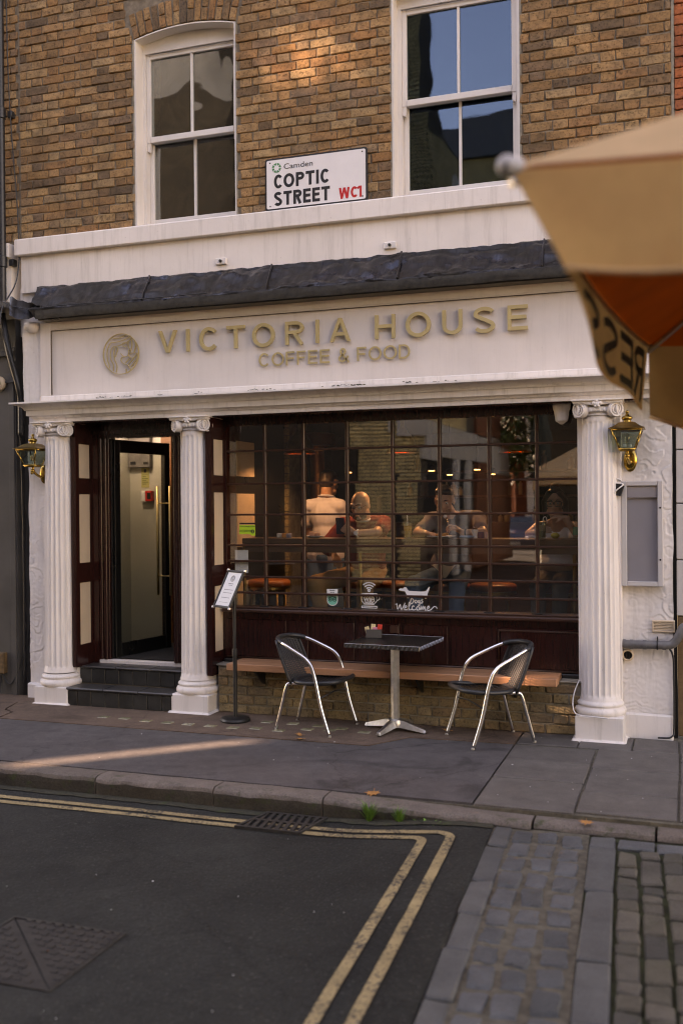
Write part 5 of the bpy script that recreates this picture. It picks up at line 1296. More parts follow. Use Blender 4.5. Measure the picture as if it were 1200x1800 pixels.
def caddy(loc):
    c = thing('sugar_caddy', 'dark open box holding sugar sachets on the café table', 'caddy', loc, R(14), local=True)
    a, b, h, t = .058, .034, .062, .003
    part('box_wall', MB().box(-a, a, -b, -b+t, 0, h).box(-a, a, b-t, b, 0, h).box(-a, -a+t, -b+t+.0002, b-t-.0002, 0, h-.0003).box(a-t, a, -b+t+.0002, b-t-.0002, 0, h-.0003).box(-a+t+.0002, a-t-.0002, -b+t+.0002, b-t-.0002, .0005, .004), plain('grey smoked acrylic', (.08, .075, .07), .3), c)
caddy((q.x, q.y, ZT+.003))
for k, (dx, h, tilt, c, lab) in enumerate(((-.036, .078, -.25, (.62, .48, .26), 'tan sugar sachet leaning at left of the caddy'), (-.012, .095, .1, (.66, .55, .30), 'cream sugar sachet standing tallest behind in the caddy'), (.012, .072, -.05, (.62, .22, .30), 'pink sugar sachet in the middle of the caddy'), (.036, .092, .12, (.70, .05, .03), 'red sugar sachet at right of the caddy'))):
    m_ = plain('sachet paper %d' % k, c, .6, var=.05)
    Mx = Matrix.Translation((q.x, q.y, ZT+.008)) @ Matrix.Rotation(R(14), 4, 'Z') @ Matrix.Translation((dx, -.01+.008*(k % 2), 0)) @ Matrix.Rotation(tilt, 4, 'Y')
    single('sugar_sachet', MB().cbox(-.017, .017, -.003, .003, 0, h, .0015, Mx), m_, lab, 'sachet', 'sugar sachets in the table caddy')

def make_chair(lab):
    c = thing('cafe_chair', lab, 'chair', (0, 0, 0), 0, 'aluminium café chairs outside', local=True)
    half = [(.235, .232, .0), (.17, .232, .20), (.128, .232, .385), (.098, .230, .48), (.075, .228, .52), (.035, .224, .555), (-.05, .212, .595), (-.15, .19, .638), (-.215, .155, .660), (-.262, .09, .672)]
    P = [(x, -y, z) for x, y, z in half]+[(-.278, 0, .675)]+[(x, y, z) for x, y, z in half[::-1]]
    part('arm_frame', MB().tube(spline(P, 6), .0135, 12), M_STEEL, c, True)
    wrap = [(-.175, -.178, .6465), (-.215, -.155, .660), (-.262, -.09, .672), (-.278, 0, .675), (-.262, .09, .672), (-.215, .155, .660), (-.175, .178, .6465)]
    part('rail_wrap', MB().tube(spline(wrap, 8), .0175, 10), M_WICKER, c, True)
    for s in (-1, 1):
        part('rear_leg', MB().tube(spline([(-.06, s*.155, .352), (-.125, s*.157, .350), (-.155, s*.159, .325), (-.19, s*.162, .20), (-.243, s*.167, 0)], 6), .0125, 10), M_STEEL, c, True)
        part('foot_cap', MB().lathe([(.0140, 0), (.0140, .012)], (.235, s*.232), 10).lathe([(.0135, 0), (.0135, .012)], (-.243, s*.167), 10), M_CASTALU, c)
    part('cross_bar', MB().tube([(.155, -.23, .27), (.165, 0, .29), (.155, .23, .27)], .006, 8).tube([(-.15, -.157, .33), (-.15, .157, .33)], .006, 8), M_BLACK, c, True)
    # seat rim and woven seat
    def rim(a):
        ca, sa = math.cos(a), math.sin(a); e = .62
        x = .068+.195*math.copysign(abs(ca)**e, ca); w = .20+.022*ca
        return (x, w*math.copysign(abs(sa)**e, sa), .366+.018*max(0, (x-.05)/.2)-.006*abs(sa)*0)
    ring = [rim(2*math.pi*k/56) for k in range(56)]
    part('seat_rim', MB().tube(ring, .0165, 10, True), M_WICKER, c, True)
    def seatz(x, y): r = min(1, math.hypot((x-.068)/.19, y/.205)); return .366+.018*max(0, (x-.05)/.2)-.022*(1-r*r)
    mb = MB()
    for k in range(44):                                  # woven strands, in and out of the stakes
        y = -.198+.396*k/43; t = abs(y)/.2; xs0 = .068-.188*(1-t**3.2)**.31; xs1 = .068+.188*(1-t**3.2)**.31
        if xs1-xs0 < .04: continue
        n = 26; vs_ = []
        for i in range(n+1):
            x = xs0+(xs1-xs0)*i/n; zz = seatz(x, y)+.003*math.sin(i*math.pi*.5+(k % 2)*math.pi)
            vs_ += [(x, y-.0036, zz), (x, y+.0036, zz+.0008)]
        mb.add(vs_, [(2*i, 2*i+2, 2*i+3, 2*i+1) for i in range(n)])
    for k in range(13):
        x = -.10+.335*k/12; t = abs(x-.068)/.195
        if t >= 1: continue
        w = .2*(1-t**3.2)**.31
        mb.tube([(x, -w+2*w*i/10, seatz(x, -w+2*w*i/10)) for i in range(11)], .003, 4, False, False)
    o = part('woven_seat', mb, M_WICKER, c)
    # woven back
    def back(u, v, d=0): 
        b = (1-u*u); return (-.112-.125*v-.045*b*(.25+.75*v)-d, u*(.172-.010*v+.012*math.sin(v*3)), .355+.31*v)
    mb = MB()
    for s in (-1, 1): mb.tube([back(s, k/8) for k in range(9)], .0115, 8)
    mb.tube([back(-1+2*k/10, .0) for k in range(11)], .010, 8)
    part('back_frame', mb, M_WICKER, c, True)
    mb = MB()
    for k in range(40):
        v = (k+.5)/40; n = 26; vs_ = []
        for i in range(n+1):
            u = -1+2*i/n; d = .003*math.sin(i*math.pi*.5+(k % 2)*math.pi); p = back(u, v, d); vs_ += [(p[0], p[1], p[2]-.0034), (p[0], p[1], p[2]+.0034)]
        mb.add(vs_, [(2*i, 2*i+2, 2*i+3, 2*i+1) for i in range(n)])
    for k in range(1, 13):
        u = -1+2*k/13; mb.tube([back(u, i/8) for i in range(9)], .0032, 4, False, False)
    part('woven_back', mb, M_WICKER, c)
    return c
def copy_thing(o, lab):
    r = o.copy(); col.objects.link(r); r['label'] = lab
    for ch in o.children:
        d = ch.copy(); col.objects.link(d); d.parent = r
        for g in ch.children: e_ = g.copy(); col.objects.link(e_); e_.parent = d
    return r
ch1 = make_chair('black woven aluminium chair left of the table facing right')
ch2 = copy_thing(ch1, 'black woven aluminium chair right of the table facing left')
ch1.location = (-2.632, -.535, .004); ch1.rotation_euler = (0, 0, R(-7)); ch1.scale = (1.0, 1.0, 1.0)
ch2.location = (-1.312, -.518, .004); ch2.rotation_euler = (0, 0, R(215.5)); ch2.scale = (1.03, 1.0, 1.0)

ms = thing('menu_stand', 'black floor standing menu stand with tilted white sheet beside the middle column', 'menu stand', (-3.31, -.49, .003), 0, local=True)
part('base', MB().lathe([(.112, 0), (.116, .012), (.110, .026), (.085, .034), (.02, .038)], (0, 0), 40), M_BLACK, ms, 40)
part('pole', MB().lathe([(.0165, .036), (.0165, .52)], (0, 0), 16).lathe([(.0125, .52), (.0125, .96)], (0, 0), 16), M_BLACK, ms, 40)
part('pole_clamp', MB().lathe([(.020, .50), (.021, .51), (.021, .55), (.018, .56)], (0, 0), 16), M_BLACK, ms, 40)
na = R(-122.5); nv = Vector((math.cos(na), math.sin(na), 0)); wv = Vector((-nv.y, nv.x, 0)); uv_ = (Vector((0, 0, 1))*math.cos(R(27))-nv*math.sin(R(27))); nn = wv.cross(uv_)
BM = Matrix((( wv.x, uv_.x, nn.x, -.045), (wv.y, uv_.y, nn.y, .0), (wv.z, uv_.z, nn.z, 1.022), (0, 0, 0, 1)))
w_, h_ = .118, .158
if nn.dot(nv) < 0: print('board flipped')
fm = MB()
for (a, b, c_, d_) in ((-w_, w_, h_-.018, h_), (-w_, w_, -h_, -h_+.018), (-w_, -w_+.018, -h_+.0182, h_-.0182), (w_-.018, w_, -h_+.0182, h_-.0182)): fm.cbox(a, b, c_, d_, -.006, .009, .003, BM)
part('board_frame', fm, M_BLACK, ms)
part('board_back', MB().cbox(-w_+.004, w_-.004, -h_+.004, h_-.004, -.010, -.0005, .001, BM), M_BLACK, ms)
part('menu_sheet', MB().cbox(-w_+.019, w_-.019, -h_+.019, h_-.019, 0, .0012, .0003, BM), M_PAPER, ms)
mp_ = MB()
for (z, w, t) in ((.042, .036, .005), (.030, .026, .004), (-.008, .062, .004), (-.034, .060, .004), (-.074, .055, .004), (-.112, .062, .0018)):
    x = -w
    while x < w:
        L = rs.uniform(.006, .014) if t > .003 else 2*w
        mp_.box(x, min(w, x+L), z, z+t, .0013, .0016); x += L+.003
mp_.v = [tuple(BM @ Vector(p)) for p in mp_.v]
part('menu_print', mp_, M_INK, ms)
part('menu_emblem', emblem(MB(), lambda u, v, d: tuple(BM @ Vector((u*.026, .088+v*.026, .0013+d))), .08, 0, .0003), plain('pale print', (.45, .44, .43), .7), ms)
for sx in (-1, 1):
    for sy in (-1, 1): part('corner_cap', MB().cbox(sx*w_-.010, sx*w_+.010, sy*h_-.010, sy*h_+.010, -.007, .0105, .003, BM), M_STEEL, ms)
part('board_bracket', MB().tube([(0, 0, .93), (-.02, -.0, .98), tuple(BM @ Vector((0, 0, -.012)))], .012, 8), M_BLACK, ms)

# ------------------------------------------------------------------ leaves and weeds
def leaf_mesh():
    pts = [(0, 0), (.2, .12), (.42, .05), (.35, .22), (.62, .36), (.34, .40), (.30, .68), (.12, .50), (0, .95), (-.12, .50), (-.32, .66), (-.34, .40), (-.60, .33), (-.35, .20), (-.40, .03), (-.18, .12)]
    def zz(a, b): return .10*abs(a)+.12*(b-.4)**2+.05*nz(a*4, b*4)
    mb = MB(); mb.add([(0, .35, .0)]+[(a, b, zz(a, b)) for a, b in pts], [(0, 1+k, 1+(k+1) % len(pts)) for k in range(len(pts))])
    mb.add([(0, .35, .012)]+[(a, b, zz(a, b)+.012) for a, b in pts], [(0, 1+(k+1) % len(pts), 1+k) for k in range(len(pts))])
    mb.tube([(0, .05, .02), (.02, -.18, .03), (.05, -.32, .06)], .015, 4); return mb.mesh('fallen_leaf', M_LEAF)
lme_ = leaf_mesh()
for (px, py, z, s, lab) in ((531, 1293, .004, .062, 'brown fallen leaf near the front leg of the left chair, farther of two'), (532, 1300, .004, .062, 'brown fallen leaf near the front leg of the left chair, nearer of two'), (657, 1392, .001, .085, 'orange fallen leaf on the dark pavement in front of the table'),
        (789, 1284, .004, .085, 'orange fallen leaf beside the left front leg of the right chair'), (1030, 1444, -.02, .07, 'orange fallen leaf lying on the flush kerb at right'), (660, 1771, -.105, .11, 'orange fallen leaf on the road between the yellow lines'),
        (628, 1448, -.115, .06, 'pale fallen leaf in the gutter left of the weeds'), (715, 1452, -.1, .05, 'pale fallen leaf in the gutter below the weeds'), (790, 1452, -.08, .05, 'pale fallen leaf in the gutter right of the weeds')):
    q = at_z(px, py, z); o = bpy.data.objects.new('fallen_leaf', lme_); col.objects.link(o); o.location = (q.x, q.y, q.z+.004)
    o.rotation_euler = (rs.uniform(-.2, .2), rs.uniform(-.2, .2), rs.uniform(0, 6)); o.scale = (s,)*3; tagobj(o, lab, 'leaf', 'fallen plane leaves')
def weed(px, py, n, h, broad, lab):
    q = at_z(px, py, -.10); w = thing('weed', lab, 'weed', (q.x, -2.20, -.115), group='weeds growing along the kerb', local=True); mb = MB()
    for k in range(n):
        a = rs.uniform(0, 6.28); r = rs.uniform(.3, 1)*h*(.9 if broad else .55); hh = h*rs.uniform(.5, 1)*(.45 if broad else 1); P = []
        for i in range(6):
            t = i/5; P.append(Vector((math.cos(a)*r*t, math.sin(a)*r*t*.6-.01, hh*(t*1.5-.6*t*t))))
        side = Vector((-math.sin(a), math.cos(a), .1)); ww = (.013 if broad else .005)
        vs_ = []
        for i, p in enumerate(P): s_ = ww*(math.sin(math.pi*min(1, .15+.85*i/5)) if broad else (1-i/5.5)); vs_ += [p-side*s_, p+Vector((0, 0, -.3*s_)), p+side*s_]
        mb.add(vs_, [(3*i+j, 3*i+3+j, 3*i+4+j, 3*i+1+j) for i in range(5) for j in (0, 1)])
    part('weed_leaves', mb, M_WEED, w, True)
weed(655, 1438, 80, .15, False, 'grassy weed tuft in the gutter, leftmost of the weeds')
weed(707, 1443, 70, .13, False, 'grassy weed tuft in the gutter between the other weeds')
weed(760, 1446, 30, .15, True, 'broad leaved weed rosette growing in the gutter')
weed(845, 1452, 20, .07, True, 'tiny weed at the right end of the gutter')
lt = MB()
for k in range(120):
    px, py = rs.uniform(0, 1150), rs.uniform(1290, 1800); 
    z = 0.0
    q = at_z(px, py, 0)
    if q.y < -2.19: q = at_z(px, py, -.115); q.z = road_z(q.x, q.y)
    if -2.25 < q.y < -2.0 or (q.x > -1.05 and q.y < -2.1): continue
    if q.y < -2.3 and k % 3: continue
    s = rs.choice((.0012, .0015, .002, .002, .004)); lt.obox((q.x, q.y, q.z+.004), (s, s*.6, .0012), Matrix.Rotation(rs.uniform(0, 3), 3, 'Z'), .0005)
o = single('litter', lt, M_PAPER, 'scattered pale crumbs and grit on pavement and road', 'litter', None, 'stuff')

# ------------------------------------------------------------------ parasol in the foreground, right of the camera
P0 = CAM_POS + ray(897, 292)*2.0
e1 = Vector((.073, .997, 0)); e2 = Vector((.997, -.055, 0)); SD = 2.45
P1, P3 = P0+e2*SD, P0+e1*SD; P2 = P0+e1*SD+e2*SD
PC = (P0+P1+P2+P3)/4; AP = Vector((PC.x, PC.y, 3.12))
um = thing('parasol', 'beige café parasol with lettered valance and rust lining at the right edge', 'parasol', (PC.x, PC.y, -.06))
def canopy(A, B, inset=0, dz=0):
    def fn(u, v):
        e = A.lerp(B, u); p = e.lerp(AP, v); sag = .05*math.sin(math.pi*u)*(1-v)+.035*math.sin(math.pi*v)
        return (p.x, p.y, p.z-sag+dz+.006*nz(u*6, v*6, A.x)*(1-v)*math.sin(math.pi*u))
    return MB().grid(fn, 18, 14)
for A, B in ((P0, P1), (P1, P2), (P2, P3), (P3, P0)):
    part('canopy_panel', canopy(A, B), M_CANVAS, um, True)
    part('canopy_lining', canopy(A, B, 0, -.012), M_CANVASRED, um, True)
def valance(A, B, out, depth, wob, seed, curl=0.0, flare=.03):
    L = (B-A).length
    def fn(u, v):
        p = A.lerp(B, u); sag = .05*math.sin(math.pi*u)
        d = depth(u) if callable(depth) else depth
        off = out*(flare*v+wob*v*math.sin(u*9+seed)+curl*v*v*math.sin(math.pi*u))
        return tuple(p+off+Vector((0, 0, -sag-.008-d*v)))
    return fn
o1, o4 = -Vector(e1), -Vector(e2)
fA0 = valance(P0, P1, -e1*1.0, lambda u: .215+.012*math.sin(u*20), .012, .4)
def fA(u, v): return tuple(Vector(fA0(u, v))+e2*.115*v*max(0, 1-u*2.2)**1.5)
part('valance', MB().grid(fA, 40, 8), M_CANVASV, um, True)
part('valance_binding', MB().tube([Vector(fA(k/40, 1)) for k in range(41)], .006, 6), M_CANVAS, um, True)
fB = valance(P0, P3, e2*1.0, lambda u: .225+.05*sstep(.7, 1, u), .012, 1.1, 0, 0)
fB0 = fB
def fB(u, v): return tuple(Vector(fB0(u, v))+e2*v*(.105*(1-sstep(0, .6, u))-.02*sstep(.4, .9, u)))
part('valance', MB().grid(fB, 40, 8), M_CANVASDK, um, True)
part('valance_binding', MB().tube([Vector(fB(k/40, .02))+Vector((.006, 0, 0)) for k in range(41)], .007, 6), M_CANVAS, um, True)
fC = valance(P3, P2, e1*1.0, lambda u: .30+.10*math.sin(min(1, u*5)*math.pi*.5)*(1-sstep(.25, .5, u)), .012, 2.0, 0, .03)
part('valance', MB().grid(fC, 40, 8), M_CANVASDK, um, True)
part('valance_binding', MB().tube([Vector(fC(k/40, 1)) for k in range(41)], .008, 6), M_CANVAS, um, True)
fD = valance(P1, P2, e2*1.0, .23, .01, 3.0)
part('valance', MB().grid(fD, 40, 8), M_CANVAS, um, True)
def onB(u0, du):                                       # lettering printed through the side valance, read from outside
    def f(a, b, d):
        u = u0+du*a; p = Vector(fB(u, .92-.80*b)); return tuple(p+Vector((.004+d, 0, 0)))
    return f
for ch, u0 in (('S', .30), ('S', .47), ('E', .64), ('R', .80)):
    g = glyph(ch, 1.0, .16)
    mb = MB(); strokes_to(mb, [[(x, y) for x, y in s] for s in g], .16, onB(u0+.14, -.14), 0, .001, .0004); part('printed_letter', mb, M_CLOTHP, um)
part('pole', MB().tube([(PC.x, PC.y, -.02), (PC.x, PC.y, AP.z+.05)], .024, 14), M_CASTALU, um, 40)
part('base', MB().cbox(PC.x-.28, PC.x+.28, PC.y-.28, PC.y+.28, -.058, -.01, .01), M_CONC, um)
for P in (P0, P1, P2, P3): part('rib', MB().tube([P+Vector((0, 0, -.035)), AP+Vector((0, 0, -.09))], .010, 8), M_CASTALU, um, 40)
M_FINIAL = plain('dull grey plastic', (.34, .33, .34), .4, var=.3, vscale=30)
for P in (P0, P1, P2, P3):
    u = (P-PC); u.z = 0; u.normalize(); mb = MB().tube([P-u*.02, P+u*.008], .020, 14).ball(P+u*.008, .022, 14, 10)
    part('finial', mb, M_FINIAL, um, True)

# ------------------------------------------------------------------ inside the café
def at_x(px, py, X): d = ray(px, py); return CAM_POS + d*((X-CAM_POS.x)/d.x)
FZ = .338
pn = thing('cream_screen', 'panelled screen with cream insets seen through the left window panes', 'screen', (-3.72, .3, FZ))
a, b = at_x(416, 900, -3.742).y, at_x(447, 900, -3.742).y
part('screen_board', MB().box(-3.748, -3.7435, .17, b+.9, FZ, 2.6), M_BLACKWOOD, pn)
for (t, u) in ((777, 838), (868, 960), (1020, 1072)):
    q0, q1 = at_x(432, t, -3.742), at_x(432, u, -3.742); part('cream_inset', MB().cbox(-3.7434, -3.738, a, b, q1.z, q0.z, .001), M_CREAM, pn)
# lobby wall fittings seen through the door
def lob(p0, p1): q0, q1 = at_y(p0[0], p0[1], LY), at_y(p1[0], p1[1], LY); return q0.x, q1.x, q1.z, q0.z
x0, x1, z0, z1 = lob((230, 762), (269, 822))
al = thing('control_panel', 'grey alarm control panel high on the lobby wall behind the door glass', 'control panel', ((x0+x1)/2, LY, z0))
part('panel_body', MB().cbox(x0, x1, LY-.06, LY-.001, z0, z1, .006), M_GREYPL, al); part('panel_display', MB().box(x0+.03, x0+.09, LY-.0615, LY-.0602, z0+.03, z0+.06), M_DARKGLASS, al); part('panel_keys', MB().box(x1-.07, x1-.02, LY-.0615, LY-.0602, z0+.03, z0+.055), M_BLACK, al)
x0, x1, z0, z1 = lob((249, 822), (263, 857))
fn_ = thing('fire_notice', 'yellowish fire action notice on the lobby wall', 'notice', ((x0+x1)/2, LY-.005, z0))
part('notice_card', MB().box(x0, x1, LY-.005, LY-.001, z0, z1), plain('notice card', (.42, .40, .17), .6), fn_)
part('notice_heading', MB().box((x0+x1)/2-.012, (x0+x1)/2+.012, LY-.0065, LY-.0052, z1-.05, z1-.015), M_INK, fn_)
mb = MB()
for k in range(6): mb.box(x0+.012, x1-.012-.02*(k % 2), LY-.0065, LY-.0052, z1-.075-.018*k, z1-.069-.018*k)
part('notice_print', mb, plain('green print', (.10, .15, .05), .6), fn_)
x0, x1, z0, z1 = lob((252, 863), (268, 881))
cp = thing('call_point', 'red and white fire alarm call point on the lobby wall', 'call point', ((x0+x1)/2, LY-.02, z0))
part('point_back', MB().cbox(x0, (x0+x1)/2-.001, LY-.05, LY-.001, z0, z1, .003), M_PAPER, cp); part('point_body', MB().cbox((x0+x1)/2, x1+.02, LY-.05, LY-.001, z0, z1, .003), M_RED, cp); part('point_window', MB().box((x0+x1)/2+.022, x1+.012, LY-.0515, LY-.0502, z0+.02, z1-.02), M_BLACK, cp)
# counter along the window
CT = 1.398
ct = thing('window_counter', 'dark wooden bar counter running along the inside of the window on brass posts', 'counter', (-2.1, .3, FZ))
part('counter_top', MB().cbox(-3.52, -.60, .11, .46, CT-.045, CT, .005), M_COUNTER, ct)
part('counter_apron', MB().box(-3.5, -.62, .13, .15, CT-.115, CT-.0455), M_COUNTER, ct)
for px in (633, 1009, 430): q = at_y(px, 1000, .38); part('post', MB().tube([(q.x, .38, FZ), (q.x, .38, CT-.0455)], .014, 12), M_BRASSDULL, ct, 40)
part('foot_rail', MB().tube([(-3.5, .34, .62), (-.62, .34, .62)], .012, 10), M_BRASSDULL, ct, 40)
# bar stools
def make_stool(lab):
    s = thing('bar_stool', lab, 'bar stool', (0, 0, FZ), 0, 'tan leather bar stools at the counter', local=True)
    part('seat', MB().lathe([(.02, .60), (.19, .602), (.198, .612), (.200, .63), (.196, .648), (.18, .660), (.12, .664), (.001, .665)], (0, 0), 36), M_LEATHER, s, 60)
    part('seat_band', MB().lathe([(.17, .575), (.195, .576), (.195, .5995), (.17, .5995)], (0, 0), 36), M_BRASSDULL, s, 40)
    for k in range(4):
        a = R(45+90*k); part('leg', MB().tube([(.165*math.cos(a), .165*math.sin(a), .576), (.19*math.cos(a), .19*math.sin(a), 0)], .011, 8), M_BRASSDULL, s, True)
    part('foot_ring', MB().tube([(.182*math.cos(2*math.pi*k/28), .182*math.sin(2*math.pi*k/28), .2) for k in range(28)], .009, 8, True), M_BRASSDULL, s, True)
    return s
st0 = make_stool('empty tan leather bar stool at far left behind the menu stand')
stl = [(472, .85, st0)]
for px, y, lab in ((640, .90, 'tan leather bar stool under the bald man in dark red'), (705, .95, 'empty tan leather bar stool between the bald man and the eating man'), (785, .86, 'tan leather bar stool under the man eating in taupe shirt'), (866, .85, 'empty tan leather bar stool right of the eating man'), (972, .85, 'tan leather bar stool under the woman with black glasses')):
    stl.append((px, y, copy_thing(st0, lab)))
for px, y, o in stl: q = at_y(px, 1030, y); o.location = (q.x, y, FZ); o.rotation_euler = (0, 0, px*.1)
# pendant lamps
def pendant(px, py, y, s, lab, power=3.4):
    q = at_y(px, py, y); x, z = q.x, q.z
    p = thing('pendant_lamp', lab, 'lamp', (x, y, z), group='copper pendant lamps over the counter')
    part('lamp_shade', MB().lathe([(.135*s, z), (.138*s, z+.004), (.120*s, z+.05*s), (.105*s, z+.10*s), (.075*s, z+.15*s), (.040*s, z+.175*s), (.036*s, z+.20*s), (.030*s, z+.215*s), (.028*s, z+.2149*s), (.06*s, z+.15*s), (.098*s, z+.095*s), (.112*s, z+.05*s), (.128*s, z+.004)], (x, y), 32, None, False), M_BRASSDULL, p, 50)
    part('shade_rim', MB().lathe([(.128*s, z-.004), (.145*s, z-.012), (.150*s, z-.008), (.139*s, z+.006)], (x, y), 32, None, False), M_COPPER, p, 50)
    part('bulb', MB().ball((x, y, z+.125*s), (.022*s, .022*s, .03*s), 12, 8), M_BULB, p, True)
    part('stem', MB().lathe([(.026*s, z+.21*s), (.018*s, z+.25*s), (.02*s, z+.27*s), (.010, z+.30*s), (.004, z+.31*s), (.004, 2.619)], (x, y), 12), M_BRASSDULL, p, 50)
    l = bpy.data.lights.new('pendant_light', 'POINT'); l.energy = power; l.color = (1, .68, .42); l.shadow_soft_size = .03
    lo = bpy.data.objects.new('pendant_light', l); col.objects.link(lo); lo.location = Vector((x, y, z-.03)); lo.parent = p; lo.location = Vector((0, 0, .07))
pendant(527, 796, .9, 1.0, 'copper rimmed pendant lamp over the counter at upper left of the window')
pendant(707, 794, 1.0, 1.0, 'copper rimmed pendant lamp above the bald man')
pendant(905, 793, 1.4, 1.0, 'copper rimmed pendant lamp near the right end of the window')
SPL = {566: 'small warm downlight beside the copper duct, leftmost of the downlights', 612: 'small warm downlight above the bald man, second from left', 758: 'small warm downlight just left of the eating man, third from left', 790: 'small warm downlight above the eating man, third from right', 838: 'small warm downlight right of the eating man, second from right', 864: 'small warm downlight nearest the woman, rightmost of the downlights'}
for px, py, y in ((758, 828, 3.6), (790, 835, 4.0), (838, 826, 3.4), (864, 834, 3.8), (566, 842, 3.2), (612, 831, 3.4)):
    q = at_y(px, py, y)
    o = thing('ceiling_spot', SPL[px], 'downlight', (q.x, y, q.z), group='small downlights deep in the room')
    part('lens', MB().lathe([(.001, q.z), (.035, q.z), (.035, q.z+.004), (.001, q.z+.004)], (q.x, y), 14), M_SPOT, o); part('lamp_body', MB().lathe([(.04, q.z+.005), (.045, q.z+.06), (.01, q.z+.08), (.006, 2.619)], (q.x, y), 14), M_BLACK, o, 40)
q = at_y(556, 800, 2.4)
dct = thing('copper_duct', 'wide copper tube standing in the room behind the man with his back turned', 'duct', (q.x, 2.4, FZ))
part('tube', MB().lathe([(.085, FZ), (.085, 2.3)], (q.x, 2.4), 24), M_COPPER, dct, 40); part('tube_cap', MB().lathe([(.19, 2.3), (.20, 2.31), (.20, 2.42), (.19, 2.43)], (q.x, 2.4), 28), plain('red lacquer', (.16, .03, .02), .3), dct, 40)
q = at_y(482, 850, 1.6)
pr_ = thing('brick_pier', 'yellow brick pier inside the room behind the left panes', 'pier', (q.x, 1.8, FZ))
part('pier_core', MB().box(q.x-.16, q.x+.14, 1.612, 1.95, FZ, 2.615), M_MORTARLOW, pr_)
mb = MB()
for i in range(30):
    z = FZ+.035+.075*i
    for a, b in flemish(q.x-.165, q.x+.145, i, z): mb.cbox(a, b, 1.60, 1.65, z-.0325, z+.0325, .004, None, .002, rs)
o = part('brickwork', mb, M_BRICKYEL, pr_); o['kind'] = 'stuff'
bc_ = thing('back_shelf', 'dark shelf unit with cups and bottles deep in the room', 'shelf', (-2.0, 4.2, FZ))
part('shelf_body', MB().box(-3.4, -.9, 4.3, 4.6, FZ, 1.45), M_COUNTER, bc_)
for z in (1.75, 2.05): part('shelf_board', MB().box(-3.4, -.9, 4.35, 4.6, z, z+.025), M_COUNTER, bc_)
for k in range(26):
    x = rs.uniform(-3.3, -1.0); z = rs.choice((1.4505, 1.776, 2.076)); r = rs.uniform(.025, .04); h = rs.uniform(.09, .24)
    part('jar', MB().lathe([(r, z), (r, z+h*.7), (r*.4, z+h*.8), (r*.4, z+h)], (x, 4.42), 10), rs.choice((M_PAPER, M_GREENB if False else M_GREYPL, M_BRASSDULL, M_CREAM)), bc_, 40)

# things on the counter
def glass_of(px, y, h, r, mat, lab, straw=None, garnish=False):
    q = at_y(px, 945, y); x = q.x
    g = thing('drink_glass', lab, 'glass', (x, y, CT+.001))
    part('glass_wall', MB().lathe([(r*.85, CT+.001), (r*.87, CT+.006), (r, CT+h), (r*.94, CT+h), (r*.80, CT+.008)], (x, y), 20, None, False), M_GLASSSMALL, g, 50)
    part('drink', MB().lathe([(.001, CT+.009), (r*.79, CT+.009), (r*.92, CT+h*.80), (.001, CT+h*.80)], (x, y), 20, None, False), mat, g, 50)
    if straw is not None: part('straw', MB().tube(straw(x, y), .0035, 6), M_PAPER, g, True)
glass_of(716.5, .3, .125, .034, M_JUICE, 'glass of orange juice with straw on the counter', lambda x, y: [(x, y, CT+.03), (x-.004, y, CT+.185)])
glass_of(951, .27, .13, .036, M_COFFEE, 'tall glass of iced milky coffee in front of the woman', lambda x, y: spline([(x+.005, y, CT+.03), (x+.012, y, CT+.14), (x+.02, y, CT+.165), (x+.035, y, CT+.165), (x+.045, y, CT+.12)], 4))
def on_counter(name, px, y, build, mat, lab, cat, smooth=False, group=None):
    q = at_y(px, 945, y); mb = MB(); build(mb, q.x, y, CT+.001); return single(name, mb, mat, lab, cat, group, None, smooth)
q = at_y(834, 945, .3); pm = thing('pepper_mill', 'small white and steel pepper mill on the counter', 'pepper mill', (q.x, .3, CT+.001))
part('mill_body', MB().lathe([(.020, CT+.001), (.018, CT+.02), (.022, CT+.045), (.028, CT+.055), (.026, CT+.07)], (q.x, .3), 16), M_PAPER, pm, 50); part('mill_cap', MB().lathe([(.024, CT+.0705), (.018, CT+.078), (.006, CT+.085), (.007, CT+.092), (.002, CT+.097)], (q.x, .3), 16), M_STEEL, pm, 50)
on_counter('card_box', 845, .3, lambda m, x, y, z: m.cbox(x-.022, x+.022, y-.012, y+.012, z, z+.05, .002), plain('blue card', (.02, .03, .10), .5), 'small dark blue box beside the pepper mill', 'box')
on_counter('card_box', 855, .29, lambda m, x, y, z: m.cbox(x-.018, x+.018, y-.010, y+.010, z, z+.047, .002), plain('pink card', (.60, .33, .28), .5), 'small pink box beside the dark blue box', 'box')
on_counter('spectacle_case', 822, .27, lambda m, x, y, z: m.cbox(x-.07, x+.05, y-.03, y+.03, z, z+.022, .010), plain('pale blue plastic', (.16, .28, .42), .35), 'pale blue flat case lying on the counter', 'case', True)
on_counter('plate', 775, .28, lambda m, x, y, z: m.lathe([(.05, z), (.06, z+.004), (.12, z+.016), (.118, z+.019), (.055, z+.008), (.001, z+.008)], (x, y), 28), M_PAPER, 'white plate of food under the eating man', 'plate', 50)
def food(m, x, y, z):
    for k in range(9): m.ball((x+rs.uniform(-.06, .05), y+rs.uniform(-.04, .04), z+.02+rs.uniform(0, .012)), (rs.uniform(.012, .025), .016, .012), 8, 6)
on_counter('food', 772, .28, food, plain('orange food', (.55, .22, .05), .5), 'orange breakfast food on the white plate', 'food', True)
on_counter('plate', 552, .3, lambda m, x, y, z: m.lathe([(.04, z), (.05, z+.004), (.09, z+.014), (.088, z+.017), (.045, z+.008), (.001, z+.008)], (x, y), 24), M_PAPER, 'small white plate beside the bald man', 'plate', 50)
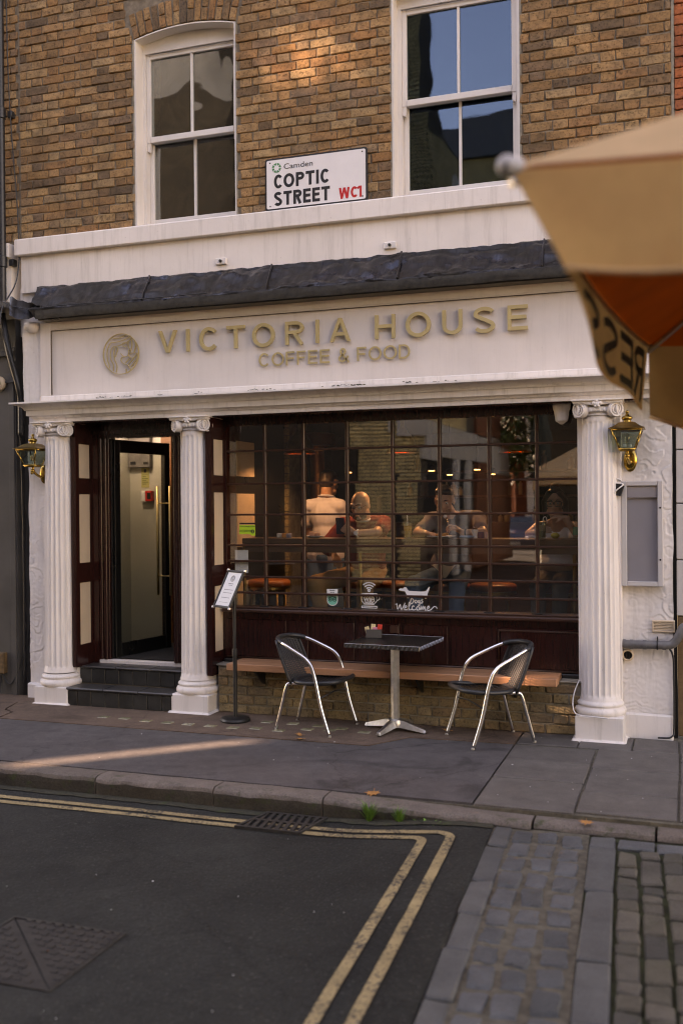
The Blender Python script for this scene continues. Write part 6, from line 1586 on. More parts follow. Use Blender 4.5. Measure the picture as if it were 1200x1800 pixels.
on_counter('pastry', 552, .3, lambda m, x, y, z: (m.ball((x-.02, y, z+.03), (.03, .028, .022), 10, 7), m.ball((x+.025, y+.005, z+.026), (.03, .024, .018), 10, 7)), plain('pastry', (.55, .27, .16), .6), 'half eaten pastry on the small white plate', 'pastry', True)
for k, (px, c) in enumerate(((492, (.62, .55, .48)), (501, (.60, .22, .05)), (508, (.30, .28, .34)))):
    on_counter('sugar_packet', px, .3, lambda m, x, y, z: m.cbox(x-.02, x+.02, y-.02, y+.02, z, z+.036, .003), plain('packet %d' % k, c, .6), ('white', 'orange', 'grey')[k]+' sugar packet block at the left end of the counter', 'sugar packet', False, 'sugar packets at the left end of the counter')
q = at_y(1012, 945, .28); bt = thing('sauce_bottle', 'clear bottle with green label at the right end of the counter', 'bottle', (q.x, .28, CT+.001))
part('bottle_glass', MB().lathe([(.024, CT+.001), (.026, CT+.01), (.026, CT+.11), (.012, CT+.145), (.011, CT+.17)], (q.x, .28), 16), M_GLASSSMALL, bt, 50); part('bottle_label', MB().lathe([(.0265, CT+.03), (.0265, CT+.09)], (q.x, .28), 16, None, False), plain('green label', (.05, .22, .12), .5), bt, 50)
on_counter('lemon', 975, .3, lambda m, x, y, z: m.ball((x, y, z+.022), (.034, .026, .023), 12, 8), plain('lemon skin', (.62, .50, .07), .4), 'yellow lemon half on the counter before the woman', 'lemon', True)

# ceiling lamp of the lobby, out of sight above the door head, that lights the wall seen through the door
ll = thing('lobby_lamp', 'small round ceiling lamp in the entrance lobby behind the door', 'lamp', (-4.95, .62, 2.55))
part('lamp_body', MB().lathe([(.12, 2.60), (.13, 2.61), (.13, 2.619)], (-4.95, .62), 24), M_PAPER, ll, 40)
part('lamp_diffuser', MB().lathe([(.02, 2.565), (.09, 2.575), (.115, 2.5995)], (-4.95, .62), 24), emit('lobby diffuser', (1, .86, .62), 1.2), ll, True)
l = bpy.data.lights.new('lobby_light', 'POINT'); l.energy = 2.0; l.color = (.90, .95, 1); l.shadow_soft_size = .08
lo = bpy.data.objects.new('lobby_light', l); col.objects.link(lo); lo.parent = ll; lo.location = (0, 0, -.06)

# ------------------------------------------------------------------ people: one continuous skin each, clothes and hair as children
def cap_to(mb, p0, p1, r0, r1, n=12):
    p0, p1 = Vector(p0), Vector(p1); d = (p1-p0); d = d.normalized() if d.length > 1e-6 else Vector((0, 0, 1)); pts = []; rr = []
    for k in range(5): a = math.pi/2*k/5; pts.append(p0-d*r0*math.cos(a)); rr.append(max(.0005, r0*math.sin(a)))
    pts += [p0, p0.lerp(p1, .5), p1]; rr += [r0, (r0+r1)/2, r1]
    for k in range(1, 6): a = math.pi/2*k/5; pts.append(p1+d*r1*math.sin(a)); rr.append(max(.0005, r1*math.cos(a)))
    mb.tube(pts, rr, n)
def blob(prims, voxel=.008, smooth=3, sub=None):
    mb = MB()
    for p in prims:
        if p[0] == 'c': cap_to(mb, p[1], p[2], p[3], p[4])
        else: mb.ball(p[1], p[2], 20, 14, p[3] if len(p) > 3 else None)
    me = mb.mesh('blob', [], True); o = bpy.data.objects.new('blob', me); col.objects.link(o)
    m = o.modifiers.new('r', 'REMESH'); m.mode = 'VOXEL'; m.voxel_size = voxel; m.use_smooth_shade = True
    if smooth: s = o.modifiers.new('s', 'SMOOTH'); s.factor = .5; s.iterations = smooth
    dg = bpy.context.evaluated_depsgraph_get(); out = bpy.data.meshes.new_from_object(o.evaluated_get(dg))
    bpy.data.objects.remove(o); bpy.data.meshes.remove(me); return out
def blobpart(name, prims, mat, parent, voxel=.008, smooth=3, wrinkle=0):
    me = blob(prims, voxel, smooth); off = OFF.get(parent.name, Vector((0, 0, 0)))
    if wrinkle:
        co = [v.co.copy() for v in me.vertices]; nn_ = [v.normal.copy() for v in me.vertices]; flat_ = []
        for c, n_ in zip(co, nn_): flat_ += list(c+n_*wrinkle*(nz(c.x*13+c.z*3, c.y*13, c.z*5)+.45*nz(c.x*30+3, c.y*30, c.z*13+c.x*9)))
        me.vertices.foreach_set('co', flat_); me.update()
    me.transform(Matrix.Translation(-off)); me.name = name; me.materials.clear(); me.materials.append(mat); return _tp(name, me, parent)
def head_frame(c, f, up=(0, 0, 1)):
    f = Vector(f).normalized(); r = f.cross(Vector(up)).normalized(); u = r.cross(f)
    return Matrix(((r.x, f.x, u.x, c[0]), (r.y, f.y, u.y, c[1]), (r.z, f.z, u.z, c[2]), (0, 0, 0, 1)))
def head(prims, H, s, neck, female=False):
    X = lambda x, y, z: H @ Vector((x*s, y*s, z*s)); M3 = H.to_3x3()
    def e(x, y, z, rx, ry, rz): prims.append(('e', X(x, y, z), (rx*s, ry*s, rz*s), M3))
    def c(a, b, r0, r1): prims.append(('c', X(*a), X(*b), r0*s, r1*s))
    e(0, -.012, .030, .076, .096, .086); e(0, .028, -.028, .060, .066, .082); e(0, .058, -.088, .030 if female else .036, .030, .026)
    for sx in (-1, 1):
        e(sx*.036, .058, -.024, .026, .026, .024); e(sx*.079, -.004, -.006, .010, .024, .033); c((sx*.018, .086, .028), (sx*.048, .074, .030), .012, .010)
        c((sx*.045, .03, -.07), (sx*.02, .07, -.09), .026, .022); e(sx*.011, .103, -.028, .009, .010, .008)
    c((0, .090, .016), (0, .112, -.026), .009, .0125)
    e(0, .088, -.052, .020, .012, .006); e(0, .086, -.063, .017, .012, .0065)
    c((0, -.030, -.07), tuple((H.inverted() @ Vector(neck))/s), .050 if female else .056, .052 if female else .060)
def eyes(par, H, s, closed=False, r=.0125):
    for sx in (-1, 1):
        p = H @ Vector((sx*.031*s, .076*s, .006*s)); e_ = part('eye', MB().ball(p, r*s, 12, 8), M_EYEW, par, True)
        q = H @ Vector((sx*.031*s, (.076+.0085)*s, (.003 if not closed else -.004)*s)); part('iris', MB().ball(q, .0062*s, 10, 6), M_HAIRB, e_, True)
def brows(par, H, s, mat):
    for sx in (-1, 1): part('eyebrow', MB().tube([H @ Vector((sx*a*s, y*s, z*s)) for a, y, z in ((.014, .098, .029), (.030, .096, .035), (.050, .080, .030))], [.003*s, .0045*s, .002*s], 6), mat, par, True)
def spectacles(par, H, s, mat, hw=.028, hh=.017, t=.0026):
    mb = MB()
    for sx in (-1, 1):
        mb.tube([H @ Vector(((sx*.033+hw*math.copysign(abs(math.cos(a))**.5, math.cos(a)))*s, (.108-abs(sx*.033+hw*math.cos(a))*.18)*s, (.003+hh*math.copysign(abs(math.sin(a))**.5, math.sin(a)))*s)) for a in [2*math.pi*k/20 for k in range(20)]], t*s, 6, True)
        mb.tube([H @ Vector((sx*.062*s, .094*s, .008*s)), H @ Vector((sx*.080*s, .02*s, .010*s)), H @ Vector((sx*.082*s, -.01*s, .0))], t*s*.8, 6)
    mb.tube([H @ Vector((-.006*s, .112*s, .006*s)), H @ Vector((.006*s, .112*s, .006*s))], t*s, 6); part('spectacles', mb, mat, par, True)
def hand(pr, w, d, n, thumb, curl=.6, s=1.0, spread=.12):
    """w wrist, d along the hand, n palm normal, thumb +1/-1 side on which the thumb leaves"""
    w = Vector(w); d = Vector(d).normalized(); n = Vector(n); n = (n-d*n.dot(d)).normalized(); sd = d.cross(n)
    pr.append(('c', w-d*.02, w+d*.02*s, .025*s, .024*s))
    for i, L in enumerate((.072, .082, .077, .060)):
        o = (i-1.5)*-thumb; b = w+d*.082*s+sd*o*.020*s; pr.append(('c', w+d*.02*s+sd*o*.012*s, b, .0145*s, .0115*s))
        c0 = curl*(.75+.12*i); dd = (d*math.cos(c0*.6)+n*math.sin(c0*.6)+sd*o*spread*.3).normalized(); p1 = b+dd*L*.48*s; pr.append(('c', b, p1, .0100*s, .0088*s))
        d2 = (d*math.cos(c0*1.35)+n*math.sin(c0*1.35)).normalized(); p2 = p1+d2*L*.32*s; pr.append(('c', p1, p2, .0088*s, .0080*s))
        d3 = (d*math.cos(c0*1.8)+n*math.sin(c0*1.8)).normalized(); pr.append(('c', p2, p2+d3*L*.24*s, .0080*s, .0068*s))
    b = w+d*.025*s+sd*thumb*.020*s; t1_ = b+(d*.6+sd*thumb*.6+n*.45).normalized()*.042*s; t2_ = t1_+(d*.85+sd*thumb*.15+n*.5).normalized()*.032*s
    pr.append(('c', b, t1_, .0145*s, .0115*s)); pr.append(('c', t1_, t2_, .0108*s, .0085*s))
def torso(pr, pel, che, shl, shr, neck, g=0, wid=1.0, belly=0):
    pel, che, shl, shr, neck = map(Vector, (pel, che, shl, shr, neck)); ax = (shl-shr).normalized()
    up = (che-pel).normalized(); fw = ax.cross(up).normalized(); M3 = Matrix((ax, fw, ax.cross(fw))).transposed()
    pr.append(('e', pel, (.165*wid+g, .118+g, .115+g), M3)); mid = pel.lerp(che, .5)
    pr.append(('e', mid, (.148*wid+g+belly*.3, .108+g+belly, .15+g), M3)); pr.append(('e', che, (.170*wid+g, .112+g, .165+g), M3))
    pr.append(('c', shl, shr, .062+g, .062+g)); pr.append(('c', che.lerp(neck, .55), neck, .085+g, .058+g*.6))
    for s_ in (shl, shr): pr.append(('c', s_, neck.lerp(s_, .25), .058+g, .050+g))
    return M3
def limb(pr, a, b, c, r0, r1, r2, g=0):
    pr.append(('c', a, b, r0+g, r1+g))
    if c is not None: pr.append(('c', b, c, r1*.98+g, r2+g))

def seated(label, loc_px, P, clothes):
    pass
# --- man eating, taupe T-shirt
pm3 = thing('person', 'man in taupe T-shirt and jeans eating with a fork at the counter', 'person', (-1.90, .80, FZ))
pel, che, nk = (-1.915, .86, 1.085), (-1.86, .79, 1.40), (-1.875, .70, 1.575)
sR, sL = (-2.045, .755, 1.535), (-1.655, .745, 1.545)
eR, wR = (-2.115, .53, 1.435), (-2.005, .36, 1.437); eL, wL = (-1.56, .50, 1.435), (-1.700, .395, 1.438)
H = head_frame((-1.902, .615, 1.700), (.03, -1, -.34)); sk = []
head(sk, H, .98, nk); torso(sk, pel, che, sL, sR, nk, -.012)
limb(sk, sR, eR, wR, .050, .040, .027); limb(sk, sL, eL, wL, .050, .040, .027)
hand(sk, wR, (.75, -.55, -.05), (0, -.1, -1), 1, .35); hand(sk, wL, (-.86, -.06, .52), (-.2, -.5, -.8), 1, 1.0)
legs = [((-2.0, .85, 1.055), (-2.15, .50, 1.005), (-2.10, .56, .56)), ((-1.83, .85, 1.055), (-1.775, .49, 1.005), (-1.80, .55, .56))]
for a, b, c in legs: limb(sk, a, b, c, .075, .055, .042); sk.append(('c', c, (c[0], c[1]-.16, c[2]-.045), .038, .032))
blobpart('body', sk, M_SKIN, pm3, .0062, 2)
sh = []; torso(sh, (-1.90, .84, 1.17), che, sL, sR, (-1.875, .72, 1.545), .014, 1.0, .02)
limb(sh, sR, (-2.095, .60, 1.455), None, .058, .060, 0, .004); limb(sh, sL, (-1.59, .58, 1.46), None, .058, .060, 0, .004)
blobpart('tshirt', sh, M_TAUPE, pm3, .009, 3, .006)
tr = [('e', pel, (.180, .135, .105))]
for a, b, c in legs: limb(tr, a, b, c, .092, .072, .056)
blobpart('jeans', tr, M_JEANS, pm3, .009, 3, .006)
for a, b, c in legs: part('shoe', MB().ball((c[0], c[1]-.10, c[2]-.065), (.048, .125, .045), 14, 9), M_BLACK, pm3, True)
blobpart('hair', [('e', H @ Vector((0, -.022, .062)), (.079, .090, .064), H.to_3x3()), ('e', H @ Vector((0, -.050, .018)), (.078, .064, .07), H.to_3x3()), ('e', H @ Vector((.02, .035, .096)), (.05, .045, .024), H.to_3x3()), ('e', H @ Vector((-.025, .03, .094)), (.045, .045, .024), H.to_3x3())], M_HAIR, pm3, .006, 2, .004)
blobpart('stubble', [('c', H @ Vector((-.03, .058, -.078)), H @ Vector((.03, .058, -.078)), .0305, .0305), ('e', H @ Vector((0, .0585, -.087)), (.0345, .0302, .0262), H.to_3x3())], plain('stubble', (.26, .14, .095), .7), pm3, .006, 2)
eyes(pm3, H, .98); brows(pm3, H, .98, M_HAIR)
part('watch', MB().tube([Vector(wL)+Vector((.02, .005, 0))+Vector((.2*0, .030*math.cos(a), .030*math.sin(a))) for a in [2*math.pi*k/16 for k in range(16)]], .008, 6, True), M_BLACK, pm3, True)
mb = MB().grid(lambda u, v: (-2.005+.225*u+.02*(v-.5)*math.sin(u*6), .655-.085*v+.02*math.sin(u*9), 1.175-.10*v*math.sin(math.pi*min(1, u*1.15))-.01+.012*math.sin(u*8)), 16, 8); part('shirt_hem', mb, M_WHITECL, pm3, True)
fk = thing('fork', 'steel fork lifted to the mouth of the eating man', 'fork', (-1.84, .42, 1.55))
part('fork_stem', MB().tube(spline([(-1.79, .335, 1.475), (-1.835, .40, 1.545), (-1.862, .445, 1.580), (-1.878, .475, 1.600)], 5), .0032, 6), M_STEEL, fk, True)
part('fork_tines', MB().tube([(-1.876, .472, 1.598), (-1.886, .500, 1.617)], .0016, 5).tube([(-1.868, .472, 1.600), (-1.879, .502, 1.619)], .0016, 5).tube([(-1.884, .472, 1.594), (-1.893, .500, 1.613)], .0016, 5), M_STEEL, fk)
single('food', MB().ball((-1.855, .43, 1.572), (.016, .012, .018), 10, 7), M_PAPER, 'white morsel of food on the raised fork', 'food', smooth=True)

# --- bald man with phone, dark red sweater
pm2 = thing('person', 'bald bearded man with glasses in dark red top looking at his phone', 'person', (-2.68, .85, FZ))
pel, che, nk = (-2.675, .90, 1.085), (-2.655, .84, 1.37), (-2.645, .75, 1.545)
sR, sL = (-2.855, .79, 1.49), (-2.47, .76, 1.505); eR, wR = (-2.97, .62, 1.31), (-2.85, .53, 1.245); eL, wL = (-2.46, .50, 1.436), (-2.628, .425, 1.432)
H = head_frame((-2.648, .645, 1.668), (-.22, -1, -.34)); sk = []
head(sk, H, .98, nk); torso(sk, pel, che, sL, sR, nk, -.012, 1.02, .02)
limb(sk, sR, eR, wR, .050, .040, .027); limb(sk, sL, eL, wL, .050, .040, .027)
hand(sk, wL, (-.82, -.1, .42), (-.35, .75, .1), 1, 1.05); hand(sk, wR, (.5, -.6, -.5), (0, -.1, -1), 1, .5)
legs = [((-2.76, .88, 1.055), (-3.02, .52, 1.0), (-2.95, .58, .56)), ((-2.59, .88, 1.055), (-2.56, .50, 1.005), (-2.60, .56, .56))]
for a, b, c in legs: limb(sk, a, b, c, .075, .055, .042); sk.append(('c', c, (c[0], c[1]-.16, c[2]-.045), .038, .032))
blobpart('body', sk, M_SKIN2, pm2, .0062, 2)
sh = []; torso(sh, (-2.675, .89, 1.14), che, sL, sR, (-2.645, .77, 1.52), .014, 1.02, .035)
limb(sh, sR, eR, (-2.91, .575, 1.275), .060, .054, .046, .004); limb(sh, sL, (-2.45, .60, 1.455), None, .060, .060, 0, .006)
blobpart('sweater', sh, M_REDKNIT, pm2, .009, 3, .007)
part('collar', MB().tube([Vector((-2.647, .715, 1.545))+Vector((.062*math.cos(a), .055*math.sin(a), -.018*math.sin(a)*-1)) for a in [2*math.pi*k/24 for k in range(24)]], .009, 6, True), M_WHITECL, pm2, True)
tr = [('e', pel, (.185, .14, .105))]
for a, b, c in legs: limb(tr, a, b, c, .094, .078, .060)
blobpart('trousers', tr, M_CHINO, pm2, .009, 3, .007)
for a, b, c in legs: part('shoe', MB().ball((c[0], c[1]-.10, c[2]-.065), (.048, .125, .045), 14, 9), M_BLACK, pm2, True)
blobpart('beard', [('c', H @ Vector((-.034, .048, -.080)), H @ Vector((.034, .048, -.080)), .036, .036), ('e', H @ Vector((0, .066, -.094)), (.036, .030, .028), H.to_3x3()), ('c', H @ Vector((-.018, .092, -.043)), H @ Vector((.018, .092, -.043)), .007, .007)], plain('greying beard', (.12, .085, .06), .8), pm2, .006, 2)
eyes(pm2, H, .98, True); brows(pm2, H, .98, M_HAIR); spectacles(pm2, H, .98, M_BLACK, .026, .014, .0020)
part('watch', MB().tube([Vector(wL)+Vector((.022, 0, 0))+Vector((.004, .029*math.cos(a), .029*math.sin(a))) for a in [2*math.pi*k/16 for k in range(16)]], .0075, 6, True), M_WHITECL, pm2, True)
part('watch_face', MB().lathe([(.020, 0), (.020, .008)], (0, 0), 14, None, True, Matrix.Translation((-2.604, .388, 1.437)) @ RX), M_PAPER, pm2)
ph = thing('phone', 'dark blue smartphone held by the bald man', 'phone', (-2.775, .45, 1.49))
PM = Matrix.Translation((-2.765, .452, 1.493)) @ Matrix.Rotation(R(10), 4, 'Z') @ Matrix.Rotation(R(18), 4, 'X')
part('phone_back', MB().cbox(-.037, .037, -.004, .004, -.074, .074, .004, PM), plain('blue phone shell', (.015, .022, .05), .25), ph)
part('camera_lens', MB().tube([tuple(PM @ Vector((-.02, -.0055, .055))), tuple(PM @ Vector((-.02, -.004, .055)))], .007, 10), M_BLACK, ph)

# --- man standing with his back to the window
pm1 = thing('person', 'man in pale T-shirt and jeans standing with his back to the window', 'person', (-3.2, 1.45, FZ))
cx = at_y(571, 900, 1.45).x
pel, che, nk = (cx, 1.46, 1.19), (cx, 1.45, 1.55), (cx+.01, 1.47, 1.75); sR, sL = (cx+.155, 1.45, 1.66), (cx-.155, 1.45, 1.66)
eR, wR = (cx+.185, 1.58, 1.40), (cx+.13, 1.82, 1.40); eL, wL = (cx-.195, 1.53, 1.39), (cx-.14, 1.78, 1.36)
H = head_frame((cx+.025, 1.50, 1.885), (.25, 1, -.15)); sk = []; head(sk, H, 1.0, nk); torso(sk, pel, che, sL, sR, nk, -.016, .80)
limb(sk, sR, eR, wR, .046, .038, .027); limb(sk, sL, eL, wL, .046, .038, .027); hand(sk, wR, (-.3, .9, .1), (0, 0, -1), -1, .6); hand(sk, wL, (.3, .9, .1), (0, 0, -1), 1, .6)
legs = [((cx-.09, 1.46, 1.14), (cx-.10, 1.44, .78), (cx-.10, 1.48, .42)), ((cx+.09, 1.46, 1.14), (cx+.11, 1.42, .78), (cx+.12, 1.47, .42))]
for a, b, c in legs: limb(sk, a, b, c, .075, .055, .042); sk.append(('c', c, (c[0], c[1]+.14, c[2]-.03), .038, .032))
blobpart('body', sk, M_SKIN2, pm1, .0075, 2)
sh = []; torso(sh, (cx, 1.46, 1.24), che, sL, sR, (cx+.008, 1.465, 1.715), .008, .82, .008); limb(sh, sR, (cx+.19, 1.51, 1.50), None, .056, .060, 0, .003); limb(sh, sL, (cx-.195, 1.49, 1.50), None, .056, .060, 0, .003)
sh.append(('c', (cx-.07, 1.46, 1.20), (cx+.07, 1.46, 1.20), .115, .115)); blobpart('tshirt', sh, M_TSHIRT, pm1, .009, 5, .006)
part('collar', MB().tube([Vector((cx+.009, 1.468, 1.752))+Vector((.075*math.cos(a), .066*math.sin(a), -.012*math.sin(a))) for a in [2*math.pi*k/24 for k in range(24)]], .010, 6, True), M_TSHIRT, pm1, True)
tr = [('e', pel, (.155, .12, .11))]
for a, b, c in legs: limb(tr, a, b, c, .095, .075, .066)
blobpart('jeans', tr, M_JEANS, pm1, .010, 3, .007)
for a, b, c in legs: part('shoe', MB().ball((c[0], c[1]+.05, c[2]-.04), (.048, .13, .045), 14, 9), M_BLACK, pm1, True)
blobpart('hair', [('e', H @ Vector((0, -.02, .055)), (.082, .098, .070), H.to_3x3()), ('e', H @ Vector((0, -.05, .01)), (.080, .070, .075), H.to_3x3())], M_HAIR, pm1, .007, 2, .004)

# --- woman with black glasses
pw = thing('person', 'dark haired woman in white off-shoulder top and black glasses with hand at chin', 'person', (-1.03, .85, FZ))
pel, che, nk = (-1.03, .90, 1.085), (-1.00, .82, 1.37), (-1.0, .72, 1.535); sR, sL = (-1.155, .78, 1.485), (-.865, .78, 1.485)
eR, wR = (-1.20, .55, 1.425), (-1.115, .375, 1.445); eL, wL = (-.825, .52, 1.432), (-.905, .475, 1.555)
H = head_frame((-1.0, .635, 1.672), (.02, -1, -.10)); s = .94; sk = []; head(sk, H, s, nk, True); torso(sk, pel, che, sL, sR, nk, -.026, .84)
limb(sk, sR, eR, wR, .040, .033, .023); limb(sk, sL, eL, wL, .040, .033, .023); hand(sk, wL, (-.97, -.15, .12), (-.1, .3, -1), 1, .75, .86); hand(sk, wR, (.75, -.45, .25), (.6, .2, 0), -1, .9, .86)
legs = [((-1.10, .88, 1.05), (-1.13, .52, 1.0), (-1.12, .58, .56)), ((-.96, .88, 1.05), (-.95, .51, 1.0), (-.97, .57, .56))]
for a, b, c in legs: limb(sk, a, b, c, .068, .050, .038); sk.append(('c', c, (c[0], c[1]-.14, c[2]-.045), .033, .028))
blobpart('body', sk, M_SKIN, pw, .0060, 2)
M3 = Matrix.Identity(3); tp = [('e', (-1.02, .87, 1.18), (.165, .135, .10), M3), ('e', (-1.01, .845, 1.28), (.142, .115, .12), M3), ('e', (-1.0, .80, 1.375), (.150, .118, .075), M3), ('c', (-1.165, .765, 1.43), (-.855, .765, 1.43), .050, .050), ('c', (-1.16, .765, 1.43), (-1.19, .66, 1.40), .055, .058), ('c', (-.86, .765, 1.43), (-.835, .66, 1.41), .055, .058)]
blobpart('off_shoulder_top', tp, M_WHITECL, pw, .008, 3, .008)
tr = [('e', pel, (.17, .13, .10))]
for a, b, c in legs: limb(tr, a, b, c, .084, .068, .055)
blobpart('trousers', tr, M_BLACKCL if False else M_GREYCL, pw, .009, 3, .006)
for a, b, c in legs: part('shoe', MB().ball((c[0], c[1]-.09, c[2]-.06), (.042, .115, .04), 14, 9), M_WHITECL, pw, True)
hr = [('e', H @ Vector((0, -.028, .052)), (.083, .092, .070), H.to_3x3()), ('e', H @ Vector((0, -.055, 0)), (.085, .066, .10), H.to_3x3())]
for sx in (-1, 1): hr += [('c', H @ Vector((sx*.045, .052, .085)), H @ Vector((sx*.083, .0, .01)), .022, .026), ('c', H @ Vector((sx*.083, .0, .01)), H @ Vector((sx*.080, -.02, -.13)), .026, .020)]
hr.append(('e', H @ Vector((0, -.02, .135)), (.04, .04, .032), H.to_3x3())); blobpart('hair', hr, M_HAIRB, pw, .006, 2, .004)
eyes(pw, H, s); brows(pw, H, s, M_HAIRB); spectacles(pw, H, s, M_BLACK, .029, .021, .0036)

# ------------------------------------------------------------------ the other side of the street (seen mirrored in the panes)
def facade_windows(par, x0, x1, y, zs, n, w, h, mat=M_DARKGLASS, fr=M_SASH, d=1):
    for z in zs:
        for k in range(n):
            x = x0+(x1-x0)*(k+.5)/n
            f = part('window', MB().box(x-w/2-.06, x+w/2+.06, y, y+.05*d, z-.06, z).box(x-w/2-.06, x+w/2+.06, y, y+.05*d, z+h, z+h+.06).box(x-w/2-.06, x-w/2, y+.0004, y+.049*d, z+.0004, z+h-.0004).box(x+w/2, x+w/2+.06, y+.0004, y+.049*d, z+.0004, z+h-.0004).box(x-w/2, x+w/2, y+.0005, y+.03*d, z+h/2-.025, z+h/2+.025), fr, par)
            part('pane', MB().box(x-w/2, x+w/2, y+.001, y+.012*d, z+.0005, z+h/2-.0255).box(x-w/2, x+w/2, y+.001, y+.012*d, z+h/2+.0255, z+h-.0005), mat, f)
yb = thing('corner_building', 'yellow brick corner building across the street mirrored in the window', 'building', (-7, -14, 0))
part('brick_wall', MB().box(-9.3, -5.07, -12.9, -12.0, 0, 13).box(-9.3, -5.07, -22, -12.9005, 0, 9.6), plain('dark joint', (.05, .04, .03), .95), yb)
mb = MB()
for i in range(172):
    z = .04+.075*i
    for a, b in flemish(-6.47, -5.06, i, z):
        if z < 2.3 and -5.66 < (a+b)/2 < -5.50: continue
        mb.cbox(a+.002, b-.002, -12.03, -11.985, z-.028, z+.028, .003)
o = part('brickwork', mb, M_BRICKYEL, yb); o['kind'] = 'stuff'
mb = MB()
for i in range(172):
    z = .04+.075*i; y = -12.03 - (.16 if i % 2 else 0)
    if z > 9.55: break
    if 2.62 < z < 3.45 or z < 2.62: continue
    while y > -16:
        mb.box(-5.085, -5.058, max(-16, y-.215), y, z-.0325, z+.0325); y -= .225
o = part('side_brickwork', mb, M_BRICKYEL, yb); o['kind'] = 'stuff'
part('dark_bay', MB().box(-9.3, -6.48, -12.0, -11.95, 0, 12.9), plain('brown brick', (.018, .013, .010), .9, var=.4, vscale=12), yb)
part('concrete_band', MB().cbox(-5.62, -5.02, -12.0, -11.93, 3.10, 3.55, .01).cbox(-5.069, -5.0, -21.9, -12.002, 2.62, 3.42, .01), M_CONC, yb)
for y in (-15.05, -16.35): part('portico_column', MB().lathe([(.14, 0), (.14, 2.618)], (-5.05, y), 16), M_CONC, yb, 40)
part('portico_shade_sheet', MB().box(-5.069, -5.062, -17, -12.6, 0, 2.618), M_PIT, yb)  # flat black sheet standing in for the shade of a recess
part('slit_window', MB().box(-5.64, -5.53, -12.0, -11.984, .2, 2.28), M_DARKGLASS, yb)
for x in (-6.25, -6.02): part('slit_window', MB().box(x, x+.09, -11.9878, -11.984, 1.2, 1.75), M_DARKGLASS, yb)
part('red_bay', MB().box(-5.069, -4.98, -21.8, -16.9, 3.43, 9.5).box(-5.069, -4.99, -21.8, -17.4, 0, 2.61), plain('terracotta', (.13, .04, .018), .7, var=.4, vscale=3), yb)
for y in (-14.2, -18.5, -20.3):
    for z in (4.3, 7.4): f = part('window', MB().box(-5.057 if y > -16 else -4.979, -4.95, y-.5, y+.5, z, z+1.6), M_SASH, yb); part('pane', MB().box(-4.9495, -4.945, y-.42, y+.42, z+.1, z+1.5), M_DARKGLASS, f)
tr_ = thing('terrace_building', 'long terrace building with added sun-blocking roof screen across the street to the left', 'building', (-20, -14, 0))
part('front_wall', MB().box(-34, -9.31, -16, -12.35, 0, 8.6), plain('dark stock brick', (.05, .038, .026), .9, var=.4, vscale=10), tr_)
facade_windows(tr_, -33, -9.5, -12.349, (1.0, 3.8, 6.4), 12, 1.0, 1.7)
holes = []  # roof screen added to shade the street; its gaps throw the sun patches
def hole(P, w, h, shiftz=0):
    t = (-12.3-P[1])/SUN_DIR.y; q = Vector(P)+SUN_DIR*t; return (q.x-w/2, q.x+w/2, q.z-h/2, q.z+h/2)
A_, B_ = hole((-4.10, -2.10, 0), 0, 0), hole((-2.94, -1.04, 0), 0, 0)
xm_ = (A_[0]+B_[0])/2
H_LIST = [(xm_-.11, xm_+.11, A_[2], B_[3])]
qs = at_y(540, 112, 0); c = hole(qs, .10, .30); H_LIST.append(c)
for dx, dz, w in ((-.24, -.10, .055), (.19, .14, .055), (.32, -.04, .045), (-.13, .20, .045), (-.36, .10, .035), (.45, .16, .035), (.08, .34, .035)):
    q_ = at_y(540+dx*215, 112-dz*215, 0); H_LIST.append(hole(q_, w, .26))
c = hole((-.90, -.2, .25), .17, .26); H_LIST.append(c)
c = hole((-1.06, -.24, .06), .10, .16); H_LIST.append((c[0], c[1], c[2], c[3]))
H_LIST.sort(); hb = MB(); x = -34.0; segs = []
for (a, b, z0, z1) in H_LIST:
    if a > x: segs.append((x, a, None))
    segs.append((max(a, x), b, (z0, z1))); x = b
segs.append((x, -9.31, None))
hd = []
for a, b, hz in segs:
    if b-a < .004: continue
    if hz is None:
        n = max(1, int((b-a)/1.2))
        for k in range(n): hd.append((a+(b-a)*k/n, a+(b-a)*(k+1)/n, 8.0, 18.5))
    else: hd.append((a, b, 8.0, hz[0])); hd.append((a, b, hz[1], 18.5))
M_BROWNB = plain('brown boards', (.07, .052, .035), .8, var=.4, vscale=3)
for a, b, z0, z1 in hd:
    for c0_, c1_, m_ in ((z0, min(z1, 10.9), M_BROWNB), (max(z0, 10.9), min(z1, 13.2), M_CONC), (max(z0, 13.2), z1, M_BROWNB)):
        if c1_-c0_ > .003: part('sun_screen_board', MB().box(a, b, -12.31, -12.29, c0_, c1_), m_, tr_)
rh = thing('far_red_building', 'sunlit red brick building at the end of the side street', 'building', (-7.5, -36, 0))
Mr = Matrix.Translation((-6.75, -33, 0)) @ Matrix.Rotation(R(53), 4, 'Z')
def rbx(x0, x1, y0, y1, z0, z1): return xf(MB().box(x0, x1, y0, y1, z0, z1), Mr)
part('brick_wall', rbx(-7, 0, -.55, 0, 0, 13), M_REDBRICK, rh)
for k in range(4):
    for z in (1.2, 4.0, 7.0, 10): f = part('window', rbx(-6.5+1.7*k, -5.5+1.7*k, .001, .06, z, z+1.7), M_SASH, rh); part('pane', rbx(-6.42+1.7*k, -5.58+1.7*k, .0605, .07, z+.08, z+1.62), M_DARKGLASS, f)
for z in (3.4, 6.3, 9.4): part('stone_band', rbx(-7, .02, .001, .08, z, z+.25), M_CREAMWALL, rh)
wh = thing('far_white_building', 'cream rendered house with dormers beyond the side street', 'building', (-4, -44, 0))
part('wall', MB().box(-12.5, -2.5, -52, -44, 0, 4.1), M_CREAMWALL, wh)
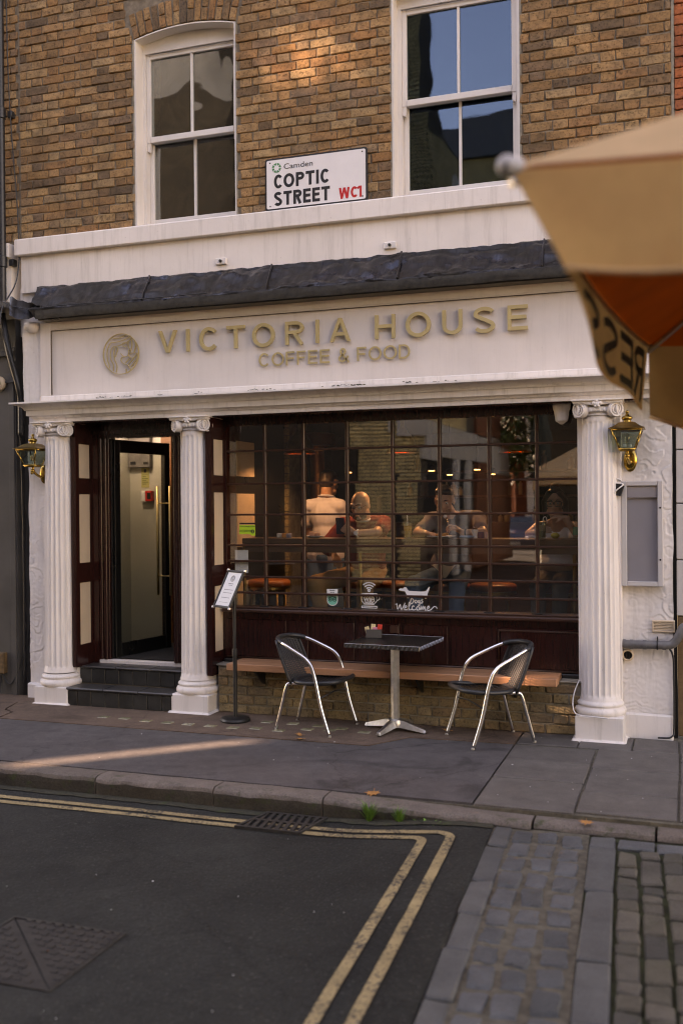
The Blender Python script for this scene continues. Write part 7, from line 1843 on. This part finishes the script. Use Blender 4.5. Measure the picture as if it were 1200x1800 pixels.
part('roof', MB().extr([(-12.6, -43.8, 4.1), (-12.6, -52, 4.1), (-12.6, -52, 7.4), (-12.6, -45.0, 7.4)], (10.2, 0, 0)), M_SLATEROOF, wh)
facade_windows(wh, -12.2, -2.8, -43.999, (.9, 2.9), 13, .3, .7)
for x in (-10.4, -9.2, -8.0, -6.8, -5.6): f = part('dormer', MB().box(x, x+.75, -44.9, -43.7, 4.7, 6.3), M_CREAMWALL, wh); part('pane', MB().box(x+.12, x+.63, -43.699, -43.69, 4.85, 6.15), M_DARKGLASS, f)
eb_ = thing('east_building', 'tall brown brick building on the right side of the side street', 'building', (4, -18, 0))
part('wall', MB().box(-3.72, 14, -34, -20, 0, 14), plain('brown street brick', (.04, .028, .018), .9, var=.35, vscale=8), eb_)
facade_windows(eb_, 2.2, 13, -19.999, (1.0, 4.2, 7.4, 10.4), 6, 1.0, 1.7)
gb = thing('far_grey_building', 'tall brick building with grey metal roof far beyond the side street', 'building', (-14, -58, 0))
part('wall', MB().box(-24, -6.5, -62, -55, 0, 23.4), M_BRICKYEL, gb); part('roof', MB().extr([(-24.2, -54.6, 23.41), (-24.2, -62, 23.41), (-24.2, -62, 26.6), (-24.2, -55.6, 26.6)], (18, 0, 0)), M_SLATEROOF, gb)
facade_windows(gb, -23, -7, -54.999, (3, 7, 11, 15, 19), 6, 1.2, 2.2)
# plane tree in the side street
def tree(x, y, h, r, lab):
    t = thing('plane_tree', lab, 'tree', (x, y, -.12)); rt_ = random.Random(int(x*10))
    tk = MB().tube(spline([(x, y, -.15), (x+.05, y, 1.5), (x-.05, y+.1, 3.2), (x+.1, y, h*.8)], 5), [.16]*3+[.13]*7+[.10]*3+[.05]*3, 10)
    for k in range(7):
        a = rt_.uniform(0, 6.28); z = rt_.uniform(2.4, h*.6); tk.tube(spline([(x, y, z), (x+math.cos(a)*r*.4, y+math.sin(a)*r*.4, z+.8), (x+math.cos(a)*r*.8, y+math.sin(a)*r*.8, z+1.3)], 4), [.06]*4+[.04]*3+[.02]*2, 6)
    part('trunk', tk, M_BARK, t, True); cr = MB()
    cl = [(x+rt_.gauss(0, r*.45), y+rt_.gauss(0, r*.45), rt_.uniform(2.6, h)) for _ in range(26)]
    for c in cl:
        for _ in range(110):
            p = Vector(c)+Vector((rt_.gauss(0, .36), rt_.gauss(0, .36), rt_.gauss(0, .28))); u = Vector((rt_.gauss(0, 1), rt_.gauss(0, 1), rt_.gauss(0, 1))).normalized(); v = u.orthogonal().normalized(); s = rt_.uniform(.06, .12)
            cr.add([p-u*s, p+v*s*.7, p+u*s, p-v*s*.7], [(0, 1, 2, 3)])
    part('crown', cr, M_FOLIAGE, t)
tree(-5.8, -25.5, 7.5, 1.3, 'plane tree in the side street mirrored in the right window panes')
# parked car and two parasols behind the photographer
car = thing('parked_car', 'dark blue car parked in the side street facing the café', 'car', (-6.0, -30.5, -.12))
def carprof(): return [(-2.1, .35), (-2.12, .62), (-1.95, .80), (-1.0, .92), (-.45, 1.38), (.75, 1.42), (1.45, 1.0), (2.05, .92), (2.12, .55), (2.1, .35)]
MC = Matrix.Translation((-6.0, -30.5, -.12)) @ Matrix.Rotation(R(-90), 4, 'Z') 
mb = MB(); pr = carprof(); n = len(pr); rows = []
for w, k in ((-.84, .94), (-.86, 1), (-.70, 1.0), (.70, 1.0), (.86, 1), (.84, .94)):
    rows.append([(a*(1 if abs(w) > .8 else 1), w*(.80 if b > 1.1 and abs(w) > .8 else 1), b*(1 if abs(w) < .8 or b < 1 else .985)) for a, b in pr])
mb.add([MC @ Vector(p) for r_ in rows for p in r_], [(i*n+j, i*n+(j+1) % n, (i+1)*n+(j+1) % n, (i+1)*n+j) for i in range(5) for j in range(n)]+[tuple(range(n))[::-1], tuple(5*n+j for j in range(n))])
part('body', mb, M_CARPAINT, car, 35)
part('windscreen', MB().add([MC @ Vector(p) for p in ((-.985, -.62, .935), (-.985, .62, .935), (-.47, .56, 1.375), (-.47, -.56, 1.375))]+[MC @ Vector(p) for p in ((-1.0, -.62, .945), (-1.0, .62, .945), (-.485, .56, 1.385), (-.485, -.56, 1.385))], [(4, 5, 6, 7), (0, 3, 2, 1), (0, 1, 5, 4), (2, 3, 7, 6)]), M_DARKGLASS, car)
for a in (-1.35, 1.3):
    for w in (-.78, .78):
        wh_ = part('wheel', xf(MB().tube([(a, w-.1, .32), (a, w+.1, .32)], .32, 20), MC), M_BLACK, car, 40); part('rim', xf(MB().tube([(a, w-.11, .32), (a, w+.11, .32)], .19, 14), MC), M_STEEL, wh_, 40)
for w in (-.6, .6): part('headlight', xf(MB().ball((-2.05, w, .66), (.07, .16, .08), 10, 7), MC), M_SIGNW, car, True)
part('number_plate', xf(MB().box(-2.135, -2.122, -.26, .26, .42, .53), MC), M_PAPER, car)
bp = thing('parasol', 'open beige parasol standing across the road mirrored in the right panes', 'parasol', (-1.40, -9.9, -.12))
c0 = Vector((-1.40, -9.9, 0))
for k in range(8):
    a0, a1 = R(45*k+8), R(45*k+53); A, B = c0+Vector((math.cos(a0)*1.2, math.sin(a0)*1.2, 2.12)), c0+Vector((math.cos(a1)*1.2, math.sin(a1)*1.2, 2.12)); T = c0+Vector((0, 0, 2.72))
    part('canopy_panel', MB().add([A, B, T, A+Vector((0, 0, -.006)), B+Vector((0, 0, -.006)), T+Vector((0, 0, -.006))], [(0, 1, 2), (5, 4, 3), (0, 3, 4, 1)]), M_CANVAS, bp)
    part('valance', MB().extr([A, B, B+Vector((0, 0, -.2)), A+Vector((0, 0, -.2))], Vector((math.cos(a0), math.sin(a0), 0))*.004), M_CANVAS, bp)
part('pole', MB().tube([(c0.x, c0.y, -.12), (c0.x, c0.y, 2.7)], .022, 10), M_CASTALU, bp, 40)
fp = thing('folded_parasol', 'tall folded dark parasol standing across the road', 'parasol', (-2.4, -11.3, -.12))
part('folded_canvas', MB().lathe([(.16, .9), (.28, 1.3), (.30, 2.0), (.24, 2.8), (.10, 3.5), (.02, 3.8)], (-2.42, -11.3), 40, lambda a, i: 1+.12*math.sin(a*9)), plain('dark green canvas', (.018, .022, .018), .9), fp, True)
part('pole', MB().tube([(-2.42, -11.3, -.12), (-2.42, -11.3, .95)], .03, 10), M_CASTALU, fp, 40)
